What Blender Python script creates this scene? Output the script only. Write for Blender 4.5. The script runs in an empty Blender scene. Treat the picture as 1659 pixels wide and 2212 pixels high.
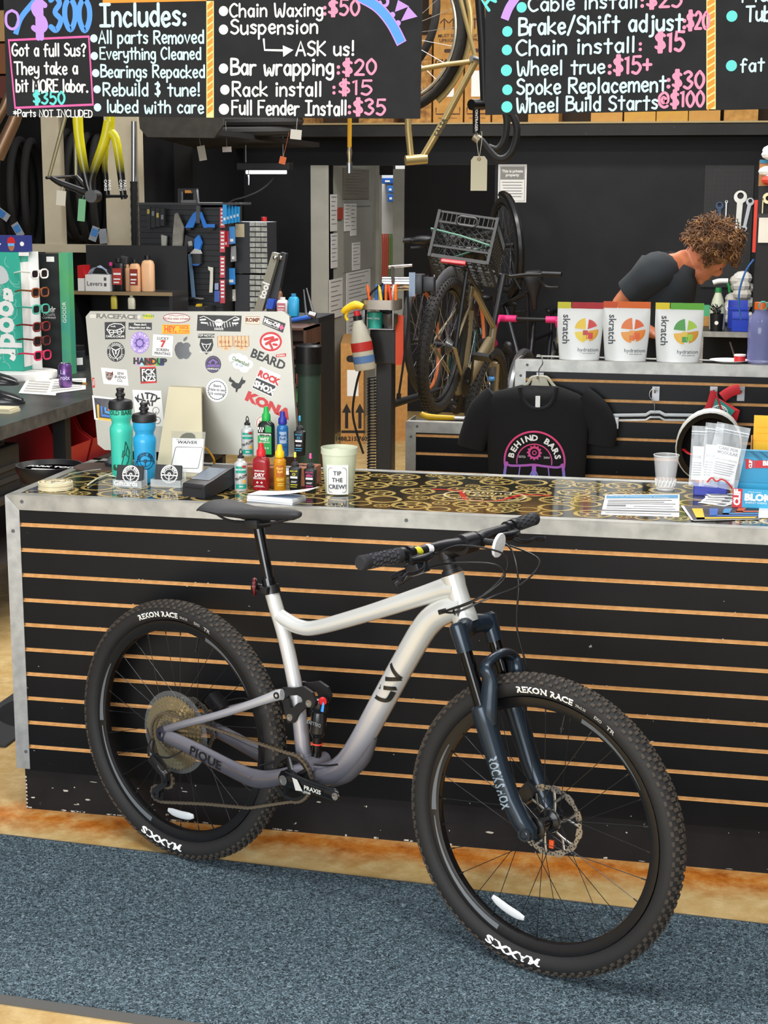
import bpy,bmesh,math,random
from mathutils import Matrix,Vector,noise
from math import pi,sin,cos,radians as R_
random.seed(7)
SC = bpy.context.scene
COL = SC.collection
# ---------------------------------------------------------------- camera
CAMP = (2.0528,-4.2899,1.8463); YAW,PIT,ROL = .210642,.195295,.003554; FPX = 3456.97
Fv = Vector((-sin(YAW)*cos(PIT),cos(YAW)*cos(PIT),-sin(PIT))); R0 = Vector((cos(YAW),sin(YAW),0)); U0 = R0.cross(Fv)
Rv = R0*cos(ROL)+U0*sin(ROL); Uv = -R0*sin(ROL)+U0*cos(ROL); CP = Vector(CAMP)
cd = bpy.data.cameras.new('camera'); co = bpy.data.objects.new('camera',cd); COL.objects.link(co)
cd.sensor_fit = 'HORIZONTAL'; cd.sensor_width = 36; cd.lens = FPX/1659*36; cd.clip_end = 100; cd.clip_start = .05
co.matrix_world = Matrix(((Rv.x,Uv.x,-Fv.x,CP.x),(Rv.y,Uv.y,-Fv.y,CP.y),(Rv.z,Uv.z,-Fv.z,CP.z),(0,0,0,1)))
SC.camera = co
# ---------------------------------------------------------------- light: shop-front daylight and ceiling lamps
SC.view_settings.view_transform = 'Standard'; SC.view_settings.look = 'None'; SC.view_settings.gamma = 1
SC.view_settings.use_curve_mapping = False; SC.view_settings.exposure = 0.0
wd = bpy.data.worlds.new('world'); SC.world = wd; wd.use_nodes = True
wd.node_tree.nodes['Background'].inputs[0].default_value = (.93,.96,1,1); wd.node_tree.nodes['Background'].inputs[1].default_value = .55
def area(name,loc,tgt,sx,sy,power,col=(1,.97,.93)):
    l = bpy.data.lights.new(name,'AREA'); l.shape = 'RECTANGLE'; l.size = sx; l.size_y = sy; l.energy = power; l.color = col
    o = bpy.data.objects.new(name,l); COL.objects.link(o); o.location = loc
    o.rotation_euler = (Vector(tgt)-Vector(loc)).to_track_quat('-Z','Y').to_euler(); return o
area('shop_window_daylight',(.2,-7.5,2.3),(.6,0,.6),5.5,2.6,430,(.95,.98,1))
area('ceiling_lamp_front',(1.2,-1.8,3.7),(1.2,-1.4,0),3.2,.5,95)
area('ceiling_lamp_workshop',(.9,2.3,3.7),(.9,2.6,0),3.4,.5,120)
area('ceiling_lamp_back',(1.0,4.9,3.7),(1.0,5.2,0),3.4,.5,120)
# ---------------------------------------------------------------- helpers
def at(u,v,Y):                      # point on the plane y = Y seen at photo pixel (u, v)
    d = Fv+Rv*((u-829.5)/FPX)-Uv*((v-1106)/FPX); return CP+d*((Y-CP.y)/d.y)
def atz(u,v,z):
    d = Fv+Rv*((u-829.5)/FPX)-Uv*((v-1106)/FPX); return CP+d*((z-CP.z)/d.z)
def px(Y): return (Y-CP.y)/Fv.y/FPX*.985
def lin(h):
    h = h.lstrip('#'); c = [int(h[i:i+2],16)/255 for i in (0,2,4)]
    return tuple(x/12.92 if x <= .04045 else ((x+.055)/1.055)**2.4 for x in c)+(1,)
MC = {}
def mat(h,r=.5,m=0.,k='',a=1.,t=0.,sc=40.,amt=.35,emit=0,h2=None,bump=0.):
    """procedural material: colour h, roughness r, metal m; k: '' plain, 'n' mottled towards h2"""
    key = (h,r,m,k,a,t,sc,amt,emit,h2,bump)
    if key in MC: return MC[key]
    M = bpy.data.materials.new('paint_'+h.strip('#')); M.use_nodes = True; nt = M.node_tree; b = nt.nodes['Principled BSDF']
    b.inputs['Base Color'].default_value = lin(h); b.inputs['Roughness'].default_value = r; b.inputs['Metallic'].default_value = m
    b.inputs['Alpha'].default_value = a; b.inputs['Transmission Weight'].default_value = t
    if t: b.inputs['IOR'].default_value = 1.35
    if emit: b.inputs['Emission Color'].default_value = lin(h); b.inputs['Emission Strength'].default_value = emit
    tc = nt.nodes.new('ShaderNodeTexCoord')
    n = nt.nodes.new('ShaderNodeTexNoise'); n.inputs['Scale'].default_value = sc; n.inputs['Detail'].default_value = 5
    nt.links.new(tc.outputs['Object'],n.inputs['Vector'])
    if h2:
        cr = nt.nodes.new('ShaderNodeValToRGB'); cr.color_ramp.elements[0].color = lin(h); cr.color_ramp.elements[1].color = lin(h2)
        cr.color_ramp.elements[0].position = .5-amt/2; cr.color_ramp.elements[1].position = .5+amt/2
        nt.links.new(n.outputs['Fac'],cr.inputs[0]); nt.links.new(cr.outputs[0],b.inputs['Base Color'])
    if bump:
        bp = nt.nodes.new('ShaderNodeBump'); bp.inputs['Strength'].default_value = bump; bp.inputs['Distance'].default_value = .004
        nt.links.new(n.outputs['Fac'],bp.inputs['Height']); nt.links.new(bp.outputs[0],b.inputs['Normal'])
    if not h2 and not bump:
        mr = nt.nodes.new('ShaderNodeMapRange'); mr.inputs['To Min'].default_value = max(0,r-.06); mr.inputs['To Max'].default_value = min(1,r+.06)
        nt.links.new(n.outputs['Fac'],mr.inputs['Value']); nt.links.new(mr.outputs[0],b.inputs['Roughness'])
    MC[key] = M; return M
def frame(o=(0,0,0),x=(1,0,0),z=(0,0,1)):      # matrix with given origin, x axis and z axis
    x = Vector(x).normalized(); z = Vector(z); y = z.cross(x).normalized(); z = x.cross(y)
    o = Vector(o); return Matrix(((x.x,y.x,z.x,o.x),(x.y,y.y,z.y,o.y),(x.z,y.z,z.z,o.z),(0,0,0,1)))
def T(x=0,y=0,z=0): return Matrix.Translation((x,y,z))
def RZ(d): return Matrix.Rotation(R_(d),4,'Z')
def RX(d): return Matrix.Rotation(R_(d),4,'X')
def RY(d): return Matrix.Rotation(R_(d),4,'Y')
FACE = RX(90)                                            # xy artwork -> standing, facing -y
def spline(P,n=6,closed=False):
    P = [Vector(p) for p in P]; N = len(P); out = []
    rng = range(N if closed else N-1)
    for i in rng:
        a,b,c,d = (P[(i-1) % N],P[i],P[(i+1) % N],P[(i+2) % N]) if closed else (P[max(i-1,0)],P[i],P[i+1],P[min(i+2,N-1)])
        for k in range(n):
            t = k/n; out.append(.5*((2*b)+(c-a)*t+(2*a-5*b+4*c-d)*t*t+(3*b-a-3*c+d)*t**3))
    if not closed: out.append(P[-1])
    return out
def lerp(L,n):                                          # resample a list of numbers to n values
    out = []
    for i in range(n):
        t = i/(n-1)*(len(L)-1); k = min(int(t),len(L)-2); out.append(L[k]+(L[k+1]-L[k])*(t-k))
    return out
class MB:
    def __init__(s): s.b = bmesh.new()
    def _new(s,n0): return s.b.verts[n0:] if False else [v for v in s.b.verts if v.index == -1]
    def box(s,x0,x1,y0,y1,z0,z1,M=None,bev=0):
        m = T((x0+x1)/2,(y0+y1)/2,(z0+z1)/2) @ Matrix.Diagonal((abs(x1-x0),abs(y1-y0),abs(z1-z0),1))
        r = bmesh.ops.create_cube(s.b,size=1,matrix=m); vs = r['verts']
        if bev:
            es = list({e for v in vs for e in v.link_edges})
            q = bmesh.ops.bevel(s.b,geom=es,offset=bev,segments=2,affect='EDGES',profile=.6,clamp_overlap=True)
            vs = list({v for f in q['faces'] for v in f.verts} | {v for v in vs if v.is_valid})
            vs = s._conn(vs)
        if M is not None: bmesh.ops.transform(s.b,matrix=M,verts=vs)
        return s
    def _conn(s,vs):
        seen = set(vs); st = list(vs)
        while st:
            v = st.pop()
            for e in v.link_edges:
                w = e.other_vert(v)
                if w not in seen: seen.add(w); st.append(w)
        return list(seen)
    def ring(s,pts):
        return [s.b.verts.new(p) for p in pts]
    def face(s,vs):
        try: return s.b.faces.new(vs)
        except ValueError: return None
    def bridge(s,A,B,closed=True):
        n = len(A)
        for i in range(n if closed else n-1):
            j = (i+1) % n; s.face((A[i],A[j],B[j],B[i]))
    def loft(s,rings,caps=True,closed=True,loop=False):
        L = [s.ring(r) for r in rings]
        for a,b in zip(L,L[1:]): s.bridge(a,b,closed)
        if loop: s.bridge(L[-1],L[0],closed)
        elif caps and closed: s.face(list(reversed(L[0]))); s.face(L[-1])
        return s
    def tube(s,P,r,seg=8,closed=False,caps=True,sm=0,fl=1.,upv=None):
        if sm: P = spline(P,sm,closed)
        P = [Vector(p) for p in P]; N = len(P)
        r = [r]*N if not isinstance(r,(list,tuple)) else lerp(r,N)
        tang = []
        for i in range(N):
            a = P[(i-1) % N] if closed or i > 0 else P[i]; b = P[(i+1) % N] if closed or i < N-1 else P[i]
            tang.append((b-a).normalized())
        u = Vector(upv) if upv else (Vector((0,0,1)) if abs(tang[0].z) < .9 else Vector((1,0,0)))
        rings = []
        for i in range(N):
            t = tang[i]; u = (u-t*u.dot(t)).normalized(); w = t.cross(u)
            rings.append([P[i]+u*(cos(2*pi*k/seg)*r[i])+w*(sin(2*pi*k/seg)*r[i]*fl) for k in range(seg)])
        return s.loft(rings,caps,True,closed)
    def cyl(s,a,b,r,r2=None,seg=16): return s.tube([a,b],[r,r if r2 is None else r2],seg)
    def lathe(s,prof,seg=24,M=None,caps=True,a0=0,a1=2*pi):
        full = abs(a1-a0-2*pi) < 1e-6; rings = []
        M = M or Matrix()
        n = seg if full else seg+1
        for r,z in prof:
            rings.append([M @ Vector((max(r,1e-5)*cos(a0+(a1-a0)*k/seg),max(r,1e-5)*sin(a0+(a1-a0)*k/seg),z)) for k in range(n)])
        return s.loft(rings,caps and full,full)
    def torus(s,R,r,M=None,seg=48,sg=10,fl=1.):
        M = M or Matrix(); rings = []
        for i in range(seg):
            a = 2*pi*i/seg; rings.append([M @ Vector(((R+r*cos(b))*cos(a),(R+r*cos(b))*sin(a),r*fl*sin(b))) for b in [2*pi*k/sg for k in range(sg)]])
        return s.loft(rings,False,True,True)
    def prism(s,poly,z0,z1,M=None):
        M = M or Matrix()
        A = s.ring([M @ Vector((p[0],p[1],z0)) for p in poly]); B = s.ring([M @ Vector((p[0],p[1],z1)) for p in poly])
        s.bridge(A,B); s.face(list(reversed(A))); s.face(B); return s
    def holed(s,out,inn,z0,z1,M=None):              # plate with one hole, equal point counts
        M = M or Matrix(); P = lambda L,z: s.ring([M @ Vector((p[0],p[1],z)) for p in L])
        a,b,c,d = P(out,z0),P(out,z1),P(inn,z1),P(inn,z0)
        s.bridge(a,b); s.bridge(b,c); s.bridge(c,d); s.bridge(d,a); return s
    def grid(s,nx,ny,f,th=0):
        V = [[s.b.verts.new(f(i/nx,j/ny)) for j in range(ny+1)] for i in range(nx+1)]
        for i in range(nx):
            for j in range(ny): s.face((V[i][j],V[i+1][j],V[i+1][j+1],V[i][j+1]))
        if th:
            fs = list({f for r in V for v in r for f in v.link_faces}); s.b.normal_update()
            bmesh.ops.solidify(s.b,geom=fs,thickness=th)
        return s
    def ball(s,c,rx,ry=None,rz=None,seg=16,M=None):
        ry = ry or rx; rz = rz or rx
        bmesh.ops.create_uvsphere(s.b,u_segments=seg,v_segments=max(6,seg//2),radius=1,matrix=(M or Matrix()) @ T(*c) @ Matrix.Diagonal((rx,ry,rz,1))); return s
    def quad(s,p): s.face(s.ring(p)); return s
    def ribbon(s,P,w,M=None,z=0.,closed=False,caps=True):   # flat chalk stroke in local xy
        M = M or Matrix(); P = [Vector((p[0],p[1])) for p in P]
        P = [p for i,p in enumerate(P) if i == 0 or (p-P[i-1]).length > 1e-6]
        if len(P) == 1: return s.disc(P[0].x,P[0].y,w*.7,z,M)
        if len(P) < 2: return s
        N = len(P); A = []; B = []
        for i in range(N):
            a = P[i-1] if (closed or i > 0) else P[i]; b = P[(i+1) % N] if (closed or i < N-1) else P[i]
            t = (b-a); t = t.normalized() if t.length > 1e-9 else Vector((1,0)); n = Vector((-t.y,t.x))*w/2
            A.append(P[i]+n); B.append(P[i]-n)
        va = s.ring([M @ Vector((q.x,q.y,z)) for q in A]); vb = s.ring([M @ Vector((q.x,q.y,z)) for q in B])
        for i in range(N if closed else N-1): j = (i+1) % N; s.face((vb[i],vb[j],va[j],va[i]))
        if caps and not closed:
            for p in (P[0],P[-1]): s.disc(p.x,p.y,w/2,z+(1e-5 if p is P[0] else 2e-5),M,8)
        return s
    def disc(s,x,y,r,z=0.,M=None,seg=20,ry=None):
        M = M or Matrix(); s.face(s.ring([M @ Vector((x+r*cos(2*pi*k/seg),y+(ry or r)*sin(2*pi*k/seg),z)) for k in range(seg)])); return s
    def rect(s,x0,x1,y0,y1,z=0.,M=None):
        M = M or Matrix(); s.face(s.ring([M @ Vector(p) for p in ((x0,y0,z),(x1,y0,z),(x1,y1,z),(x0,y1,z))])); return s
    def poly(s,P,z=0.,M=None):
        M = M or Matrix(); s.face(s.ring([M @ Vector((p[0],p[1],z)) for p in P])); return s
    def text(s,st,size,M=None,x=0,y=0,z=0.,al='CENTER',bold=0.,sx=1.,warp=None,lh=1.):
        me = textmesh(st,al,bold,lh); M = M or Matrix(); vs = []
        for v in me.vertices:
            p = Vector((v.co.x*size*sx+x,v.co.y*size+y,z))
            vs.append(s.b.verts.new(warp(p) if warp else M @ p))
        for f in me.polygons: s.face([vs[i] for i in f.vertices])
        return s
    def build(s,name,m,parent=None,sm=40,mats=None,M=None):
        if not s.b.faces: s.b.free(); return None
        bmesh.ops.recalc_face_normals(s.b,faces=s.b.faces) if sm is not None else None
        me = bpy.data.meshes.new(name); s.b.to_mesh(me); s.b.free()
        me.materials.append(m)
        if sm:
            me.polygons.foreach_set('use_smooth',[True]*len(me.polygons)); me.set_sharp_from_angle(angle=R_(sm))
        o = bpy.data.objects.new(name,me); COL.objects.link(o)
        if parent: o.parent = parent
        if M is not None: o.matrix_basis = M
        return o
TXT = {}
def textmesh(st,al='CENTER',bold=0.,lh=1.):
    k = (st,al,bold,lh)
    if k not in TXT:
        c = bpy.data.curves.new('lettering','FONT'); c.body = st; c.align_x = al; c.align_y = 'CENTER'; c.size = 1.; c.offset = bold; c.resolution_u = 2; c.space_line = lh
        o = bpy.data.objects.new('lettering',c); COL.objects.link(o)
        me = bpy.data.meshes.new_from_object(o); bpy.data.objects.remove(o); TXT[k] = me
    return TXT[k]
def tag(o,label=None,cat=None,group=None,kind=None):
    if label: o['label'] = label
    if cat: o['category'] = cat
    if group: o['group'] = group
    if kind: o['kind'] = kind
    return o
def thing(name,label,cat,M=None,group=None):
    o = bpy.data.objects.new(name,None); COL.objects.link(o); o.empty_display_size = .05
    if M is not None: o.matrix_basis = M if isinstance(M,Matrix) else T(*M)
    return tag(o,label,cat,group)
def one(mb,name,m,label,cat,M=None,group=None,sm=40): return tag(mb.build(name,m,None,sm,None,M),label,cat,group)
def struct(mb,name,m,M=None,sm=None): return tag(mb.build(name,m,None,sm,None,M),kind='structure')
def dup(root,M,label=None,group=None):
    def cp(o,par):
        c = o.copy(); COL.objects.link(c)
        if par: c.parent = par
        for ch in o.children: cp(ch,c)
        return c
    kids = list(root.children); r = root.copy(); COL.objects.link(r); r.matrix_basis = M if isinstance(M,Matrix) else T(*M)
    if label: r['label'] = label
    if group: r['group'] = group
    for ch in kids: cp(ch,r)
    return r
def place(mb_build,M): mb_build.matrix_basis = M; return mb_build
def sub(o,name,m,mb,label=None,sm=40):
    c = mb.build(name,m,o,sm)
    if label and c: c['label'] = label
    return c
def blob(n=14,r=1.,j=.15,sd=0):
    rr = random.Random(sd); return [(r*(1+rr.uniform(-j,j))*cos(2*pi*k/n),r*(1+rr.uniform(-j,j))*sin(2*pi*k/n)) for k in range(n)]
def rrect(w,h,r,n=4,cx=0,cy=0):
    out = []
    for sx,sy,a in ((1,1,0),(-1,1,90),(-1,-1,180),(1,-1,270)):
        for k in range(n+1):
            t = R_(a+90*k/n); out.append((cx+sx*(w/2-r)+r*cos(t),cy+sy*(h/2-r)+r*sin(t)))
    return out
def circ(r,n=24,cx=0,cy=0,a0=0): return [(cx+r*cos(a0+2*pi*k/n),cy+r*sin(a0+2*pi*k/n)) for k in range(n)]
BLK = mat('#141518',.45); DBLK = mat('#0b0b0d',.6); ALU = mat('#94948f',.42,.7,sc=18,h2='#b0afa9'); CHR = mat('#d8d8d8',.15,1.)
STEEL = mat('#a8a9ab',.3,.9); WHT = mat('#f0efec',.5); RED = mat('#c4161c',.45); GRY = mat('#55585c',.5); RUB = mat('#17181a',.75)
INK = mat('#161616',.6); PAPER = mat('#f3f2ee',.7); CARD = mat('#b98548',.8,sc=30,h2='#c99556'); CLEAR = mat('#ffffff',.03,0,a=.22); BLUE = mat('#1d6fc4',.45)
# ================================================================ room
def shader(name):
    M = bpy.data.materials.new(name); M.use_nodes = True; nt = M.node_tree
    return M,nt,nt.nodes['Principled BSDF'],nt.nodes.new('ShaderNodeTexCoord')
def nz(nt,tc,sc,det=6,rough=.6,out='Object'):
    n = nt.nodes.new('ShaderNodeTexNoise'); n.inputs['Scale'].default_value = sc; n.inputs['Detail'].default_value = det; n.inputs['Roughness'].default_value = rough
    nt.links.new(tc.outputs[out],n.inputs['Vector']); return n
def ramp(nt,src,stops):
    r = nt.nodes.new('ShaderNodeValToRGB'); e = r.color_ramp.elements
    while len(e) < len(stops): e.new(.5)
    for q,(p,c) in zip(e,stops): q.position = p; q.color = lin(c)
    nt.links.new(src,r.inputs[0]); return r
def mixc(nt,f,a,b):
    m = nt.nodes.new('ShaderNodeMix'); m.data_type = 'RGBA'; nt.links.new(f,m.inputs[0]); nt.links.new(a,m.inputs[6]); nt.links.new(b,m.inputs[7]); return m.outputs[2]
# stained, worn concrete: ochre stains beside the counter
M,nt,b,tc = shader('stained_concrete')
n1 = nz(nt,tc,1.6,8); n2 = nz(nt,tc,14,8,.7)
c1 = ramp(nt,n1.outputs[0],[(.3,'#a07c4a'),(.52,'#c8a462'),(.7,'#e0c084')]); c2 = ramp(nt,n2.outputs[0],[(.35,'#bd9456'),(.65,'#ecd39c')])
base = mixc(nt,n2.outputs[0],c1.outputs[0],c2.outputs[0])
sep = nt.nodes.new('ShaderNodeSeparateXYZ'); nt.links.new(tc.outputs['Object'],sep.inputs[0])
ab = nt.nodes.new('ShaderNodeMath'); ab.operation = 'ABSOLUTE'; a2 = nt.nodes.new('ShaderNodeMath'); a2.operation = 'ADD'; a2.inputs[1].default_value = .05
nt.links.new(sep.outputs[1],a2.inputs[0]); nt.links.new(a2.outputs[0],ab.inputs[0])
n3 = nz(nt,tc,7,6,.65); ml = nt.nodes.new('ShaderNodeMath'); ml.operation = 'MULTIPLY_ADD'; ml.inputs[1].default_value = .22; nt.links.new(n3.outputs[0],ml.inputs[0]); nt.links.new(ab.outputs[0],ml.inputs[2])
stn = ramp(nt,ml.outputs[0],[(.12,'#ffffff'),(.235,'#000000')])
br = ramp(nt,n2.outputs[0],[(.3,'#a04e0e'),(.5,'#d07c26'),(.75,'#e6a857')])
nt.links.new(mixc(nt,stn.outputs[0],base,br.outputs[0]),b.inputs['Base Color']); b.inputs['Roughness'].default_value = .45
struct(MB().box(-6,6,-9,10.5,-.2,0),'floor',M)
# floor mat: looped charcoal-blue carpet in a rubber border
M,nt,b,tc = shader('loop_carpet')
v = nt.nodes.new('ShaderNodeTexNoise'); v.inputs['Scale'].default_value = 130; v.inputs['Detail'].default_value = 3; v.inputs['Distortion'].default_value = 1.6
nt.links.new(tc.outputs['Object'],v.inputs['Vector'])
g = ramp(nt,v.outputs[0],[(.36,'#141d22'),(.47,'#364852'),(.56,'#5f737e'),(.68,'#8fa2ab')]); nt.links.new(g.outputs[0],b.inputs['Base Color'])
bp = nt.nodes.new('ShaderNodeBump'); bp.inputs['Distance'].default_value = .006; bp.inputs['Strength'].default_value = .8; nt.links.new(v.outputs[0],bp.inputs['Height']); nt.links.new(bp.outputs[0],b.inputs['Normal'])
b.inputs['Roughness'].default_value = .95
t = thing('floor_mat','long charcoal blue carpet mat with rubber border in front of the counter','mat',(0,-.2,0))
MA = RZ(-3.1)
sub(t,'carpet',M,MB().box(-4,4.5,-.865,-.012,.001,.009,MA),sm=None)
mb = MB().box(-4.03,4.53,-.012,.0,0,.006,MA).box(-4.03,4.53,-.9,-.865,0,.006,MA)
sub(t,'border',mat('#5b5a57',.7),mb,'grey rubber edge strip',sm=None)
# black painted walls
def paint(name,a,c2,fl='#8c8c8a',rough=.42,sc=3.):
    M,nt,b,tc = shader(name); n1 = nz(nt,tc,sc,7); g = ramp(nt,n1.outputs[0],[(.3,a),(.7,c2)])
    n2 = nz(nt,tc,55,3,.5); k = ramp(nt,n2.outputs[0],[(.735,'#000000'),(.75,'#ffffff')])
    w = nt.nodes.new('ShaderNodeRGB'); w.outputs[0].default_value = lin(fl)
    nt.links.new(mixc(nt,k.outputs[0],g.outputs[0],w.outputs[0]),b.inputs['Base Color']); b.inputs['Roughness'].default_value = rough; b.inputs['Specular IOR Level'].default_value = .22
    r = ramp(nt,n1.outputs[0],[(.3,'#707070'),(.7,'#9a9a9a')]); return M
BP = paint('black_wall_paint','#131316','#1d1e21','#1d1e21',.45)
BW = 7.65
DL,DR = at(711,700,BW).x,at(1064,700,BW).x; DT = at(880,357,BW).z; LZ = at(1200,268,BW).z
mb = MB().box(-1.6,DL,BW,BW+.14,0,4).box(DL,DR,BW,BW+.14,DT,4).box(DR,5.2,BW,BW+.14,0,4)
struct(mb,'wall_back',BP)
struct(MB().box(-1.75,-1.6,5.5,BW+.14,0,4),'wall_left',BP)
struct(MB().box(-3.6,-3.45,-2,6.2,0,4),'wall_left_front',BP)
struct(MB().box(5.2,5.35,-2,BW,0,4),'wall_right',BP)
# ================================================================ counter
CH,CDp = .9785,.677
BLK_SLAT = paint('scuffed_black_panel','#08090b','#0f1013','#8f8f8c',.36,5)
MDF = mat('#cf9654',.6,sc=60,h2='#e2ad6e')
def slatpanel(t,x0,x1,z0,z1,zs,y=0,gh=.0115,dep=.006):
    """black boards with raw-wood grooves centred at heights zs, face at y"""
    b = MB(); ed = z0
    for z in sorted(zs)+[None]:
        top = z1 if z is None else z-gh/2
        if top-ed > .002: b.box(x0,x1,y,y+.012,ed,top)
        if z is not None: ed = z+gh/2
    sub(t,'slat_panel',BLK_SLAT,b,sm=None)
    b = MB()
    for z in zs: b.box(x0,x1,y+dep,y+.012,z-gh/2,z+gh/2).box(x0,x1,y+.0006,y+dep,z-gh/2-.0001,z-gh/2+.0025)
    sub(t,'groove',MDF,b,'raw wood grooves between the black boards',sm=None)
def screw(b,x,y,z): b.lathe([(.0,.0),(.0055,0),(.0055,.0012),(.003,.0012),(.003,.0006),(0,.0006)],12,frame((x,y,z),(1,0,0),(0,-1,0)))
ct = thing('shop_counter','long black slatwall counter with aluminium trim and sprocket printed top','counter',(0,0,0))
zs = [.8918-.0762*i for i in range(10)]
slatpanel(ct,.036,3.2,.13,CH-.004,zs)
b = MB().box(.016,3.2,.014,CDp-.02,0,.128).box(.02,3.2,.012,CDp-.01,.126,CH-.02)
sub(ct,'plinth',paint('scuffed_base','#101114','#1c1c1e','#b9b6b0',.5,9),b,'scuffed black base and body',sm=None)
b = MB().prism([(0,CH),(3.2,CH),(3.2,CH-.042),(.042,CH-.042)],.0,.004,frame((0,0,0),(1,0,0),(0,-1,0)))
b.box(0,3.2,-.004,.03,CH-.001,CH+.002).box(0,.03,.03,CDp,CH-.001,CH+.002).box(0,3.2,CDp-.03,CDp,CH-.001,CH+.002)
sub(ct,'top_trim',ALU,b,'brushed aluminium edge of the top',sm=None)
b = MB().prism([(0,CH-.0006),(.0405,CH-.0415),(.0405,.135),(0,.135)],0,.004,frame((0,0,0),(1,0,0),(0,-1,0))).box(-.003,0,-.004,.04,.135,CH-.0006)
sub(ct,'corner_trim',mat('#a9acae',.42,.8,sc=30,h2='#c2c5c6'),b,'aluminium corner strip',sm=None)
for x,z in ((.05,CH-.017),(.0185,.872),(.03,.19),(1.2,CH-.02)): b = MB(); screw(b,x,-.0042,z); sub(ct,'screw',GRY,b)
b = MB(); rc = random.Random(21)
for k in range(150):
    x = rc.choice((rc.uniform(.017,.9),rc.uniform(.017,3))); z = rc.choice((.1285,.1285,.004,.004,rc.uniform(.01,.12))); w,h = rc.uniform(.001,.012),rc.uniform(.0006,.0035)
    if k < 9: x,z,h = .0185,.012*k+.006,.004; w = .003
    b.poly(blob(6,1,.4,k),0,T(x,.0132,z) @ FACE @ Matrix.Diagonal((w,h,1,1)))
for k in range(60): b.poly(blob(5,1,.4,k),0,T(rc.uniform(.05,2.6),-.0006,rc.choice([q+.0066 for q in zs]+[rc.uniform(.15,.9)])) @ FACE @ Matrix.Diagonal((rc.uniform(.0008,.004),rc.uniform(.0005,.0013),1,1)))
sub(ct,'paint_chips',mat('#b8b4aa',.8),b,'pale chips in the black paint',sm=None)['kind'] = 'stuff'
TOPM = mat('#1a1a14',.07,sc=9,h2='#26241c')
sub(ct,'worktop',TOPM,MB().box(.029,3.19,.029,CDp-.029,CH-.01,CH+.0008),'dark glossy printed laminate top',sm=None)
GOLD = mat('#a58a4a',.09,sc=25,h2='#c9b06c'); rr = random.Random(3)
b = MB(); placed = []
def sprocket(b,x,y,r,kind,z):
    n = int(r*520)//2*2+8; out = []; 
    for k in range(n*2): a = pi*k/n; q = r*(1.0 if k % 2 else .93); out.append((x+q*cos(a),y+q*sin(a)))
    inn = [(x+.74*r*cos(pi*k/n),y+.74*r*sin(pi*k/n)) for k in range(n*2)]
    A = b.ring([(p[0],p[1],z) for p in out]); B = b.ring([(p[0],p[1],z) for p in inn]); b.bridge(A,B)
    if kind:
        m = 4 if kind == 1 else 5; hub = [(x+.36*r*cos(2*pi*k/20),y+.36*r*sin(2*pi*k/20)) for k in range(20)]; hb2 = [(x+.24*r*cos(2*pi*k/20),y+.24*r*sin(2*pi*k/20)) for k in range(20)]
        b.bridge(b.ring([(p[0],p[1],z) for p in hub]),b.ring([(p[0],p[1],z) for p in hb2]))
        a0 = rr.uniform(0,6)
        for k in range(m):
            a = a0+2*pi*k/m; b.ribbon([(x+.35*r*cos(a),y+.35*r*sin(a)),(x+.82*r*cos(a),y+.82*r*sin(a))],r*.2,None,z,False,False)
for r0,tries in ((.058,700),(.047,1400),(.036,2200),(.026,3000)):
    for _ in range(tries):
        x,y = rr.uniform(.06,2.6),rr.uniform(.045,CDp-.045); r = r0*rr.uniform(.9,1.08)
        if y-r < .031 or y+r > CDp-.031 or x-r < .031: continue
        if any((x-a)**2+(y-c)**2 < ((r+d)*.92)**2 for a,c,d in placed): continue
        placed.append((x,y,r)); sprocket(b,x,y,r,rr.choice((0,1,2,2)),CH+.0011)
sub(ct,'sprocket_print',GOLD,b,'gold sprocket print on the worktop',sm=None)
p0 = atz(1040,1072,CH); LM = frame((p0.x,p0.y,CH+.0016),(1,0.0,0),(0,0,1))
b = MB().ribbon([(-.16,.075),(-.075,.072),(-.035,-.075),(.02,-.085),(.06,-.07),(.115,.05),(.2,.045)],.017,LM,0,False,False)
sub(ct,'logo_bar',mat('#c01820',.12),b,'red handlebar logo printed on the worktop',sm=None)
b = MB(); el = [(.12*cos(2*pi*k/40)+.01,.085*sin(2*pi*k/40)) for k in range(40)]
b.ribbon(el,.008,LM,.0003,True); b.text('Behind',.05,LM,.01,.045,.0006,sx=1.1).text('Bars',.05,LM,.02,.0,.0006,sx=1.1).text('BICYCLE SHOP',.02,LM,.015,-.045,.0006,sx=1.2)
sub(ct,'logo_lettering',mat('#d8caa0',.15),b,sm=None)
# ================================================================ mountain bike (local x forward, y left, z up)
bh,bl = R_(-23.7),R_(1.6)
hx = Vector((cos(bh),sin(bh),0)); sd = Vector((sin(bh),-cos(bh),0)); bu = Vector((0,0,1))*cos(bl)-sd*sin(bl); by = bu.cross(hx)
BM = Matrix(((hx.x,by.x,bu.x,.602),(hx.y,by.y,bu.y,-.236),(hx.z,by.z,bu.z,.008),(0,0,0,1)))
bk = thing('mountain_bike','silver to violet fade full-suspension mountain bike parked in front of the counter','bicycle',BM)
M,nt,b,tc = shader('silver_fade_paint')
sp = nt.nodes.new('ShaderNodeSeparateXYZ'); nt.links.new(tc.outputs['Object'],sp.inputs[0])
mr = nt.nodes.new('ShaderNodeMapRange'); mr.inputs['From Min'].default_value = .33; mr.inputs['From Max'].default_value = .78; nt.links.new(sp.outputs[2],mr.inputs['Value'])
g = ramp(nt,mr.outputs[0],[(0,'#57565f'),(.15,'#7d7c86'),(.36,'#b2b2ba'),(.6,'#d2d3d4'),(1,'#dcdeda')]); nt.links.new(g.outputs[0],b.inputs['Base Color'])
b.inputs['Metallic'].default_value = .35; b.inputs['Roughness'].default_value = .28; b.inputs['Coat Weight'].default_value = .8; b.inputs['Coat Roughness'].default_value = .08
FADE = M
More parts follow.
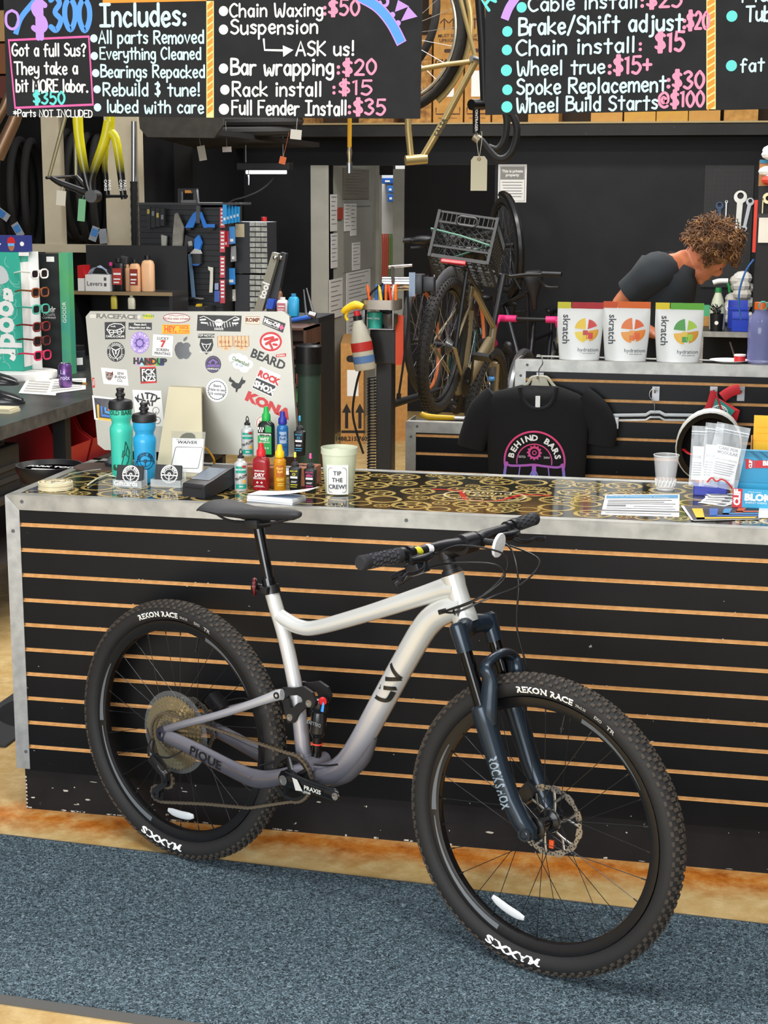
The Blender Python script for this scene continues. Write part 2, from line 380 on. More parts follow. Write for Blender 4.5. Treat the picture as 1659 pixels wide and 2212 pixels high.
TYRE = mat('#1d1c1c',.72,bump=.12,sc=60); TREAD = mat('#332f2b',.85,sc=50,h2='#4a4137',amt=.5)
RIM = mat('#121214',.3); HUB = mat('#0e0e10',.25); FORK = mat('#26313c',.24,.4); DEC = mat('#8d9194',.5); WDEC = mat('#e9e9e4',.6); ROT = mat('#b9b6b0',.3,.9)
Rw,rt,Zx = .3395,.0285,.368
WY = frame((0,0,0),(1,0,0),(0,-1,0))             # wheel local: x forward, y up, z towards the drive side
def tyre_pt(ang,rho,side=1,off=.0007):
    d = rho-Rw; y = math.sqrt(max(rt*rt-d*d,1e-8))+off
    return Vector((rho*sin(ang),-side*y,rho*cos(ang)))
def wheel(par,cx,cz,front):
    wl = MB().torus(.292,.004,RX(90) @ T(0,0,0)).build('wheel',RIM,par)
    wl.location = (cx,0,cz)
    # rim with inner wall
    b = MB(); pr = [(.2875,0),(.2895,.010),(.305,.0155),(.3145,.0155),(.3145,-.0155),(.305,-.0155),(.2895,-.010)]
    b.loft([[Vector((r*cos(a),y,r*sin(a))) for r,y in pr] for a in [2*pi*k/72 for k in range(72)]],False,True,True); sub(wl,'rim',RIM,b)
    for a0,a1 in ((200,262),(265,300),(20,60)):
        b = MB(); L = [R_(a0+(a1-a0)*k/14) for k in range(15)]
        o = [Vector(((.306-.005*(k/14))*sin(a),-.0163+.001*(k/14),(.306-.005*(k/14))*cos(a))) for k,a in enumerate(L)]; i = [Vector(((.294+.005*(k/14))*sin(a),-.0130-.001*(k/14),(.294+.005*(k/14))*cos(a))) for k,a in enumerate(L)]
        A,B = b.ring(o),b.ring(i); b.bridge(A,B,False); sub(wl,'rim_decal',mat('#5f6468',.4),b,'grey wedge decal on the rim')
    # tyre carcass + knobs
    b = MB(); prf = []
    for k in range(19):
        t = R_(-136+272*k/18); prf.append((Rw+rt*cos(t),rt*sin(t)))
    prf += [(.3095,-.0155),(.3095,.0155)]
    b.loft([[Vector((r*cos(a),y,r*sin(a))) for r,y in prf] for a in [2*pi*k/96 for k in range(96)]],False,True,True)
    ty = sub(wl,'tyre',TYRE,b)
    b = MB(); NK = 96
    for i in range(NK):
        for t,dw,dl,ph in ((-58,.0035,.0052,0),(-40,.0042,.004,.5),(-16,.0055,.0042,.15),(0,.004,.0035,.6),(16,.0055,.0042,.4),(40,.0042,.004,0),(58,.0035,.0052,.5)):
            a = 2*pi*(i+ph)/NK; tt = R_(t); rd = Vector((cos(a),0,sin(a))); n = rd*cos(tt)+Vector((0,sin(tt),0)); c = rd*Rw+n*rt; tg = Vector((-sin(a),0,cos(a)))
            m = frame(c,tg,n); b.box(-dl,dl,-dw,dw,-.001,.0031 if abs(t) < 30 else .0036,m)
    sub(wl,'tread',TREAD,b,'rows of dusty tread knobs',sm=None)
    def wrap(st,deg,rho,size,flip,m,sx=1.,bold=.02):
        b = MB()
        def w(p):
            if flip: return tyre_pt(R_(deg)-p.x/rho,rho-p.y)
            return tyre_pt(R_(deg)+p.x/rho,rho+p.y)
        b.text(st,size,None,warp=w,bold=bold,sx=sx); return sub(wl,'tyre_lettering',m,b,'white tyre lettering',sm=None)
    d0 = 1.5 if front else -11
    wrap('REKON RACE',d0,.334,.0205,False,WDEC,1.22,.04); wrap('29x2.25',d0+17,.333,.009,False,mat('#b5b5b0',.6)); wrap('EXO',d0+25.5,.333,.011,False,mat('#b5b5b0',.6)); wrap('TR',d0+32,.333,.014,False,mat('#b5b5b0',.6),1.4)
    wrap('MAXXIS',189,.334,.025,False,mat('#f4f4f0',.6),1.75,.045)
    # hub
    b = MB(); q = [(.0,.052),(.012,.052),(.014,.04),(.028,.036),(.028,.031),(.016,.026),(.016,-.026),(.028,-.031),(.028,-.036),(.014,-.045),(.012,-.056),(0,-.056)]
    b.lathe(q,20,WY @ T(0,0,0)); sub(wl,'hub',HUB,b)
    for k in range(28):
        sdn = 1 if k % 2 == 0 else -1; a = 2*pi*k/28; off = (1 if (k//2) % 2 == 0 else -1)*R_(72)
        e = Vector((.289*cos(a),0.003*sdn,.289*sin(a))); h = Vector((.027*cos(a+off),.0335*sdn,.027*sin(a+off)))
        d = (h-e); sub(wl,'spoke',mat('#3f4042',.3,.8),MB().cyl(e,h,.00095,None,5).cyl(e,e+d*.05,.0019,None,6))
    b = MB().cyl((.0,0,.29),(0,0,.24),.003,.0026,8).cyl((0,0,.252),(0,0,.246),.0042,None,8); v = sub(wl,'valve',BLK,b); 
    v.rotation_euler = (0,R_(10 if front else 13),0)
    # rotor on the far side
    ry = .038 if front else .042; Rr = .09 if front else .088; b = MB(); n = 120
    wv = [Rr-.003*(1 if (k % 10) < 5 else 0) for k in range(n)]
    o = [(wv[k]*cos(2*pi*k/n),wv[k]*sin(2*pi*k/n)) for k in range(n)]; i_ = [((Rr-.016+.003*(1 if (k % 10) < 5 else 0))*cos(2*pi*k/n),(Rr-.016+.003*(1 if (k % 10) < 5 else 0))*sin(2*pi*k/n)) for k in range(n)]
    MR = WY @ T(0,0,-ry); b.holed(o,i_,-.001,.001,MR)
    for k in range(6):
        a = 2*pi*k/6; P = [(.024*cos(a),.024*sin(a)),(.05*cos(a+.28),.05*sin(a+.28)),((Rr-.012)*cos(a+.42),(Rr-.012)*sin(a+.42))]
        b.tube([MR @ Vector((p[0],p[1],0)) for p in P],.0036,6,sm=3,fl=.35)
        P = [(.05*cos(a+.28),.05*sin(a+.28)),((Rr-.012)*cos(a+.05),(Rr-.012)*sin(a+.05))]; b.tube([MR @ Vector((p[0],p[1],0)) for p in P],.0032,6,fl=.35)
    b.holed(circ(.03,24),circ(.02,24),-.001,.001,MR); rot = sub(wl,'brake_rotor',ROT,b)
    b = MB()
    for k in range(72): a = 2*pi*k/72; b.disc((Rr-.0085+.003*(k % 3-1))*cos(a),(Rr-.0085+.003*(k % 3-1))*sin(a),.0019,.0014,MR,8)
    sub(wl,'rotor_slots',DBLK,b,sm=None)
    # spoke reflector
    a0 = 199 if front else 178; b = MB(); L = [R_(a0-11.5+23*k/12) for k in range(13)]; rf = .243
    o = [Vector((rf*sin(a),-.012,rf*cos(a))) for a in L]; b.tube(o,[.006,.0105,.0115,.0115,.0115,.0105,.006],10,fl=.35,upv=(sin(R_(a0)),0,cos(R_(a0))))
    sub(wl,'spoke_reflector',mat('#dfe3e6',.15,.1),b,'white crescent reflector between the spokes')
    return wl
wheel(bk,0,Zx,False)
fk_a = Vector((.3665,0,-.930)); fk_n = Vector((.930,0,.3665)); HT = Vector((.890,0,.937)); AX = Vector((1.163,0,Zx))
# frame
b = MB(); b.tube([(.447,0,.345),(.436,0,.40),(.412,0,.545),(.372,0,.69),(.338,0,.775),(.318,0,.825)],[.023,.021,.0195,.0195,.0195,.019],20,sm=4)
fr = sub(bk,'frame',FADE,b)
sub(fr,'top_tube',FADE,MB().tube([(.352,0,.752),(.372,0,.744),(.42,0,.733),(.48,0,.742),(.64,0,.804),(.80,0,.872),(.88,0,.905),(.905,0,.908)],[.02,.0205,.02,.0195,.021,.024,.028,.028],20,sm=6))
sub(fr,'down_tube',FADE,MB().tube([(.928,0,.868),(.88,0,.852),(.822,0,.807),(.758,0,.705),(.684,0,.572),(.62,0,.458),(.575,0,.394),(.522,0,.355),(.455,0,.338)],[.03,.033,.033,.032,.032,.031,.031,.031,.03],22,sm=6))
b = MB(); b.tube([HT+fk_a*t for t in (-.002,.012,.03,.06,.09,.108,.118)],[.0285,.028,.0255,.026,.03,.0315,.031],24); sub(fr,'head_tube',FADE,b)
sub(fr,'bottom_bracket_shell',FADE,MB().cyl((.44,-.042,.34),(.44,.042,.34),.025,None,24).cyl((.478,-.04,.376),(.478,.04,.376),.02,None,20).tube([(.452,0,.352),(.478,0,.378)],.026,14))
b = MB(); pth = [(.452,.345),(.53,.345),(.595,.395),(.642,.47)]
b.tube([(x+.012,0,z-.022) for x,z in [(.52,.352),(.575,.388),(.625,.445),(.655,.505)]],[.010,.017,.017,.008],14,sm=4); sub(fr,'down_tube_guard',mat('#4c4a50',.6),b,'rubber guard under the down tube')
b = MB(); b.tube([(.80,-.033,.815),(.87,-.034,.842)],.001,6); b.free if False else None; b.b.free()
# brand lettering on the down tube: slanted letters wrapped on the tube side
DTd = Vector((.76-.69,0,.705-.575)).normalized(); DTn = Vector((-DTd.z,0,DTd.x))
def on_dt(p,c=Vector((.728,0,.647)),rr_=.0325):
    s_ = min(.95,max(-.95,p.y/rr_)); return c+DTd*p.x+DTn*(p.y)+Vector((0,-math.sqrt(1-s_*s_)*rr_*1.03,0))
b = MB()
def slab(P):
    n = 6
    for (x0,y0,x1,y1),w in P: b.text if False else None
def strokes(b,S,w,f):
    for s_ in S:
        pp = spline([(x,y,0) for x,y in s_],4) if len(s_) > 2 else [Vector((s_[0][0]+(s_[1][0]-s_[0][0])*k/6,s_[0][1]+(s_[1][1]-s_[0][1])*k/6,0)) for k in range(7)]
        A = []; B = []
        for i,p in enumerate(pp):
            t = (pp[min(i+1,len(pp)-1)]-pp[max(i-1,0)]).normalized(); n = Vector((-t.y,t.x,0))*w/2; A.append(f(p+n)); B.append(f(p-n))
        b.bridge(b.ring(A),b.ring(B),False)
strokes(b,[[(-.06,.024),(-.052,-.006),(-.046,-.018),(-.036,-.021),(-.016,-.0215)],[(-.004,-.024),(-.02,.004)],[(-.026,.013),(-.03,.021)],[(.002,.012),(.027,-.0235)],[(.027,-.0235),(.044,.02)]],.0105,on_dt)
sub(fr,'frame_lettering',mat('#201f1c',.3),b,'black brand lettering down the down tube',sm=None)
b = MB(); hc = HT+fk_a*.083
for pts in ([(-.012,.018),(.004,.002),(.002,-.012),(-.01,.002)],[(.006,-.002),(.02,.012),(.018,-.004),(.008,-.016)]):
    b.face(b.ring([hc+fk_n*(p[0]-.004)-fk_a*p[1]+Vector((0,-math.sqrt(.0318**2-min(abs(p[0]-.004),.03)**2)-.0006,0)) for p in pts]))
sub(fr,'head_badge',mat('#2a2721',.3),b,'black chevron badge on the head tube',sm=None)
b = MB().box(-.012,.012,-.004,.003,-.006,.006,frame((.885,-.031,.853),DTd if False else (.9,0,.35),(0,0,1)),.002); sub(fr,'cable_port',BLK,b,'black rubber cable port')
# rear triangle
for s_ in (-1,1):
    b = MB().tube([(.0,.073*s_,.385),(.06,.073*s_,.412),(.2,.066*s_,.468),(.33,.058*s_,.527),(.385,.05*s_,.553),(.402,.048*s_,.558)],[.011,.0105,.0105,.012,.015,.015],12,sm=4,fl=.75); ss = sub(bk,'seat_stay',FADE,b)
    sub(ss,'pivot_bolt',BLK,MB().lathe([(.009,0),(.009,.004),(.005,.004),(.005,.001),(0,.001)],16,frame((.392,.058*s_,.556),(1,0,0),(0,s_,0))))
    b = MB().tube([(.0,.073*s_,.372),(.05,.073*s_,.366),(.15,.071*s_,.347),(.26,.067*s_,.324),(.325,.062*s_,.315),(.39,.056*s_,.33),(.478,.045*s_,.374)],[.018,.022,.024,.025,.027,.022,.014],14,sm=5,fl=.52); cs = sub(bk,'chain_stay',FADE,b)
    b = MB().lathe([(.021,0),(.021,.007),(.014,.01),(.008,.01),(.008,.004),(0,.004)],20,frame((0,.073*s_,.376),(1,0,0),(0,s_,0))); sub(cs,'dropout',BLK if s_ > 0 else mat('#3a3947',.3,.5),b)
    if s_ < 0:
        b = MB(); m = frame((.165,-.0845,.343),(.978,-.0,-.2),(0,-1,0)); b.text('PIQUE',.036,m,z=0.0005,bold=.02,sx=1.15); sub(cs,'stay_lettering',mat('#17161b',.3),b,'black lettering on the chain stay',sm=None)
        b = MB(); b.box(-.025,.185,-.014,.016,.012,.0135,frame((.14,-.071,.351),(.976,0,-.215),(0,0,1)),.004); sub(cs,'stay_guard',mat('#56525e',.55),b,'grey chain-slap guard on top of the chain stay')
# rocker link
Lk = [(.375,.548),(.392,.572),(.43,.578),(.462,.588),(.492,.577),(.503,.556),(.497,.538),(.47,.532),(.447,.51),(.432,.484),(.412,.48),(.403,.497),(.395,.53)]
cx_,cz_ = .43,.542
for s_ in (-1,1):
    inn = [(cx_+(x-cx_)*.42,cz_+.003+(z-cz_)*.36) for x,z in Lk]
    b = MB().holed(Lk,inn,.0,.009,frame((0,.028*s_,0),(1,0,0),(0,s_,0)) if s_ < 0 else frame((0,.028,0),(1,0,0),(0,-1,0)) @ T(0,0,-.009)); rk = sub(bk,'rocker_link',mat('#161618',.5),b)
    for x,z in ((.42,.497),(.483,.547)): sub(rk,'link_bolt',STEEL,MB().lathe([(.0095,0),(.0095,.003),(.006,.003),(.006,.001),(0,.001)],16,frame((x,.037*s_,z),(1,0,0),(0,s_,0))))
# shock
sx0,sz0,sx1,sz1 = .490,.552,.480,.404; dS = Vector((sx1-sx0,0,sz1-sz0)); P = lambda t: Vector((sx0,0,sz0))+dS*t
b = MB().tube([P(t) for t in (-.02,.0,.06,.19,.22,.24,.27,.55,.6,.62,.66,.7)],[.012,.02,.0225,.0225,.019,.019,.021,.021,.0225,.0225,.018,.016],22); sk = sub(bk,'rear_shock',mat('#121316',.2),b)
sub(sk,'shock_shaft',mat('#0e0e10',.15,.3),MB().cyl(P(.7),P(1.02),.0125,None,18).cyl(P(.98),P(1.06),.014,None,12))
sub(sk,'travel_ring',mat('#d6402f',.4),MB().torus(.0135,.0022,frame(P(.83),(0,1,0),dS),20,6),'red travel indicator ring')
sub(sk,'rebound_knob',RED,MB().lathe([(.010,0),(.011,.004),(.009,.012),(0,.012)],16,frame((.506,-.012,.553),(0,0,1),(.8,-.6,0))),'red dial')
sub(sk,'lockout_lever',mat('#2f86d8',.4),MB().tube([(.512,-.018,.556),(.515,-.02,.543),(.513,-.021,.527)],[.003,.004,.005],8,fl=.5),'blue lever')
b = MB()
for k in range(1): b.text('DELUXE',.013,frame(P(.42)+Vector((.0,-.0218,0)),-dS.cross(Vector((0,1,0))),(0,-1,0)),bold=.01)
sub(sk,'shock_lettering',DEC,b,sm=None)
# seat post, collar, saddle
sub(bk,'seat_post',mat('#0e0f11',.08),MB().tube([(.322,0,.81),(.275,0,.985)],.0148,20).tube([(.3185,0,.822),(.311,0,.848)],[.0195,.0185],20))
cl = sub(bk,'seat_clamp',mat('#17181a',.35),MB().tube([(.325,0,.808),(.319,0,.83)],.0235,22).box(-.012,.012,-.034,-.018,-.008,.01,frame((.322,0,.82),(1,0,0),(0,0,1)),.002))
rfl = sub(bk,'rear_reflector',mat('#1a1214',.3),MB().lathe([(.0,0),(.021,0),(.024,.004),(.022,.012),(.01,.016),(0,.016)],20,frame((.283,-.012,.823),(0,0,1),(-.75,-.6,0))).cyl((.318,-.01,.822),(.288,-.012,.823),.009,None,10))
sub(rfl,'lens',mat('#a01018',.15),MB().torus(.022,.0025,frame((.2775,-.016,.823),(0,0,1),(-.75,-.6,0)),24,6),'red lens rim')
b = MB()
sec = [(.112,.058,1.022,.0),(.12,.07,1.030,.012),(.15,.074,1.034,.026),(.19,.068,1.030,.03),(.24,.046,1.028,.03),(.29,.030,1.030,.03),(.35,.022,1.033,.027),(.395,.0195,1.035,.022),(.413,.013,1.033,.012),(.418,.005,1.028,.003)]
rings = []
for x,w,z,dp in sec:
    r_ = []
    for k in range(20):
        a = 2*pi*k/20; yy = w*cos(a); zz = sin(a)
        top = z-.010*(abs(cos(a))**2)*(w/.05)+(.0 if zz < 0 else .006*zz) - .004*math.exp(-(yy/.012)**2)*(1 if zz > 0 and .14 < x < .33 else 0)
        r_.append(Vector((x,yy,top+(dp*zz if zz < 0 else 0)*(1-.3*cos(a)**2))))
    rings.append(r_)
sa = sub(bk,'saddle',mat('#2c2d30',.6),b.loft(rings),sm=60)
b = MB()
for s_ in (-1,1): b.tube([(.15,.03*s_,1.008),(.19,.026*s_,.993),(.25,.022*s_,.992),(.31,.02*s_,.994),(.38,.008*s_,1.014)],.0036,8,sm=4)
sub(sa,'saddle_rails',BLK,b); sub(sa,'rail_clamp',mat('#1a1b1d',.4),MB().box(-.024,.024,-.03,.03,-.012,.012,frame((.272,0,.99),(1,0,.1),(0,0,1)),.005))
# fork
CR = HT+fk_a*.122
fo = sub(bk,'fork',FORK,MB().tube([CR+fk_a*.0,CR+fk_a*.012],.031,24).tube([CR+Vector((0,-.066,0))+fk_a*.018+fk_n*.02,CR+Vector((0,-.03,0))+fk_a*.006+fk_n*.012,CR+fk_a*.006,CR+Vector((0,.03,0))+fk_a*.006+fk_n*.012,CR+Vector((0,.066,0))+fk_a*.018+fk_n*.02],[.022,.024,.028,.024,.022],16,sm=4,fl=.9),'glossy black suspension fork crown')
L0 = fk_n*.02+CR; axo = (AX-CR).dot(fk_a); sidex = (AX-CR).dot(fk_n)
for s_ in (-1,1):
    o = L0+Vector((0,.066*s_,0)); lo = fk_n*(sidex-.02)
    sub(fo,'stanchion',mat('#0b0b0d',.1,.3),MB().cyl(o+fk_a*.02,o+fk_a*.30,.0165,None,22))
    sub(fo,'crown_cap',FORK,MB().tube([o-fk_a*.012,o-fk_a*.006,o+fk_a*.004,o+fk_a*.06],[.014,.021,.022,.020],20))
    b = MB().tube([o+fk_a*.19,o+fk_a*.195,o+fk_a*.225,o+fk_a*.235,o+fk_a*.36,o+fk_a*(axo-.085)+lo*.25,o+fk_a*(axo-.03)+lo*.6+Vector((0,-.004*s_,0)),o+fk_a*(axo)+lo+Vector((0,-.006*s_,0)),o+fk_a*(axo+.018)+lo*1.0+Vector((0,-.006*s_,0))],[.021,.026,.0275,.0265,.0245,.0235,.024,.023,.015],22)
    lg = sub(fo,'lower_leg',FORK,b)
    ap = AX+Vector((0,s_*.066,0))
    sub(fo,'axle_lug',FORK,MB().cyl(ap+Vector((0,s_*.018,0)),ap-Vector((0,s_*.02,0)),.0165,None,20).lathe([(.011,0),(.0085,.0015),(.0085,-.004),(0,-.004)],16,frame(ap+Vector((0,s_*.0185,0)),(1,0,0),(0,s_,0))))
    if s_ < 0:
        b = MB(); c_ = o+fk_a*.375+lo*.05
        def on_leg(p,c_=c_): 
            q = min(.019,max(-.019,p.y)); return c_+fk_a*p.x+fk_n*p.y*1+Vector((0,-math.sqrt(.0246**2-q*q)-.0008,0))
        for ln in ('ROCKSHOX',):
            for i,ch in enumerate(ln):
                b.text(ch,.036,None,(i-3.5)*.0162,0.0,bold=.03,sx=.58,warp=on_leg)
        sub(fo,'fork_lettering',mat('#7f8f9c',.4),b,'grey lettering down the fork leg',sm=None)
b = MB(); A1 = L0+Vector((0,-.068,0))+fk_a*.215+fk_n*.014; A2 = L0+Vector((0,-.06,0))+fk_a*.105+fk_n*.04; A3 = L0+fk_a*.088+fk_n*.052
b.tube([A1+fk_a*.03,A1,A2+fk_a*.035,A2,A3,Vector((A2.x,-A2.y,A2.z)),Vector((A2.x,-A2.y,A2.z))+fk_a*.035,Vector((A1.x,-A1.y,A1.z)),Vector((A1.x,-A1.y,A1.z))+fk_a*.03],[.016,.024,.02,.0165,.0155,.0165,.02,.024,.016],14,sm=4,fl=.72); sub(fo,'brake_arch',FORK,b)
sub(fo,'brake_caliper',mat('#15161a',.3),MB().box(-.03,.03,-.018,.018,-.022,.022,frame(AX+Vector((-.065,.045,.055)),(.6,0,.8),(0,1,0)),.006).cyl(AX+Vector((-.06,.03,.05)),AX+Vector((-.06,.062,.05)),.014,None,14))
sub(fo,'pad_tab',mat('#e8551d',.5),MB().box(-.006,.006,-.003,.003,-.012,.008,frame(AX+Vector((.012,.03,-.052)),(1,0,0),(0,0,1)),.001),'orange tab at the rotor')
wf = wheel(bk,AX.x,AX.z,True)
# cockpit
ST = HT-fk_a*.004
sub(bk,'headset_spacer',mat('#1a1b1e',.45),MB().tube([ST,ST-fk_a*.012],[.0285,.022],22).tube([ST-fk_a*.012,ST-fk_a*.036],.0188,22))
S2 = ST-fk_a*.056; BC = Vector((.927,0,1.021))
sub(bk,'stem',mat('#15161a',.35),MB().tube([ST-fk_a*.037,ST-fk_a*.077],.0205,22).tube([S2,BC],[.021,.024],14,fl=.9).cyl(BC+Vector((0,-.027,0)),BC+Vector((0,.027,0)),.025,None,20).cyl(ST-fk_a*.077,ST-fk_a*.082,.0165,None,18))
rgt = lambda y: Vector((BC.x-.034*(abs(y)/.37)**1.3,y,BC.z+.008*min(1,abs(y)/.12)-.002*(abs(y)/.37)))
b = MB(); ys = [-.375,-.3,-.2,-.12,-.08,-.03,.03,.08,.12,.2,.3,.375]
b.tube([rgt(y) for y in ys],[.011,.011,.0112,.0125,.016,.0168,.0168,.016,.0125,.0112,.011,.011],18,sm=3); hb = sub(bk,'handlebar',mat('#1b1c20',.4),b)
sub(hb,'width_sticker',mat('#e9eef2',.4),MB().tube([rgt(-.158),rgt(-.14)],.0122,18,caps=False),'white sticker band'); sub(hb,'caution_sticker',mat('#d8d22e',.4),MB().tube([rgt(-.2),rgt(-.178)],.0115,18,caps=False),'yellow sticker band')
for s_ in (-1,1):
    b = MB().tube([rgt(s_*y) for y in (.248,.254,.262,.30,.355,.366,.376,.381)],[.017,.0185,.016,.0158,.0162,.0178,.0178,.015],22)
    gp = sub(bk,'grip',mat('#222327',.75),b); b = MB(); rr2 = random.Random(5)
    for yy in [.27+.0115*k for k in range(8)]:
        for k in range(9):
            a = 2*pi*(k+.5*(int(yy*1000) % 2))/9; c = rgt(s_*yy); n = Vector((cos(a),0,sin(a))); m = frame(c+n*.0158,(0,s_,0),n); b.prism([(-.006,-.003),(.001,-.004),(.006,.002),(-.001,.004)],0,.0015,m)
    sub(gp,'grip_pads',mat('#3f4147',.7),b,'raised grey grip pads',sm=None)
    sub(gp,'lock_ring',mat('#101114',.3),MB().tube([rgt(s_*.236),rgt(s_*.25)],.0172,20).box(-.006,.006,-.006,.006,.014,.022,frame(rgt(s_*.243),(0,1,0),(.5,0,-.8)),.001))
    c = rgt(s_*.215); fw = Vector((.80,0,-.6)); inb = Vector((0,-s_,0))
    b = MB().tube([c+inb*-.008,c+inb*.008],.0165,16).tube([c+fw*.022+inb*-.02,c+fw*.026+inb*.012,c+fw*.022+inb*.05,c+fw*.016+inb*.075],[.009,.0125,.011,.006],12,sm=3).box(-.02,.02,-.008,.008,-.011,.011,frame(c+fw*.018,(0,1,0),fw),.003)
    lv = sub(bk,'brake_lever',mat('#121316',.3),b)
    b = MB().tube([c+fw*.032+inb*.022,c+fw*.05+inb*.0,c+fw*.056-inb*.035,c+fw*.054-inb*.07,c+fw*.062-inb*.095,c+fw*.058-inb*.108],[.006,.0065,.0055,.0055,.0065,.005],10,sm=5,fl=.6); sub(lv,'lever_blade',mat('#2a2b30',.3,.3),b)
    if s_ < 0:
        b = MB().box(-.024,.024,-.02,.018,-.016,.016,frame(c+Vector((.016,.012,-.034)),(0,1,0),(.4,0,-.9)),.006).tube([c+Vector((.0,.02,-.04)),c+Vector((-.022,-.01,-.052)),c+Vector((-.03,-.03,-.06))],[.006,.008,.007],10,sm=3,fl=.6).tube([c+Vector((.006,.01,-.05)),c+Vector((-.012,-.01,-.066)),c+Vector((-.02,-.022,-.074))],[.006,.008,.006],10,sm=3,fl=.6)
        sub(bk,'gear_shifter',mat('#1a1b1f',.3),b)
b = MB().lathe([(.0,0),(.028,.0),(.0295,.004),(.028,.008),(0,.009)],24,frame(BC+Vector((.055,.052,-.004)),(0,.9,-.35),(.9,.3,-.2)) @ Matrix.Diagonal((.78,1.05,1,1)))
fr_ = sub(bk,'front_reflector',mat('#e4e8ec',.12,.1,sc=300,bump=.5),b,'white oval reflector on the handlebar'); sub(fr_,'reflector_bracket',BLK,MB().cyl(BC+Vector((.0,.052,0)),BC+Vector((.05,.052,0)),.008,None,10).cyl(BC+Vector((0,.044,0)),BC+Vector((0,.06,0)),.02,None,16))
CAB = mat('#141416',.35)
def cable(*P,r=.0025): return sub(bk,'cable',CAB,MB().tube([Vector(p) for p in P],r,8,sm=7))
aR = rgt(-.215); aL = rgt(.215); cp = Vector((.885,-.034,.853))
cable(aR+Vector((.016,.08,-.014)),(.955,-.07,1.03),(1.03,.0,1.01),(1.03,.01,.96),(.99,-.03,.905),cp+Vector((.02,-.004,.008)),cp)
cable(aR+Vector((.016,.035,-.04)),(.95,-.09,.99),(1.02,-.02,.985),(1.035,.0,.95),(.98,-.04,.895),cp+Vector((.016,-.006,.006)),cp)
cable(aL+Vector((.013,-.08,-.012)),(1.0,.09,1.0),(1.04,.06,.93),(1.04,.06,.82),(1.07,.075,.7),A2+Vector((.04,.12,-.08)),AX+Vector((-.1,.07,.25)),AX+Vector((-.07,.06,.08)))
cable(aL+Vector((.02,-.05,-.03)),(1.06,.12,.98),(1.05,.06,.93),(1.0,.0,.90),(.93,-.036,.86),cp)
# drivetrain
BB = Vector((.44,0,.34)); CY = -.052
MCx = frame((BB.x,CY,BB.z),(1,0,0),(0,-1,0))
n = 32; out = []
for k in range(n*4): q = (.0655,.0685,.0655,.0625)[k % 4]; a = 2*pi*k/(n*4); out.append((q*cos(a),q*sin(a)))
cr = sub(bk,'crankset',mat('#2c2d30',.35,.6),MB().holed(out,circ(.053,n*4),-.0015,.0015,MCx),'black chainring and crank')
b = MB()
for k in range(5): a = 2*pi*k/5+.3; b.tube([MCx @ Vector((.022*cos(a),.022*sin(a),.004)),MCx @ Vector((.056*cos(a+.25),.056*sin(a+.25),0))],[.011,.007],8,fl=.4)
b.lathe([(.026,-.004),(.026,.01),(.018,.014),(0,.014)],24,MCx); sub(cr,'spider',mat('#0c0c0e',.3),b)
tip = Vector((.617,-.088,.342)); c0 = Vector((.44,-.074,.343)); ax_ = (tip-c0).normalized()
b = MB(); b.loft([[c0+ax_*t+Vector((0,cos(a)*dd,0))+Vector((0,0,1))*(sin(a)*w) for a in [2*pi*k/16 for k in range(16)]] for t,w,dd in ((-.024,.008,.007),(-.018,.018,.011),(0,.024,.013),(.025,.021,.012),(.08,.0165,.010),(.14,.0165,.0095),(.168,.0175,.0095),(.182,.013,.008),(.188,.005,.005))])
ca = sub(cr,'crank_arm',mat('#0d0e10',.18),b)
yq = Vector((0,-1,0)); fq = frame(c0+Vector((0,-.0135,0)),ax_,yq)
sub(ca,'crank_bolt',STEEL,MB().lathe([(.013,0),(.0135,.001),(.0095,.001),(.0095,-.006),(0,-.006)],24,fq) if True else None)
b = MB().poly([(.032,.016),(.05,.014),(.07,-.012),(.045,-.016)],.0008,fq).text('PRAXIS',.0155,fq,.105,.0,.0024,bold=.03,sx=1.2)
for k in range(6): b.rect(.076+.004*k,.078+.004*k,-.014,-.008,.0022,fq)
sub(ca,'crank_lettering',mat('#c9cac6',.4),b,'grey panel and white lettering on the crank arm',sm=None)
sub(ca,'pedal_thread',STEEL,MB().lathe([(.0095,0),(.0095,.002),(.006,.002),(.006,-.005),(0,-.005)],18,frame(tip+Vector((0,-.0085,0)),(1,0,0),yq)))
sub(cr,'crank_arm',mat('#0d0e10',.18),MB().tube([(.44,.066,.34),(.36,.078,.338),(.268,.085,.337)],[.016,.012,.012],12,fl=.6))
MK = frame((0,-.066,Zx),(1,0,0),(0,-1,0)); cg = None
for i,teeth in enumerate((51,45,39,34,29,25,22,19,16,14,12,10)):
    r = teeth*.00203; y = -.030-.0031*i; out = []
    for k in range(teeth*4): q = (r,r+.0026,r,r-.0026)[k % 4]; a = 2*pi*k/(teeth*4); out.append((q*cos(a),q*sin(a)))
    inn = [(max(.014,r-.0135)*cos(2*pi*k/(teeth*4)),max(.014,r-.0135)*sin(2*pi*k/(teeth*4))) for k in range(teeth*4)]
    mm = frame((0,y,Zx),(1,0,0),(0,-1,0)); b = MB().holed(out,inn,-.0009,.0009,mm)
    if i == 0:
        cg = sub(bk,'cassette',mat('#c4b594',.25,.9),b,'golden grey steel cassette')
    else: sub(cg,'sprocket',mat('#c4b594',.25,.9) if i < 7 else mat('#8f8880',.28,.9),b)
    if i in (0,1,2,3):
        b = MB()
        for k in range(7): a = 2*pi*k/7+i*.12; b.tube([mm @ Vector((.018*cos(a),.018*sin(a),0)),mm @ Vector(((r-.01)*cos(a+.18),(r-.01)*sin(a+.18),0))],.004,6,fl=.3)
        sub(cg,'sprocket_spider',mat('#8d8068',.35,.8),b)
sub(cg,'spoke_guard',mat('#cfd3d4',.1,0,a=.07),MB().holed(circ(.118,48),circ(.03,48),-.0008,.0008,frame((0,-.024,Zx),(1,0,0),(0,-1,0))),'clear plastic disc behind the cassette')
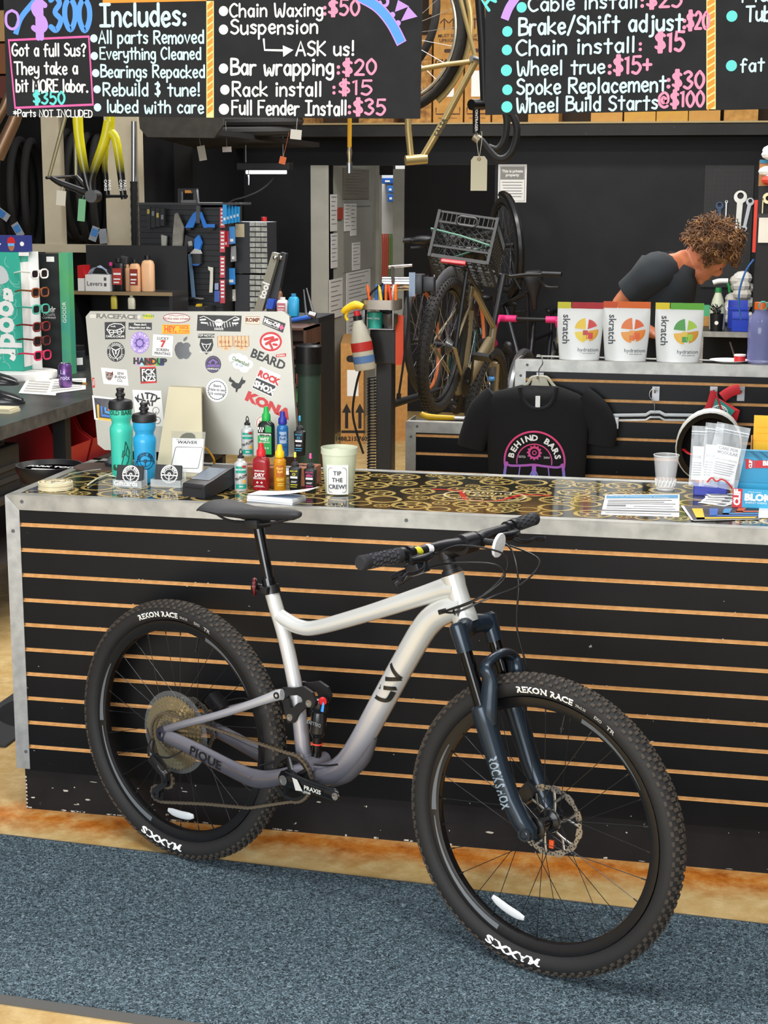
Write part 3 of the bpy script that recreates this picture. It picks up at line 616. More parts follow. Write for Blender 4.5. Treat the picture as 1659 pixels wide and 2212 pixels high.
RD1 = Vector((-.012,-.072,.282)); RD2 = Vector((-.012,-.075,.20)); 
rd = sub(bk,'rear_derailleur',mat('#16171a',.3),MB().tube([(-.03,-.083,.355),(-.036,-.085,.33),(-.03,-.086,.31)],[.007,.011,.013],12).box(-.03,.03,-.014,.014,-.013,.013,frame((-.004,-.088,.292),(.8,0,-.6),(0,-1,0)),.006).tube([(.0,-.09,.29),(.022,-.088,.27),(.02,-.084,.25)],[.013,.015,.012],12).tube([(-.055,-.08,.383),(-.048,-.082,.365),(-.034,-.084,.345)],[.003,.004,.006],8))
cg2 = [(.014,.246),(.026,.25),(.026,.236),(-.005,.21),(-.008,.19),(-.022,.185),(-.034,.2),(-.03,.215),(-.008,.23)]
sub(rd,'cage',mat('#1b1c1f',.35),MB().prism(cg2,.0,.0025,frame((0,-.084,0),(1,0,0),(0,-1,0))).prism(cg2,.0,.0025,frame((0,-.066,0),(1,0,0),(0,-1,0))))
for c in ((.016,.244),(-.021,.2)):
    o = []; [o.append(((.0235 if k % 2 else .0205)*cos(2*pi*k/28),(.0235 if k % 2 else .0205)*sin(2*pi*k/28))) for k in range(28)]
    sub(rd,'pulley',BLK,MB().holed(o,circ(.009,28),-.002,.002,frame((c[0],-.0745,c[1]),(1,0,0),(0,-1,0))).lathe([(.0045,.012),(0,.012),(0,-.012),(.0045,-.012)],10,frame((c[0],-.0745,c[1]),(1,0,0),(0,-1,0))))
CHY = -.0525; loop = []
for k in range(16): a = R_(100-190*k/15); loop.append((BB.x+.0655*cos(a),CY,BB.z+.0655*sin(a)))
loop += [(.3,-.058,.226),(.15,-.066,.205),(.0,-.0745,.178)]
for k in range(7): a = R_(-80-160*k/6); loop.append((-.021+.022*cos(a),-.0745,.2+.022*sin(a)))
for k in range(6): a = R_(-60+140*k/5); loop.append((.016+.022*cos(a),-.0745,.244+.022*sin(a)))
loop.append((-.03,-.064,.30))
for k in range(8): a = R_(200-125*k/7); loop.append((.062*cos(a),-.0545,Zx+.062*sin(a)))
loop += [(.2,-.053,.418)]
P = [Vector(p) for p in loop]; L = [(P[(i+1) % len(P)]-P[i]).length for i in range(len(P))]; tot = sum(L); n = int(tot/.0127); n -= n % 2; b = MB()
def along(s_):
    s_ %= tot
    for i,l in enumerate(L):
        if s_ <= l: return P[i].lerp(P[(i+1) % len(P)],s_/max(l,1e-9))
        s_ -= l
    return P[0]
for k in range(n):
    p,q = along(tot*k/n),along(tot*(k+1)/n); w = .0032 if k % 2 else .0022; d = (q-p)
    m = frame((p+q)/2,d,Vector((0,-1,0)))
    h = d.length/2+.0035
    for s_ in (-1,1): b.prism([(-h,-.003),(-h+.003,-.0042),(-.002,-.003),(.002,-.003),(h-.003,-.0042),(h,-.003),(h,.003),(h-.003,.0042),(.002,.003),(-.002,.003),(-h+.003,.0042),(-h,.003)],s_*w-.0006,s_*w+.0006,m)
    b.cyl(m @ Vector((h-.0035,0,-.004)),m @ Vector((h-.0035,0,.004)),.0035,None,6)
sub(bk,'chain',mat('#8b8071',.35,.85),b,sm=None)
sub(bk,'rear_brake_caliper',mat('#15161a',.3),MB().box(-.03,.03,-.018,.018,-.02,.02,frame((.085,.055,.45),(.7,0,-.5),(0,1,0)),.006).cyl((.085,.04,.45),(.085,.08,.45),.014,None,14))
cable((.1,.075,.455),(.17,.085,.47),(.22,.07,.42),(.24,.07,.34),(.33,.06,.33),(.45,.035,.372),r=.0024)
cable((-.034,-.09,.345),(-.02,-.1,.325),(.04,-.1,.322),(.08,-.085,.345)); cable((.325,-.05,.347),(.40,-.035,.374),(.52,-.028,.385),(.575,-.03,.40))
# ================================================================ things on the counter
CT = CH+.0012
def C3(u,v): p = atz(u,v,CT); return p.x,p.y
GB = mat('#101010',.6)
# ---- all-in-one computer seen from behind, covered in stickers
mc = at(405,975,.66); 
MM = frame((mc.x-.004,.662,mc.z+.012),(1,.0,0),(0,-1,.12))     # local x right, y up, z towards the viewer
mon = thing('desktop_computer','silver all-in-one computer seen from behind, its back covered in stickers','computer',MM)
MW,MH = .622,.432
def mpt(u,v):
    n = MM.col[2].to_3d(); d = Fv+Rv*((u-829.5)/FPX)-Uv*((v-1106)/FPX); o = MM.col[3].to_3d(); p = CP+d*((o-CP).dot(n)/d.dot(n)); q = MM.inverted() @ p; return q.x,q.y
xl,yb = mpt(208,972); xr,_ = mpt(637,985); _,yt = mpt(400,672)
pl = [mpt(*q) for q in ((195,672),(614,673),(625,684),(643,972),(632,987),(226,972),(211,960),(185,684))]
SIL = mat('#96948b',.4,.5,sc=2,h2='#a9a69c')
sub(mon,'back_shell',SIL,MB().prism(pl,-.022,0),'silver aluminium back',sm=20)
SZ = .0006
def stk(name,m,fn,label,layers=()):
    """sticker: base outline mesh + ink layers as its pieces"""
    b = MB(); fn(b); s = sub(mon,'sticker',m,b,label,sm=None)
    for mm,f in layers:
        b = MB(); f(b); sub(s,'print',mm,b,sm=None)
    return s
def Q(*pts): return lambda b,z=SZ: b.poly([mpt(*p) for p in pts],z)
def sc_(): return mpt(401,800)[0]-mpt(400,800)[0]
SPX = sc_()
def tx(st,u,v,px_,sx=1.,rot=0,bold=.02,z=2*SZ,lh=1.):
    def f(b):
        x,y = mpt(u,v); b.text(st,px_*SPX*1.25,T(x,y,z) @ RZ(rot),bold=bold,sx=sx,lh=lh)
    return f
def el(u,v,ru,rv,z=SZ,n=32):
    def f(b): x,y = mpt(u,v); b.disc(x,y,ru*SPX,z,None,n,rv*SPX)
    return f
def ringf(u,v,r,w,z=2*SZ,n=40,ry=None):
    def f(b): x,y = mpt(u,v); b.ribbon([(x+r*SPX*cos(2*pi*k/n),y+(ry or r)*SPX*sin(2*pi*k/n)) for k in range(n)],w*SPX,None,z,True)
    return f
def ln(w,*P,z=2*SZ,closed=False):
    def f(b): b.ribbon([mpt(*p) for p in P],w*SPX,None,z,closed)
    return f
def arct(st,u,v,r,size,a0=90,step=None,flip=False,z=2*SZ,bold=.02):
    def f(b):
        x,y = mpt(u,v); n = len(st); stp = step or size*.78/r*57.3
        for i,ch in enumerate(st):
            a = a0-(i-(n-1)/2)*stp if not flip else a0+(i-(n-1)/2)*stp
            m = T(x+r*SPX*cos(R_(a)),y+r*SPX*sin(R_(a)),z) @ RZ(a-90 if not flip else a+90); b.text(ch,size*SPX*1.25,m,bold=bold)
    return f
def many(*fs):
    def f(b):
        for q in fs: q(b)
    return f
SW = mat('#efeeea',.5); SK = mat('#1a1a1c',.45); SR = mat('#c21f1f',.45); SY = mat('#f2b21c',.5)
stk('raceface',mat('#c9c7bd',.4),Q((194,679),(304,681),(304,689),(194,687)),'grey lettering sticker at the top left corner',[(mat('#77766e',.5),tx('RACEFACE',252,684,10,1.5,-.5,.05))])
stk('',mat('#d6c234',.5),Q((307,684),(320,677),(333,683),(331,688),(312,689)),'yellow and green splash sticker',[(mat('#46a03a',.5),tx('THRASH',320,683,6,.9))])
stk('',SK,Q((226,696),(271,695),(271,732),(227,733)),'black sticker with a white outlined toy car',[(SW,many(ln(1.6,(231,712),(236,703),(246,699),(262,700),(269,706),(267,716),(236,719),closed=True),ln(1.4,(231,712),(250,714),(268,707)),ln(1.2,(240,705),(250,706),(247,703)),ringf(241,718,5,1.5),ringf(258,717,5,1.5),tx('CARL-E-CHOPE',249,727,5,.95)))])
stk('',mat('#2b2b2d',.5),Q((278,697),(328,697),(328,713),(278,712)),'dark grey sticker with two lines of white words',[(SW,tx('Please don\'t\ndisappoint your bike.',303,704.5,5,.9,0,.02,2*SZ,1.0))])
stk('',mat('#e6d9d0',.5),el(381.5,687,30.5,10.5),'oval pale pink sticker with a red border',[(mat('#8c4650',.5),many(ringf(381.5,687,29,1.5,ry=9.3),tx('PEOPLE AND OTHERS',381.5,689,4.6),ln(1,(365,683),(372,681),(381,683),(390,681),(398,683))))])
stk('',SY,Q((350,701),(410,701),(410,722),(350,721)),'yellow sticker with orange words',[(mat('#d5541c',.5),many(tx('HEY,',368,711.5,13,.8,0,.04),tx('NICE',398,708,7),tx('PIT STOPPER.',398,715.5,4,.8),ln(1,(352,703),(408,703)),ln(1,(352,719.5),(408,719.5))))])
stk('',SK,Q((427,680),(522,682),(520,716.5),(425,714.5)),'wide black sticker with a white winged skull',[(SW,many(ln(1.3,(432,686),(440,683),(449,687),(458,693),(470,696),(486,696),(497,690),(508,684),(517,688)),ln(3,(433,691),(444,690)),ln(3,(435,697),(446,698)),ln(3,(505,692),(516,690)),ln(3,(503,699),(514,698)),*[ln(1.2,(448+6*k,692+2*abs(k-5)**.5),(450+6*k,703+1.2*(5-abs(k-5)))) for k in range(11)],el(473,697,9,7,2*SZ),tx('DEADS',473,711,5)))])
stk('',mat('#e9dcc6',.5),Q((529,682),(562,682),(562,702),(529,701)),'cream sticker with brown words',[(mat('#7a3b24',.5),many(tx('ROMP',545.5,691.5,9,.95,0,.05),ln(.9,(530.5,683.5),(560.5,683.5),(560.5,700.5),(530.5,699.5),closed=True)))])
stk('',SK,Q((571,682),(617,699),(611,719),(566,700)),'tilted black sticker with outlined white lettering',[(SW,many(tx('Muc-Off',587,698.5,9,.9,-19,.05),ln(.8,(570,686),(605,699),(601,711),(567,698),closed=True))),(mat('#d65a86',.5),tx('+',608,708,12,1,-19,.1))])
stk('',mat('#a58bcf',.5),el(302,740,21,22.5),'round lilac sticker ringed with words',[(mat('#efe9f6',.5),many(arct('MIDWEST DIRT LEGION',302,740,17,5.6,70,18))),(mat('#4c3f86',.5),many(ringf(302,741,8,2.4,n=24),*[el(302+10.2*cos(k*pi/4),741+10.2*sin(k*pi/4),1.3,1.3,2*SZ,8) for k in range(8)]))])
stk('',SK,el(250.5,760,19.5,20.5),'round black sticker with a pale badger head',[(SW,many(ringf(250.5,760,13.5,.9),ln(2.2,(242,753),(250,757),(259,753)),ln(2,(243,757),(246,766),(250,773),(255,766),(258,757)),ln(3,(250.5,758),(250.5,764)),arct('WILDERNESS',250.5,760,16.5,4.2,90,14),arct('TRAIL BIKES',250.5,760,16.5,4.2,270,14,True)))])
stk('',SW,Q((331,722),(374.5,726),(372,771),(329,768)),'white square sticker with a red seven',[(SK,many(tx('LUCKY',352,731.5,6.5,1.,-2),tx('SCREEN',351.5,756,6.2,1.,-2),tx('PRINTING',351,764,6.2,1.,-2))),(SR,tx('7',352,743.5,15,1.1,-2,.05))])
stk('',mat('#0c0c0d',.12),lambda b: b.poly([mpt(*p) for p in ((396,742),(391,738.5),(384,740),(378.5,747),(377,756),(380,767),(386,775),(391,776),(396,774),(402,776),(407,774),(412,767),(414,763),(409,759),(408,752),(412,746),(408,741),(402,739.5))],SZ).poly([mpt(*p) for p in ((396,737),(397,731),(402,727.5),(405,727),(404,733),(400,736.5))],SZ),'glossy black fruit emblem with a leaf')
stk('',SK,many(Q((427,721),(464,721),(463,729),(428,730)),Q((433,732),(459,732),(461,745),(457,757),(446,766),(436,757),(431,745))),'black and white sticker of a bearded mascot under a name band',[(SW,many(tx('TOP NOTCH',445.5,725,5),ln(1.4,(436,741),(440,750),(446,758),(452,750),(456,741)),ln(1.5,(438,743),(444,744)),ln(1.5,(448,744),(454,743)),ln(1.6,(446,744),(446,750)),tx('MILWAUKEE',446,761,4)))])
SKN = mat('#e3bd95',.55)
stk('',SKN,many(*[Q((a,727),(a+8,725),(a+9,748),(a+1,750)) for a in (470,478,486,494,505,513,521,529)],Q((478,748),(500,746),(498,756),(480,757)),Q((508,746),(536,748),(532,757),(512,756))),'sticker of two fists with lettered knuckles',[(mat('#a9673c',.5),many(*[ln(.9,(a,727),(a+8,725),(a+9,748),(a+1,750),closed=True) for a in (470,478,486,494,505,513,521,529)],tx('B I K E',485,739,6,1.05),tx('P A C K',521,739,6,1.05),tx('671',489,753,4),tx('14',521,752,4)))])
stk('',SW,el(585,739,24.5,20.5),'round white and red sticker with a bold symbol',[(SR,many(ringf(585,738,21.5,4.5,ry=17.5),ln(6,(572,733),(590,729)),ln(6,(575,743),(587,736),(599,733)),ln(5,(583,742),(588,752)),ln(5,(591,744),(598,745))))])
stk('',SK,tx('BEARD',579,777,20,1.0,-20,.03,SZ),'black cut-out word in thin slanted letters')
stk('',SR,Q((596,766),(618,763),(618,770),(596,772)),'tiny red label sticker',[(SW,tx('SCREEN',607,768,3.5,1.1,6))])
stk('',SW,many(*[el(u,v,11,9.5,SZ*(.9+.03*k)) for k,(u,v) in enumerate(((505,774),(515,773),(525,777),(536,787),(528,795),(514,787)))]),'white cloud-shaped sticker',[(mat('#5d7a4c',.5),many(tx('Outershell',520,781,9,.8,-22),ln(1,(500,783),(512,777),(530,790)))),(mat('#4b7fae',.5),tx('SF, CA',517,789,4.5,1,-12))])
stk('',mat('#16151c',.4),el(460.5,787,17,17.5),'round black sticker with a purple crest',[(mat('#7a5fa6',.5),many(ringf(460.5,787,14.5,1.2),ln(4,(452,783),(460,777),(469,783)),ln(5,(450,790),(472,790)),ln(3,(455,783),(455,790)),ln(3,(466,783),(466,790)))),(SW,tx('RENEGADE',460.5,797,4.2))])
stk('',mat('#222',.4) if False else SK,Q((294,773),(354,774),(353,790),(295,789)),'rainbow sticker with black letters',[(m_,lambda b,k=k: Q((294+8.5*k,773+.15*k),(302.5+8.5*k,773+.15*k),(302.5+8.5*k,789.5),(294+8.5*k,789.5))(b,2*SZ)) for k,m_ in enumerate((mat('#c8a0c8',.5),mat('#a8d4e6',.5),mat('#7a4a30',.5),mat('#d8322c',.5),mat('#f08c28',.5),mat('#54b848',.5),mat('#2b3f98',.5)))]+[(SK,lambda b: tx('HANDUP',324,781,14,1.0,0,.05,4*SZ)(b))])
stk('',SR,Q((302,793),(336,792),(339,827),(304,829)),'red and black square sticker with bold white letters',[(SK,lambda b: Q((303,796.5),(337,795.5),(338.5,823),(304,825))(b,1.5*SZ)),(SW,many(tx('FCK',320.5,804,13,1.0,2,.03),tx('NZS',321.5,818,13,1.0,2,.03)))])
stk('',SW,Q((218,794),(274,799),(278,833),(224,829)),'white rectangular sticker with a red wildcat head',[(mat('#a8503c',.5),many(Q((227,801),(231,803),(241,805),(244,802),(245,812),(240,821),(235,822),(228,816)))),(mat('#4a4a4a',.5),many(tx('SEW\nBUENO\nCO.',260,815,6,1.,-3,.02,2*SZ,1.0))),(mat('#2a1410',.5),many(ln(1,(230,809),(234,811)),ln(1,(238,811),(242,809)),ln(1.6,(233,817),(239,817)),z=0) if False else many(ln(1.2,(230,809),(234,811),z=3*SZ),ln(1.2,(238,811),(242,809),z=3*SZ),ln(1.6,(233,817),(239,817),z=3*SZ)))])
stk('',SR,Q((199,816),(204,816),(205,837),(200,838)),'small upright red label sticker at the left edge',[(SW,tx('TOOL',202,826,4,1,-88))])
stk('',SW,el(469,843,23.5,24),'round white sticker with a toothed ring and script',[(mat('#4a5560',.5),many(ringf(469,843,18.5,1.2),*[el(469+20*cos(2*pi*k/24),843+20*sin(2*pi*k/24),1,1,2*SZ,6) for k in range(24)],tx('Beers\nHate to see\nUs coming',469,842,6.4,.9,-3)))])
stk('',SK,lambda b: b.poly([mpt(*p) for p in ((495,818),(498,813),(500,819),(505,822),(510,827),(516,828),(520,821),(524,813),(524,820),(531,822),(529,827),(523,831),(520,838),(514,841),(512,848),(509,846),(509,839),(505,838),(499,832),(502,827),(494,823))],SZ),'black silhouette sticker of a winged figure')
stk('',SW,Q((563,792),(607,811),(587,858),(544,838)),'tilted square sticker, red lettering over black',[(SK,lambda b: Q((554,816),(596,834),(586.5,856),(545.5,837))(b,1.5*SZ)),(SR,tx('ROCK',580,816,14,.95,-23,.06)),(SW,tx('SHOX',571,838,14,.95,-23,.06))])
stk('',SR,tx('KONA',578,876,20,1.35,-22,.07,SZ),'big red cut-out word in slanted letters')
stk('',SW,Q((199,854),(258,861),(257,913),(204,906)),'square sticker with yellow, blue and orange chevrons',[(mat('#37334a',.5),Q((203,859),(255,864),(254,910),(208,903))),*[(m_,lambda b,k=k: many(ln(5,(212+8*k,876+3*k),(213+8*k,904-7*k),(253,909-7*k),z=(3+k)*SZ))(b)) for k,m_ in enumerate((mat('#e6b53a',.5),mat('#3f78c8',.5),mat('#4a9ad8',.5),mat('#d8603a',.5)))],(mat('#e6dcb8',.5),lambda b: Q((243,863),(257,865),(256,882),(247,876))(b,8*SZ))])
stk('',SW,Q((286,842),(348,844),(355,921),(295,918)),'tall white sticker with jagged letters over a cat riding a cart',[(SK,many(arct('KITTY',318,890,33,14,90,18,bold=.05),tx('CAT',319,871,12,1,-2,.06))),(mat('#5b5b5e',.5),many(el(313,888,6,6,2*SZ),el(314,900,9,8,2*SZ),ringf(309,910,6,1.5),ringf(325,911,5,1.3),ringf(340,908,7,1.3),ringf(337,887,7,1.1),ln(1.5,(316,905),(328,900),(338,890)),ln(1.4,(322,906),(340,907))))])
stk('',mat('#e8dcd2',.5),el(568,914,16,15),'round cream sticker with a red border behind the lube bottles',[(mat('#a33a3a',.5),many(ringf(568,914,13.5,1.2),tx('BELL',568,912,6)))])
# ---- slanted computer stand with the waiver sheet
TL,TR_ = at(366,835,.655),at(433,838,.655); BL,BR = atz(337,1030,CT),atz(436,1033,CT); MI = MM.inverted()
def spt(s,t): lo = BL.lerp(BR,s); hi = TL.lerp(TR_,s); return lo.lerp(hi,t)
nn = (BR-BL).cross(TL-BL).normalized(); nn = nn if nn.y < 0 else -nn
CRM = mat('#dcd2b2',.4,.1); bk_ = Vector((0,.008,0)); b = MB()  # cream cast of the lighting is put into the aluminium's base colour
b.loft([[MI @ q for q in (spt(-.02,t),spt(1.02,t),spt(1.02,t)+bk_,spt(-.02,t)+bk_)] for t in (0,.5,1)]); b.loft([[MI @ q for q in (TL,TR_,TR_+Vector((0,.03,-.03)),TL+Vector((0,.03,-.03)))],[MI @ (q+Vector((0,.04,0))) for q in (TL,TR_,TR_+Vector((0,0,-.03)),TL+Vector((0,0,-.03)))]])
up_ = Vector((0,0,.006)); k_ = Vector((0,.19,0)); b.loft([[MI @ q for q in (BL,BR,BR+k_,BL+k_)],[MI @ (q+up_) for q in (BL,BR,BR+k_,BL+k_)]])
sub(mon,'stand',CRM,b,'pale slanted metal stand',sm=None)
st_ = thing('waiver_sign','clear sleeve with a white waiver sheet fixed to the slanted computer stand','sign',(0,0,0))
SMx = lambda s,t,d=.001: frame(spt(s,t)+nn*d,BR-BL,nn)
b = MB(); b.quad([spt(.36,.03)+nn*.0015,spt(1.02,.02)+nn*.0015,spt(1.12,.50)+nn*.0015,spt(.22,.50)+nn*.0015]); sub(st_,'plastic_sleeve',mat('#d6d4c4',.2,0,a=.45),b,'clear plastic sleeve',sm=None)
b = MB(); b.quad([spt(.34,.06)+nn*.002,spt(1.0,.05)+nn*.002,spt(1.07,.42)+nn*.002,spt(.27,.42)+nn*.002]); wv = sub(st_,'waiver_sheet',PAPER,b,'white sheet headed with the word WAIVER',sm=None)
b = MB(); b.text('WAIVER',.016,SMx(.66,.375,.0026),bold=.02,sx=1.1).text('Please scan, complete & show staff before',.0045,SMx(.67,.405,.0026))
m_ = SMx(.66,.21,.0028); b.ribbon(rrect(.088,.084,.006),.0016,m_,0,True); sub(wv,'lettering',mat('#3a4048',.6),b,sm=None)
b = MB(); b.poly([(-.026,0),(-.02,.014),(-.008,.021),(.008,.021),(.02,.014),(.026,0)],0,SMx(.66,.425,.0022)); sub(st_,'paper_tab',mat('#6f7064',.6),b,'grey half-round paper tab',sm=None)
# ---- drinks bottles
def sports_bottle(u,v,h,col,label,deco):
    x,y = C3(u,v); t = thing('sports_bottle',label,'bottle',(x,y,CT),'sports bottles')
    k = h/.245; prof = [(0,0),(.030,0),(.033,.004),(.0335,.05),(.034,.10),(.0355,.118),(.036,.13),(.0355,.142),(.029,.152),(.0285,.158),(.033,.168),(.035,.176),(.035,.196),(0,.196)]
    bd = sub(t,'body',mat(col,.28),MB().lathe([(r,z*k) for r,z in prof],32))
    lid = sub(t,'lid',mat('#1b1b1d',.5),MB().lathe([(.0355,.194*k),(.0375,.196*k),(.0375,.212*k),(.034,.219*k),(.016,.224*k),(.012,.224*k),(.0115,.23*k),(.015,.232*k),(.015,.238*k),(.011,.242*k),(.011,.247*k),(.013,.249*k),(.012,.254*k),(0,.256*k)],32),'black lid with a pull nozzle')
    a0 = math.atan2(CP.y-y,CP.x-x)
    def wr(r,zc): return lambda p: Vector(((r+.0004)*cos(a0+p.x/r),(r+.0004)*sin(a0+p.x/r),(zc+p.y)*k))
    for m,f in deco: b = MB(); f(b,wr); sub(bd,'print',m,b,sm=None)
    return t
def d1(b,wr):
    w = wr(.035,.186); b.text('OLD BARS',.017,None,warp=w,bold=.03)
    w = wr(.0345,.06)
    for P in ([(-.008,-.04),(.004,.0),(.012,.045)],[(.002,-.035),(.02,-.01),(.024,.02)],[(.012,.045),(.026,.01)],[(.004,.02),(.0,.0),(.012,.01)],[(.018,.03),(.012,.01),(.02,.0)]):
        pp = spline([(x,y,0) for x,y in P],5)
        b.bridge(b.ring([w(Vector((p.x-.0013,p.y))) for p in pp]),b.ring([w(Vector((p.x+.0013,p.y))) for p in pp]),False)
    b.face(b.ring([w(Vector((-.018+.02*q[0],-.03+.014*q[1]))) for q in rrect(1.4,1.2,.3)]))
sports_bottle(265,1029,.268,'#41c8b0','turquoise sports bottle with a black lid, left of the blue bottle',[(mat('#1f4a2c',.5),d1)])
def d2(b,wr):
    w = wr(.0345,.085); n = 40
    for r0,r1 in ((.0255,.0275),(.0165,.0178),(.004,.006)):
        b.bridge(b.ring([w(Vector((r0*cos(2*pi*k/n),r0*sin(2*pi*k/n)-.012))) for k in range(n)]),b.ring([w(Vector((r1*cos(2*pi*k/n),r1*sin(2*pi*k/n)-.012))) for k in range(n)]))
    for i,ch in enumerate('BEHIND BARS'):
        a = R_(90-(i-5)*15.5)
        def w2(p,a=a): return w(Vector((.0215*cos(a)+p.x*sin(a)+p.y*cos(a),.0215*sin(a)-.012-p.x*cos(a)+p.y*sin(a))))
        b.text(ch,.0095,None,warp=w2,bold=.04)
    for P in ([(-.03,-.014),(0,-.011),(.03,-.014)],[(-.03,-.014),(-.033,-.024)],[(.03,-.014),(.034,-.026)],[(0,-.012),(0,-.03)]):
        pp = spline([(x,y,0) for x,y in P],5); vert = abs(P[0][0]-P[-1][0]) < .008
        o = Vector((.0012,0)) if vert else Vector((0,.0012))
        b.bridge(b.ring([w(Vector((p.x,p.y))-o) for p in pp]),b.ring([w(Vector((p.x,p.y))+o) for p in pp]),False)
sports_bottle(315,1041,.236,'#2da3d8','sky blue sports bottle with a navy ring emblem, right of the turquoise one',[(mat('#14233a',.5),d2)])
# ---- wooden coasters
x,y = C3(120,1056)
for i in range(5):
    t = thing('wooden_coaster','pale wooden coaster, '+('bottom','second from the bottom','middle','second from the top','engraved topmost')[i]+' one of the stack at the counter\'s left end','coaster',T(x+.001*(i % 2),y+.001*((i*7) % 3-1),CT+.0046*i),'stack of wooden coasters')
    sub(t,'disc',mat('#dccfa6',.65,sc=20,h2='#e8dfc2'),MB().lathe([(0,.0002),(.0505,.0002),(.0515,.001),(.0515,.0036),(.0505,.0044),(0,.0044)],40))
    if i == 4:
        b = MB()
        for r in (.046,.031,.012): b.ribbon(circ(r,40),.003,None,.0047,True)
        for i_,ch in enumerate('BEHIND BARS'): a = 90-(i_-5)*14; b.text(ch,.011,T(.0385*cos(R_(a)),.0385*sin(R_(a)),.0048) @ RZ(a-90),bold=.02)
        b.ribbon([(-.03,.0),(.03,.0)],.004,None,.0047).ribbon([(0,.0),(0,-.028)],.004,None,.0047); sub(t,'engraving',mat('#7a6235',.7),b,'dark engraved ring emblem',sm=None)
# ---- card holders with gift cards
def emblem(b,m,s):
    for r,w in ((.47,.055),(.27,.03),(.07,.05)): b.ribbon(circ(r*s,32),w*s,m,0,True)
    for i_,ch in enumerate('BEHIND BARS'): a = 90-(i_-5)*15; b.text(ch,.17*s,m @ T(.37*s*cos(R_(a)),.37*s*sin(R_(a)),0) @ RZ(a-90),bold=.04)
    b.ribbon([(-.42*s,-.06*s),(.42*s,-.06*s)],.06*s,m).ribbon([(0,-.06*s),(0,-.34*s)],.06*s,m).ribbon([(-.42*s,-.06*s),(-.45*s,-.22*s)],.05*s,m).ribbon([(.42*s,-.06*s),(.45*s,-.22*s)],.05*s,m)
    b.ribbon([(-.3*s,-.36*s),(-.16*s,-.43*s),(0,-.45*s),(.16*s,-.43*s),(.3*s,-.36*s)],.07*s,m)
def card_holder(u,v,label,gl,gift):
    x,y = C3(u,v); M = T(x,y,CT) @ RZ(-4); W = .094 if gift else .098
    t = thing('card_holder',label,'card holder',M,'clear card holders')
    b = MB().box(-W/2,W/2,-.012,.034,0,.003).box(-W/2,W/2,-.012,-.0095,0,.022).box(-W/2,W/2,.03,.033,0,.05).box(-W/2,-W/2+.003,-.012,.033,.003,.022).box(W/2-.003,W/2,-.012,.033,.003,.022)
    sub(t,'holder',mat('#e8eef0',.05,0,a=.3),b,'clear plastic holder',sm=None)
    if gift: sub(t,'lettering',WHT,MB().text('Giftcards',.021,T(-.004,-.0125,.012) @ FACE,bold=.03),'white hand lettering on the holder',sm=None)
    c = thing('gift_card',gl,'card',M @ T(0,.002,.0035) @ RX(-12),'gift cards in holders')
    sub(c,'card',mat('#191a1b',.4),MB().prism(rrect(.086,.062,.003,3,0,.031),0,.006,FACE @ T(0,0,-.006)),sm=None)
    b = MB(); emblem(b,T(.004,-.0006,.034) @ FACE,.056); sub(c,'emblem',WHT,b,'white ring emblem',sm=None)
card_holder(278,1052,'clear holder marked Giftcards in front of the turquoise bottle','black card with white ring emblem in the holder marked Giftcards',True)
card_holder(361,1051,'clear unmarked card holder in front of the cream stand','black card with white ring emblem in the unmarked holder',False)
# ---- payment terminal
x,y = C3(445,1068); t = thing('card_terminal','black handheld card payment terminal lying on the counter','payment terminal',T(x,y+.02,CT) @ RZ(-16))
b = MB(); secs = [(-.075,.0395,.0,.036),(-.072,.0405,.0,.04),(-.03,.041,.0,.048),(.05,.041,.012,.066),(.088,.0405,.02,.072),(.094,.039,.024,.07)]
b.loft([[Vector((-w,yy,z0)),Vector((w,yy,z0)),Vector((w+.001,yy,z0+.01)),Vector((w-.002,yy,z1-.002)),Vector((w-.006,yy,z1)),Vector((-w+.006,yy,z1)),Vector((-w+.002,yy,z1-.002)),Vector((-w-.001,yy,z0+.01))] for yy,w,z0,z1 in secs]); sub(t,'body',mat('#222327',.45),b,sm=30)
sub(t,'rear_foot',mat('#1a1b1e',.5),MB().box(-.038,.038,.06,.09,0,.026,None,.004),sm=None)
sub(t,'screen',mat('#7e8792',.08),MB().quad([Vector(p) for p in ((-.032,-.04,.0472),(.032,-.04,.0472),(.032,.055,.0675),(-.032,.055,.0675))]),'grey glass screen',sm=None)
sub(t,'card_slot',mat('#060607',.6),MB().box(-.03,.03,-.0765,-.074,.026,.029),sm=None)
b = MB(); b.text('tap',.01,frame((.0,.075,.0712),(1,0,0),(0,-.2,1))); sub(t,'tap_mark',GRY,b,sm=None)
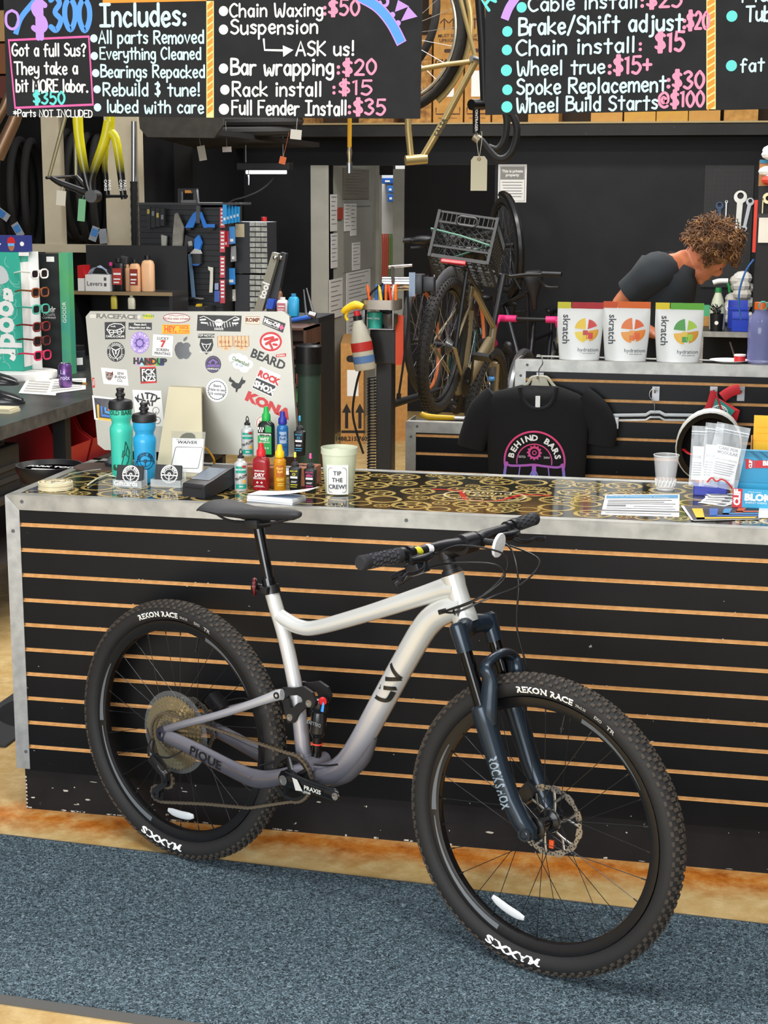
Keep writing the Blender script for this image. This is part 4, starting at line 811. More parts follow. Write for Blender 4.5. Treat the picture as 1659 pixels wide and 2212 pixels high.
# ---- bricks and lube bottles
def brick(u,v,w,label,rot):
    x,y = C3(u,v); t = thing('brick',label,'brick',T(x,y+.045,CT) @ RZ(rot))
    sub(t,'brick_body',mat('#8c5138',.9,sc=60,h2='#a36a4c',bump=.5),MB().box(-w/2,w/2,-.045,.045,0,.058,None,.003),sm=None)
    sub(t,'core_holes',mat('#3c241b',.9),MB().disc(-w/4,0,.012,.0585).disc(w/4,0,.012,.0585).disc(0,0,.012,.0585),'dark round core holes',sm=None)
brick(553,1050,.135,'red clay brick carrying three bottles behind the front row',-3); brick(653,1052,.07,'short red clay brick under the dark tapered bottle',-3)
def lube(u,v,h,z0,col,shape,cap,label,deco,capf='flip',w=.02,yo=0):
    if z0: p = atz(u,v,CT+z0); x,y = p.x,p.y
    else: x,y = C3(u,v)
    t = thing('lube_bottle',label,'bottle',T(x,y+yo,CT+z0) @ RZ(-5),'chain lube bottles')
    b = MB()
    if shape == 'round': pr = [(0,0),(w*.95,0),(w,.003),(w,.62*h),(w*.98,.66*h),(w*.6,.71*h),(w*.5,.72*h),(w*.5,.78*h),(0,.78*h)]; b.lathe(pr,28)
    else:
        S = [(0,.9,.55),(.02,1,.62),(.6,1,.62),(.66,.92,.6),(.71,.5,.45),(.73,.4,.4),(.78,.4,.4)] if shape == 'flat' else [(0,.78,.55),(.02,.84,.6),(.45,.95,.62),(.56,1,.65),(.6,.98,.65),(.63,.6,.55),(.66,.5,.5),(.74,.42,.42)]
        b.loft([[Vector((p[0]*w*a,p[1]*w*c,z*h)) for p in rrect(2,2,.55,4)] for z,a,c in S])
    bd = sub(t,'body',col,b,sm=50)
    b = MB()
    if capf == 'flip': b.lathe([(.009,.72*h),(.0095,.73*h),(.0095,.83*h),(.007,.85*h),(.004,.87*h),(.003,.9*h),(0,.9*h)],16).tube([(-.004,0,.87*h),(-.003,0,.96*h),(0,0,h),(.004,0,.95*h),(.005,0,.87*h)],.0016,6,sm=3)
    elif capf == 'cone': b.lathe([(.0135,.72*h),(.014,.73*h),(.0135,.84*h),(.009,.88*h),(.0075,.97*h),(.006,h),(0,h)],20)
    else: b.lathe([(.0095,.62*h),(.0115,.64*h),(.0115,.7*h),(.0075,.73*h),(.003,.76*h),(.0027,.87*h),(0,.87*h)],16)
    cp_ = sub(t,'cap',cap if capf != 'spike' else mat('#2a2a2c',.5),b)
    if capf == 'spike': sub(cp_,'tip_cap',cap,MB().lathe([(.0032,.86*h),(.0042,.87*h),(.0036,.98*h),(0,h)],12),'coloured tip')
    a0 = math.atan2(CP.y-y,CP.x-x)+R_(5)
    rr_ = w
    def wr(p):
        if shape == 'round': return Vector(((rr_+.0005)*cos(a0+p.x/rr_),(rr_+.0005)*sin(a0+p.x/rr_),p.y*h))
        return Vector((p.x,-w*.63-.0006-(.0006 if p.z else 0),p.y*h))
    def patch(x0,x1,y0,y1):
        def f(b): b.grid(8,1,lambda i,j: wr(Vector((w*(x0+(x1-x0)*i),y0+(y1-y0)*j,0))))
        return f
    def word(s,yc,sz,sx=1.,rot=0):
        def f(b): 
            m = RZ(rot)
            b.text(s,sz,None,warp=lambda p: wr(Vector(((m @ p).x,yc+(m @ p).y/h,1))) + (Vector((cos(a0),sin(a0),0))*.0006 if shape == 'round' else Vector((0,0,0))),bold=.03,sx=sx)
        return f
    for m,mk in deco:
        b = MB(); [q(b) for q in mk(patch,word)]; sub(bd,'label_print',m,b,sm=None)
    return t
TEAL = mat('#1f9c86',.4); LSIL = mat('#c9cccb',.3,.2)
dT = [(TEAL,lambda p,w: (p(-.9,.9,.44,.6),p(-.9,.9,.06,.17))),(SR,lambda p,w: (p(.2,.75,.56,.62),)),(SK,lambda p,w: (w('TRI-FLOW',.33,.011,.9,22),)),(SY,lambda p,w: (p(.3,.7,.2,.27),)),(WHT,lambda p,w: (w('MOTOREX',.52,.0075),w('BIKE',.115,.006)))]
lube(535,984,.125,.058,LSIL,'round',SK,'silver and teal lube bottle standing on the brick',dT,'flip',.0195)
dW = [(mat('#1c9a48',.4),lambda p,w: (p(-.9,.9,.06,.45),p(.1,.9,.5,.62))),(WHT,lambda p,w: (p(-.85,.85,.42,.475),p(-.85,-.7,.55,.6),p(-.55,-.4,.55,.6),p(-.25,-.1,.55,.6),p(-.7,-.55,.5,.55),p(-.4,-.25,.5,.55),w('WET',.36,.0145,1),w('BIKE LUBRICANT',.30,.0048),w('o o o o',.19,.009))),(SK,lambda p,w: (w('FINISH LINE',.447,.0062,1),))]
lube(576,986,.158,.058,mat('#14241a',.2),'flat',mat('#22b04c',.4),'dark green wet-lube bottle with a green cap on the brick',dW,'cone',.0255)
dR = [(mat('#9db6cf',.35),lambda p,w: (p(-.6,.7,.3,.56),)),(mat('#274b86',.4),lambda p,w: (w('Rock\nRoll',.44,.011),p(-.6,.7,.2,.24)))]
lube(611,985,.142,.058,mat('#2b6fae',.12,.1),'round',mat('#2c2f9a',.4),'clear blue lube bottle with a violet-blue cap on the brick',dR,'cone',.018)
dB = lambda c,tname: [(c,lambda p,w: (p(-.7,.7,.34,.44),w(tname,.39,.0)) if False else (w('MUC-OFF',.53,.0055,1),w(tname,.45,.010,.9),p(-.6,.6,.18,.2),p(-.6,.5,.13,.145))),(WHT,lambda p,w: (p(-.6,.6,.35,.4),p(-.5,.4,.245,.255),p(-.5,.5,.27,.28)))]
lube(648,984,.128,.058,mat('#15181c',.4),'taper',mat('#3fa9d8',.4),'dark tapered lube bottle with a light blue tip on the short brick',dB(mat('#3fa9d8',.4),'C3'),'spike',.0185)
lube(521,1059,.125,0,LSIL,'round',SK,'silver and teal lube bottle at the left end of the front row',dT,'flip',.0195)
dD = [(WHT,lambda p,w: (w('DRY',.33,.0155,1.05),w('FINISH LINE',.42,.006),w('BIKE LUBRICANT',.27,.005),p(-.8,.8,.245,.25),w('o  o',.18,.012),p(-.5,.5,.1,.108),p(-.7,.7,.08,.086)))]
lube(565,1058,.142,0,mat('#8c1420',.22,h2='#a01826',sc=8),'flat',mat('#d31f2b',.4),'dark red dry-lube bottle with a red cap in the front row',dD,'cone',.0245)
dG = [(mat('#b9611a',.4),lambda p,w: (p(-.6,.7,.3,.56),)),(mat('#f2cf6a',.4),lambda p,w: (w('Rock\nRoll',.45,.010),w('Gold',.24,.011),p(-.4,.6,.14,.155),p(-.4,.6,.1,.115)))]
lube(605,1057,.136,0,mat('#c98a1a',.12),'round',mat('#f5c518',.4),'amber lube bottle with a yellow cap in the front row',dG,'cone',.0185)
lube(638,1062,.12,0,mat('#17171a',.4),'taper',mat('#e3e04a',.4),'black tapered lube bottle with a yellow tip in the front row',dB(mat('#d8cf2a',.4),'C3'),'spike',.0185)
lube(671,1065,.12,0,mat('#17171a',.4),'taper',mat('#e0559a',.4),'black tapered lube bottle with a pink tip at the right end of the front row',dB(mat('#d03a7e',.4),'eBike'),'spike',.0185)
# ---- notepad, tip jar
x,y = C3(597,1082); t = thing('note_pad','white note pad lying open in front of the lube bottles','notepad',T(x,y,CT) @ RZ(-14))
sub(t,'pad',mat('#eceef0',.7),MB().box(-.075,.075,-.04,.04,0,.006).box(-.073,.077,-.041,.039,.006,.012).box(-.074,.075,-.04,.04,.0122,.016),sm=None)
sub(t,'printed_sheet',mat('#9fb6d4',.6),MB().rect(-.02,.07,-.025,.035,.0164),'blue printed top sheet',sm=None)
sub(t,'lifted_page',PAPER,MB().grid(10,2,lambda i,j: Vector((-.075+.19*i,-.036+.07*j+.018*i,.017+.03*i*i*.8+.002)),.0006),'lifted page',sm=60)
x,y = C3(733,1064); t = thing('tip_jar','frosted plastic tip tub with a white card reading Tip the Crew','jar',(x,y,CT))
b = MB(); b.lathe([(0,0),(.040,0),(.042,.004),(.052,.118),(.0545,.1185),(.0545,.137),(.052,.137),(.0505,.119),(.0405,.006),(0,.006)],40); sub(t,'tub',mat('#dfe6cf',.35,0,a=.62),b,'frosted translucent tub')
a0 = math.atan2(CP.y-y,CP.x-x)-.12; rg = lambda p,d=0: Vector(((.051+.0+d)*cos(a0+p.x/.06),(.051+d)*sin(a0+p.x/.06),p.y))
sub(t,'card',mat('#f6f5f1',.7),MB().grid(10,2,lambda i,j: rg(Vector((-.04+.08*i,.003+.087*j))),.001),'white card with an ornate border',sm=60)
b = MB()
for s_,yy in (('TIP',.066),('THE',.046),('CREW!',.026)): b.text(s_,.0175,None,warp=lambda p,yy=yy: rg(Vector((p.x,p.y+yy)),.0018),bold=.02,sx=1.15)
for inset in (.004,):
    P = rrect(.066,.074,.01,4,0,.046); n = len(P); b.bridge(b.ring([rg(Vector(p),.0016) for p in P]),b.ring([rg(Vector((p[0]*.97,.046+(p[1]-.046)*.97)),.0016) for p in P]))
sub(t,'card_lettering',mat('#39434a',.6),b,'dark blackletter words',sm=None)
nt_ = thing('banknote','folded banknotes inside the tip tub','money',(x,y,CT+.02))
sub(nt_,'note',mat('#dfe0cc',.8),MB().grid(6,3,lambda i,j: Vector((-.025+.05*i,.008*sin(6*i)+.01*j,.005+.105*j)),.0005).grid(6,3,lambda i,j: Vector((-.02+.045*i,-.01+.006*cos(5*i),.0+.1*j+.008*i)),.0005))
# ---- mouse, mouse pad, cable
x,y = C3(225,1010); t = thing('mouse_pad','brown round-cornered mouse pad at the back of the counter','mouse pad',T(x+.005,y,CT)); 
sub(t,'pad',mat('#57453c',.8),MB().prism(rrect(.20,.135,.05,6),0,.004),sm=30)
x,y = C3(245,1008); t = thing('computer_mouse','grey and black computer mouse on the brown mouse pad','mouse',T(x+.01,y,CT+.0042) @ RZ(-62))
b = MB(); secs = []
for k in range(13):
    a = pi*k/12; r_ = sin(a)**.55; xx = -.052*cos(a); hh = (.012+.022*sin(a*.9+.3))*r_
    secs.append([Vector((xx,max(.003,.031*r_)*cos(c),max(.001,hh)*max(0,sin(c))**.8)) for c in [pi*q/12 for q in range(13)]])
b.loft(secs); sub(t,'shell',mat('#5b6066',.4),b,sm=60); sub(t,'scroll_wheel',BLK,MB().lathe([(.007,-.003),(.007,.003)],14,frame((-.026,0,.029),(1,0,0),(0,1,0)))); sub(t,'grip_side',mat('#1f2226',.6),MB().tube([(-.045,-.02,.006),(0,-.0315,.008),(.045,-.018,.006)],.006,8,sm=4))
P = [C3(*q) for q in ((190,1050),(212,1036),(240,1026),(270,1018),(285,1022),(262,1032),(236,1030))]
tag(MB().tube([(p[0],p[1],CT+.004) for p in P],.0026,8,sm=6).build('charging_cable',mat('#d9d6b8',.5)),'cream cable loop beside the turquoise bottle','cable')
P = [C3(*q) for q in ((125,1040),(150,1028),(185,1020))]
tag(MB().tube([(p[0],p[1],CT+.003) for p in P]+[(P[-1][0]+.04,P[-1][1]+.03,CT+.006)],.0022,8,sm=6).build('mouse_cable',mat('#8a8a85',.5)),'thin grey cable by the wooden coasters','cable')
p0,p1 = at(437,965,.56),atz(462,1008,CT)
tag(MB().tube([p0,p0.lerp(p1,.3)+Vector((.006,0,.01)),p0.lerp(p1,.7)+Vector((.012,0,.006)),(p1.x,p1.y,CT+.004)],.0035,8,sm=5).build('network_cable',mat('#d9a12c',.5)),'yellow cable hanging behind the cream computer stand','cable')
# ---- right end of the counter: glass, leaflets, bin of kits, bars
x,y = C3(1437,1057); t = thing('drinking_glass','clear ribbed plastic drinking cup standing empty on the counter','glass',(x,y,CT))
GLS = mat('#ffffff',.03,0,a=.16)
sub(t,'cup',GLS,MB().lathe([(0,.006),(.026,.006),(.029,.03),(.0375,.105),(.0385,.105),(.030,.03),(.0275,0),(0,0)],32),'clear plastic wall'); sub(t,'rim',mat('#ffffff',.08,0,a=.7),MB().torus(.038,.0011,T(0,0,.105),40,6))
b = MB()
for k in range(16): a = 2*pi*k/16; b.tube([(.0285*cos(a),.0285*sin(a),.012),(.031*cos(a+.25),.031*sin(a+.25),.032)],.0022,5)
sub(t,'ribs',mat('#ffffff',.1,0,a=.55),b); sub(t,'base_ring',mat('#ffffff',.1,0,a=.6),MB().torus(.027,.0015,T(0,0,.003),32,6))
def sheet(name,label,cat,quad,m,marks,z=.0008):
    P = [Vector((*C3(*q),0)) for q in quad]; o = P[0]; t = thing(name,label,cat,(o.x,o.y,CT+z))
    f = lambda s,w: (P[0].lerp(P[1],s)).lerp(P[3].lerp(P[2],s),w)-o
    sub(t,'sheet',m,MB().grid(1,1,lambda i,j: f(i,j),.0005),sm=None)
    for mm,rects in marks:
        b = MB()
        for r_ in rects:
            if isinstance(r_[0],str): s_,cx,cy,sz = r_[:4]; M = frame(f(cx,cy)+Vector((0,0,.0012)),P[1]-P[0],(0,0,1)); b.text(s_,sz,M,bold=.01,sx=r_[4] if len(r_) > 4 else 1)
            else: x0,x1,y0,y1 = r_; b.quad([f(a,c)+Vector((0,0,.0009)) for a,c in ((x0,y0),(x1,y0),(x1,y1),(x0,y1))])
        sub(t,'print',mm,b,sm=None)
    return t
BLU = mat('#2b86b5',.5); DG = mat('#6a6d70',.6)
sheet('leaflet','white leaflet with a blue heading band in front of the drinking cup','leaflet',((1298,1112),(1467,1117),(1468,1068),(1308,1069)),PAPER,[(BLU,[(.02,.98,.8,.95)]),(WHT,[('Bicycle Community Survey',.45,.87,.016)]),(DG,[(.05,.9,.68,.71),(.05,.8,.6,.63),(.05,.95,.52,.545),(.05,.3,.4,.48),(.4,.92,.4,.42),(.05,.95,.3,.32),(.0,1,.17,.23),(.05,.9,.08,.1)])])
sheet('sticker_sheet','dark sticker sheet with yellow, blue and orange chevrons at the counter front','sticker',((1494,1126),(1640,1123),(1700,1094),(1470,1093)),mat('#2d2a33',.5),[(mat('#e8e6e0',.5),[(0,1,0,.03),(0,.03,0,1)]),(mat('#f0c41c',.5),[(.09,.2,.1,.8),(.09,.9,.1,.2)]),(mat('#3a6cc0',.5),[(.27,.36,.3,.8),(.27,.9,.25,.34)]),(mat('#3f9ad6',.5),[(.42,.5,.4,.8),(.42,.9,.4,.48)]),(mat('#e2622c',.5),[(.56,.64,.5,.85),(.56,.9,.55,.63)]),(mat('#e5dfb6',.5),[(.8,.98,.7,.98)])])
sheet('paper_sheet','blank white paper sheet under the sports bar box','paper',((1638,1120),(1720,1120),(1720,1096),(1640,1096)),PAPER,[],.002)
x,y = C3(1536,1068); t = thing('parts_bin','blue plastic bin with orange and pale blue tops holding bagged kits','bin',T(x,y,CT) @ RZ(-6))
BB_ = mat('#2334a8',.35); W = .1; b = MB().box(-.049,.049,-.03,-.027,0,.036).box(-.049,.049,.042,.045,0,.05).box(-.049,-.046,-.03,.045,0,.04).box(.046,.049,-.03,.045,0,.04).box(-.049,.049,-.03,.045,0,.003).box(-.052,.052,-.032,-.026,.034,.038); sub(t,'bin_body',BB_,b,sm=None)
for i,c in enumerate(('#c9692e','#c25f28','#6db6e8','#79c0f0')):
    o = thing('patch_kit',('orange block at the left end of the blue bin','orange block second from the left in the blue bin','pale blue block second from the right in the blue bin','pale blue block at the right end of the blue bin')[i],'kit',T(x,y,CT+.003) @ RZ(-6) @ T(-.035+.0232*i,-.012,0),'blocks in the blue bin'); sub(o,'block',mat(c,.5),MB().box(-.0105,.0105,-.012,.012,0,.05,None,.002),sm=None)
def zipbag(u0,u1,v0,v1,Y,rot,label,front):
    p = at((u0+u1)/2,v1,Y); w = (u1-u0)*px(Y); h = (v1-v0)*px(Y); t = thing('zip_bag',label,'bag',T(p.x,Y,max(p.z,CT+.004)) @ RY(rot) @ RX(-8),'zip bags in the blue bin')
    sub(t,'bag',mat('#e6edf2',.12,0,a=.2),MB().grid(8,10,lambda i,j: Vector(((i-.5)*w,-.006*sin(pi*i)*sin(pi*min(1,j*1.3))-.0012*sin(17*i+9*j),h*j)),.0006),'clear crinkled plastic',sm=60)
    sub(t,'zip_seal',mat('#dfe8ee',.25,0,a=.8),MB().box(-w/2,w/2,-.0025,.001,h*.9,h*.915).box(-w/2,w/2,-.002,.001,h*.86,h*.866),sm=None)
    c = thing('instruction_card',label.replace('clear zip bag','card in the zip bag').replace(', tilted to the right','').replace(', half hidden',''),'card',T(p.x,Y+.002,max(p.z,CT+.004)) @ RY(rot) @ RX(-8),'cards inside the zip bags')
    sub(c,'card',mat('#eceae6',.7),MB().box(-w*.36,w*.36,-.0005,.0005,h*.1,h*.66),sm=None); b = MB(); m = T(0,-.0012,0) @ FACE
    if front: b.text('CARE FOR\nMODULAR',.012,m,0,h*.58,bold=.02).text('RAPID RESPONSE LINE',.0062,m,0,h*.44); [b.rect(-w*.3,w*.3*(1-.12*(k % 3)),h*(.38-.035*k),h*(.392-.035*k),0,m) for k in range(6)]; b.text('612-401-2661',.009,m,0,h*.14)
    else: b.text('TYRE',.011,m,-.004,h*.48); [b.rect(-w*.3,w*.28,h*(.38-.04*k),h*(.39-.04*k),0,m) for k in range(6)]
    sub(c,'lettering',mat('#5a5f66',.6),b,sm=None)
    if front: sub(t,'red_tie',RED,MB().tube([(-w*.4,-.004,h*.05),(-w*.3,-.008,h*.13),(-w*.15,-.009,h*.09),(0,-.009,h*.14),(w*.2,-.009,h*.1),(w*.35,-.005,h*.03)],.0022,8,sm=4),'red twist of cord')
zipbag(1488,1520,924,1050,.335,1,'clear zip bag at the left of the blue bin, half hidden',False)
zipbag(1510,1548,918,1052,.32,4,'clear zip bag in the middle of the blue bin',False)
zipbag(1520,1590,920,1054,.305,10,'clear zip bag at the front of the blue bin, tilted to the right',True)
for k in range(4):
    x,y = C3(1546+5*k,1088-4*k); t = thing('business_card',('lowest','second','third','topmost')[k]+' printed card of the loose pile before the blue bin','card',T(x,y,CT+.0012+.0022*k) @ RZ(-28+16*k),'loose printed cards')
    sub(t,'card',PAPER,MB().box(-.043,.043,-.026,.026,0,.001),sm=None); b = MB(); [b.rect(-.036,.01+.02*(q % 2),.016-.008*q,.019-.008*q,.0012) for q in range(4)]; b.rect(.012,.036,-.018,.004,.0012); sub(t,'print',mat('#55585c',.6),b,sm=None)
# sports bar display box
cx,cy = C3(1582,1096); t = thing('display_box','open blue and red display box of energy chews with its lid raised','box',T(cx,cy,CT) @ RZ(-3)); CY_ = mat('#2f9fc8',.45); CR_ = mat('#c8202e',.45)
L_ = .25; sub(t,'tray',CY_,MB().box(0,L_,0,.002,0,.055).box(0,L_,.088,.09,0,.06).box(L_-.002,L_,0,.09,0,.055).box(.0,.002,0,.09,0,.04).box(0,L_,0,.09,0,.002),sm=None)
sub(t,'red_panel',CR_,MB().box(-.0008,.026,-.0012,0,.001,.055),'red end panel',sm=None)
sub(t,'side_flap',mat('#b9b3a6',.6),MB().prism([(0,.04),(.09,.04),(.09,.085),(.06,.075)],-.001,.001,frame((0,0,0),(0,1,0),(1,0,0))),'grey inside of the side flap',sm=None)
ld = sub(t,'lid',mat('#2a94bd',.45),MB().box(.012,L_,.088,.09,.058,.155).box(.012,L_,.07,.088,.153,.155),'raised lid',sm=None)
b = MB(); b.text('CLIF',.024,T(.0125,-.0016,.03) @ FACE @ RZ(90),bold=.06); sub(t,'box_lettering',WHT,b.text('BLOKS',.026,T(.075,-.001,.031) @ FACE,bold=.06,sx=1.1).text('ENERGY CHEWS',.008,T(.065,-.001,.016) @ FACE).text('clif family company',.005,T(.06,-.001,.047) @ FACE),'white lettering',sm=None)
b = MB(); [b.poly([(.11+.03*k,.055),(.113+.03*k,.055),(.17+.03*k,0),(.166+.03*k,0)],-.0008,FACE) for k in range(3)]; sub(t,'stripe',mat('#bfe3ef',.5),b,'pale diagonal stripes',sm=None)
b = MB().prism([(.028,.098),(.05,.102),(.05,.124),(.026,.128)],0,.0012,T(0,.0875,0) @ FACE).poly([(.052,.102),(.2,.11),(.2,.132),(.052,.124)],.0016,T(0,.0875,0) @ FACE); lt = sub(ld,'pack_picture',CR_,b,'picture of a red and dark chew pack',sm=None)
sub(ld,'lid_lettering',WHT,MB().text('BLOKS',.018,T(.105,.0845,.118) @ FACE @ RZ(3),bold=.05,sx=1.1).text('CLIF',.012,T(.042,.0845,.113) @ FACE @ RZ(90),bold=.05),sm=None)
sub(ld,'ray',mat('#1b6f95',.5),MB().poly([(.03,.155),(.04,.155),(.16,.06),(.14,.06)],.0006,T(0,.0875,0) @ FACE).poly([(.055,.155),(.063,.155),(.2,.06),(.185,.06)],.0006,T(0,.0875,0) @ FACE).poly([(.08,.155),(.086,.155),(.23,.06),(.22,.06)],.0006,T(0,.0875,0) @ FACE),sm=None)
# carton of small drink-mix sachets at the right edge
p = at(1620,1010,.52); t = thing('sachet_carton','brown carton of drink-mix sachets at the right edge of the counter','box',T(p.x,.50,CT)); sub(t,'carton',CARD,MB().box(0,.16,0,.002,0,.06).box(0,.16,.09,.092,0,.165).box(0,.002,0,.092,0,.165).box(0,.16,0,.092,0,.002),sm=None)
for k in range(4):
    z1 = (.155,.175,.19,.225)[k]; o = thing('drink_sachet',('front','second','third','rearmost and tallest')[k]+' drink-mix sachet with a yellow and red top in the brown carton','sachet',T(p.x,.50+.012+.02*k,CT+.003),'drink-mix sachets in the carton')
    sub(o,'packet',mat('#eceae6',.5),MB().grid(6,6,lambda i,j: Vector((.006+.15*i,-.006*sin(pi*i)*sin(pi*j),z1*.66*j)),.0015),sm=60)
    sub(o,'yellow_band',mat('#f2b91f',.45),MB().box(.006,.05,-.0015,.0,z1*.66,z1),sm=None); sub(o,'red_band',CR_,MB().box(.052,.156,-.0015,.0,z1*.66,z1),sm=None)
    b = MB().text('skratch',.024,T(.022,-.0075,z1*.33) @ FACE @ RZ(-90),bold=.03); sub(o,'lettering',SK,b,sm=None)
    b = MB().disc(.075,0,.016,0,T(0,-.0085,z1*.45) @ FACE); sub(o,'fruit_picture',mat('#e8a01c',.5),b,sm=None)
# ================================================================ hand-lettered chalk boards
GL = {}
def G(ch,w,*st): GL[ch] = (w,st)
# strokes: (smooth, points) in units where capitals are 10 tall, small letters 6.3
G('A',6,(0,[(0,0),(3,10),(6,0)]),(0,[(1.2,3.6),(4.9,3.6)])); G('B',5,(0,[(0,0),(0,10)]),(1,[(0,10),(4,9.4),(4,6.6),(.2,5.6)]),(1,[(.2,5.6),(5,4.6),(4.8,1),(0,0)]))
G('C',5.5,(1,[(5.4,8.6),(3,10),(.3,7),(.3,3),(2.6,0),(5.4,1.2)])); G('D',5.5,(0,[(0,0),(0,10)]),(1,[(0,10),(4.4,8.6),(5.2,4),(3.6,.8),(0,0)]))
G('E',5,(0,[(5,10),(0,10),(0,0),(5,0)]),(0,[(0,5.2),(4,5.2)])); G('F',5,(0,[(5,10),(0,10),(0,0)]),(0,[(0,5.4),(4,5.4)]))
G('G',6,(1,[(5.4,8.6),(3,10),(.3,6.6),(.6,2),(3.2,0),(5.6,2),(5.6,4.4)]),(0,[(5.8,4.4),(3.2,4.4)])); G('I',5,(0,[(0,10),(5,10)]),(0,[(2.5,10),(2.5,0)]),(0,[(0,0),(5,0)]))
G('K',5,(0,[(0,0),(0,10)]),(0,[(4.8,9.6),(.2,4.6),(5,0)])); G('L',4.6,(0,[(0,10),(0,0),(4.6,0)])); G('M',7,(0,[(0,0),(.6,10),(3.5,4),(6.4,10),(7,0)])); G('N',5.6,(0,[(0,0),(0,10),(5.6,0),(5.6,10)]))
G('O',6,(1,[(3,10),(.3,8),(.2,2.4),(3,0),(5.8,2.4),(5.7,8),(3,10)])); G('P',5,(0,[(0,0),(0,10)]),(1,[(0,10),(4.6,9.2),(4.6,5.6),(0,4.8)])); G('R',5.4,(0,[(0,0),(0,10)]),(1,[(0,10),(4.6,9.4),(4.4,6),(.2,5)]),(0,[(1.6,5),(5.4,0)]))
G('S',5,(1,[(4.8,8.8),(2.6,10),(.4,8.2),(1.4,5.8),(4,4.6),(4.8,2),(2.6,0),(.2,1.2)])); G('T',6,(0,[(0,10),(6,10)]),(0,[(3,10),(3,0)])); G('U',5.4,(1,[(0,10),(0,2.4),(2.6,0),(5.2,2.4),(5.2,10)])); G('W',7.4,(1,[(0,10),(.8,1),(2.4,.6),(3.7,6),(5,.6),(6.6,1),(7.4,10)]))
G('a',4.6,(1,[(4.2,5),(2,6.3),(.2,3.4),(1.6,.1),(3.6,1.2),(4.2,5)]),(0,[(4.3,6),(4.4,0)])); G('b',4.6,(0,[(0,10),(0,0)]),(1,[(0,4.6),(2.4,6.3),(4.4,3.4),(2.6,0),(0,1)])); G('c',4,(1,[(4,5.2),(2,6.3),(.2,3.2),(1.8,0),(4,1)]))
G('d',4.6,(0,[(4.4,10),(4.4,0)]),(1,[(4.4,4.8),(2,6.3),(.2,3.2),(2,0),(4.4,1.4)])); G('e',4.4,(1,[(.3,3.2),(4,3.6),(3.4,6),(1.4,6),(.2,3.2),(1.8,0),(4.2,1)])); G('f',4,(1,[(4,9.2),(2.4,10),(1.4,8),(1.4,0)]),(0,[(0,5.8),(3.4,5.8)]))
G('g',4.6,(1,[(4.2,5.2),(2,6.3),(.2,3.4),(1.8,.4),(4,1.6),(4.2,5.4)]),(1,[(4.3,6),(4.4,-1.6),(2.4,-3.4),(.4,-2.4)])); G('h',4.6,(0,[(0,10),(0,0)]),(1,[(0,4.4),(2.4,6.3),(4.2,4.6),(4.3,0)])); G('i',1.4,(0,[(.7,6),(.7,0)]),(0,[(.7,8.6)]))
G('j',2.6,(1,[(2,6),(2,-1.8),(.2,-3)]),(0,[(2,8.4)])); G('k',4.4,(0,[(0,10),(0,0)]),(0,[(4,6.2),(.2,2.8),(4.4,0)])); G('l',1.2,(0,[(.6,10),(.6,0)])); G('m',6.8,(0,[(0,6.2),(0,0)]),(1,[(0,4.4),(2,6.3),(3.3,4.6),(3.4,0)]),(1,[(3.4,4.4),(5.4,6.3),(6.7,4.6),(6.8,0)]))
G('n',4.4,(0,[(0,6.2),(0,0)]),(1,[(0,4.4),(2.4,6.3),(4.1,4.6),(4.2,0)])); G('o',4.6,(1,[(2.3,6.3),(.3,4),(.7,.8),(2.4,0),(4.2,1.6),(4.1,4.8),(2.3,6.3)])); G('p',4.6,(0,[(0,6.2),(0,-3.6)]),(1,[(0,5),(2.4,6.3),(4.4,3.4),(2.4,0),(0,1)])); G('r',3.4,(0,[(0,6.2),(0,0)]),(1,[(0,4),(1.4,6),(3.4,6)]))
G('s',3.8,(1,[(3.6,5.4),(2,6.3),(.4,5.2),(1.6,3.6),(3.4,2.4),(2.6,.2),(.2,.7)])); G('t',4,(0,[(2,9.4),(2,0)]),(0,[(0,6.4),(4,6.4)])); G('u',4.4,(1,[(0,6.2),(.1,1.6),(1.8,0),(4.1,2)]),(0,[(4.2,6.2),(4.3,0)])); G('v',4.4,(0,[(0,6.2),(2.2,0),(4.4,6.2)])); G('w',6.4,(1,[(0,6.2),(.8,.4),(2,.4),(3.2,4.4),(4.4,.4),(5.6,.4),(6.4,6.2)]))
G('x',4.2,(0,[(0,6.2),(4.2,0)]),(0,[(4.2,6.2),(0,0)])); G('y',4.4,(1,[(0,6.2),(.4,2.4),(2,1.4),(4.1,3.2)]),(1,[(4.3,6.2),(4.2,-1.4),(2.4,-3.2),(.4,-2.4)]))
G('0',5,(1,[(2.5,10),(.3,7),(.3,3),(2.5,0),(4.7,3),(4.7,7),(2.5,10)])); G('1',2.4,(0,[(.2,8.6),(1.6,10),(1.6,0)])); G('2',5,(1,[(.3,8),(2.4,10),(4.6,8),(3.6,4.6),(.2,0)]),(0,[(.2,0),(5,0)])); G('3',5,(1,[(.3,9),(2.6,10),(4.4,8),(2.2,5.4),(4.8,3),(2.6,0),(.1,1)])); G('5',5,(0,[(4.8,10),(.8,10),(.5,5.6)]),(1,[(.5,5.6),(3,6.2),(4.9,3.4),(2.8,0),(.2,.8)]))
G('$',5,(1,[(4.8,8),(2.6,9),(.4,7.6),(1.4,5.6),(4,4.4),(4.8,2.2),(2.6,1),(.2,2)]),(0,[(2,10.8),(2,-.8)]),(0,[(3.2,10.8),(3.2,-.8)])); G(':',1.6,(0,[(.8,1)]),(0,[(.8,5)])); G('!',1.6,(0,[(.8,10),(.8,3)]),(0,[(.8,.3)])); G('?',4.4,(1,[(.2,8.4),(2.2,10),(4.2,8),(2.2,5.2),(2.2,3)]),(0,[(2.2,.4)]))
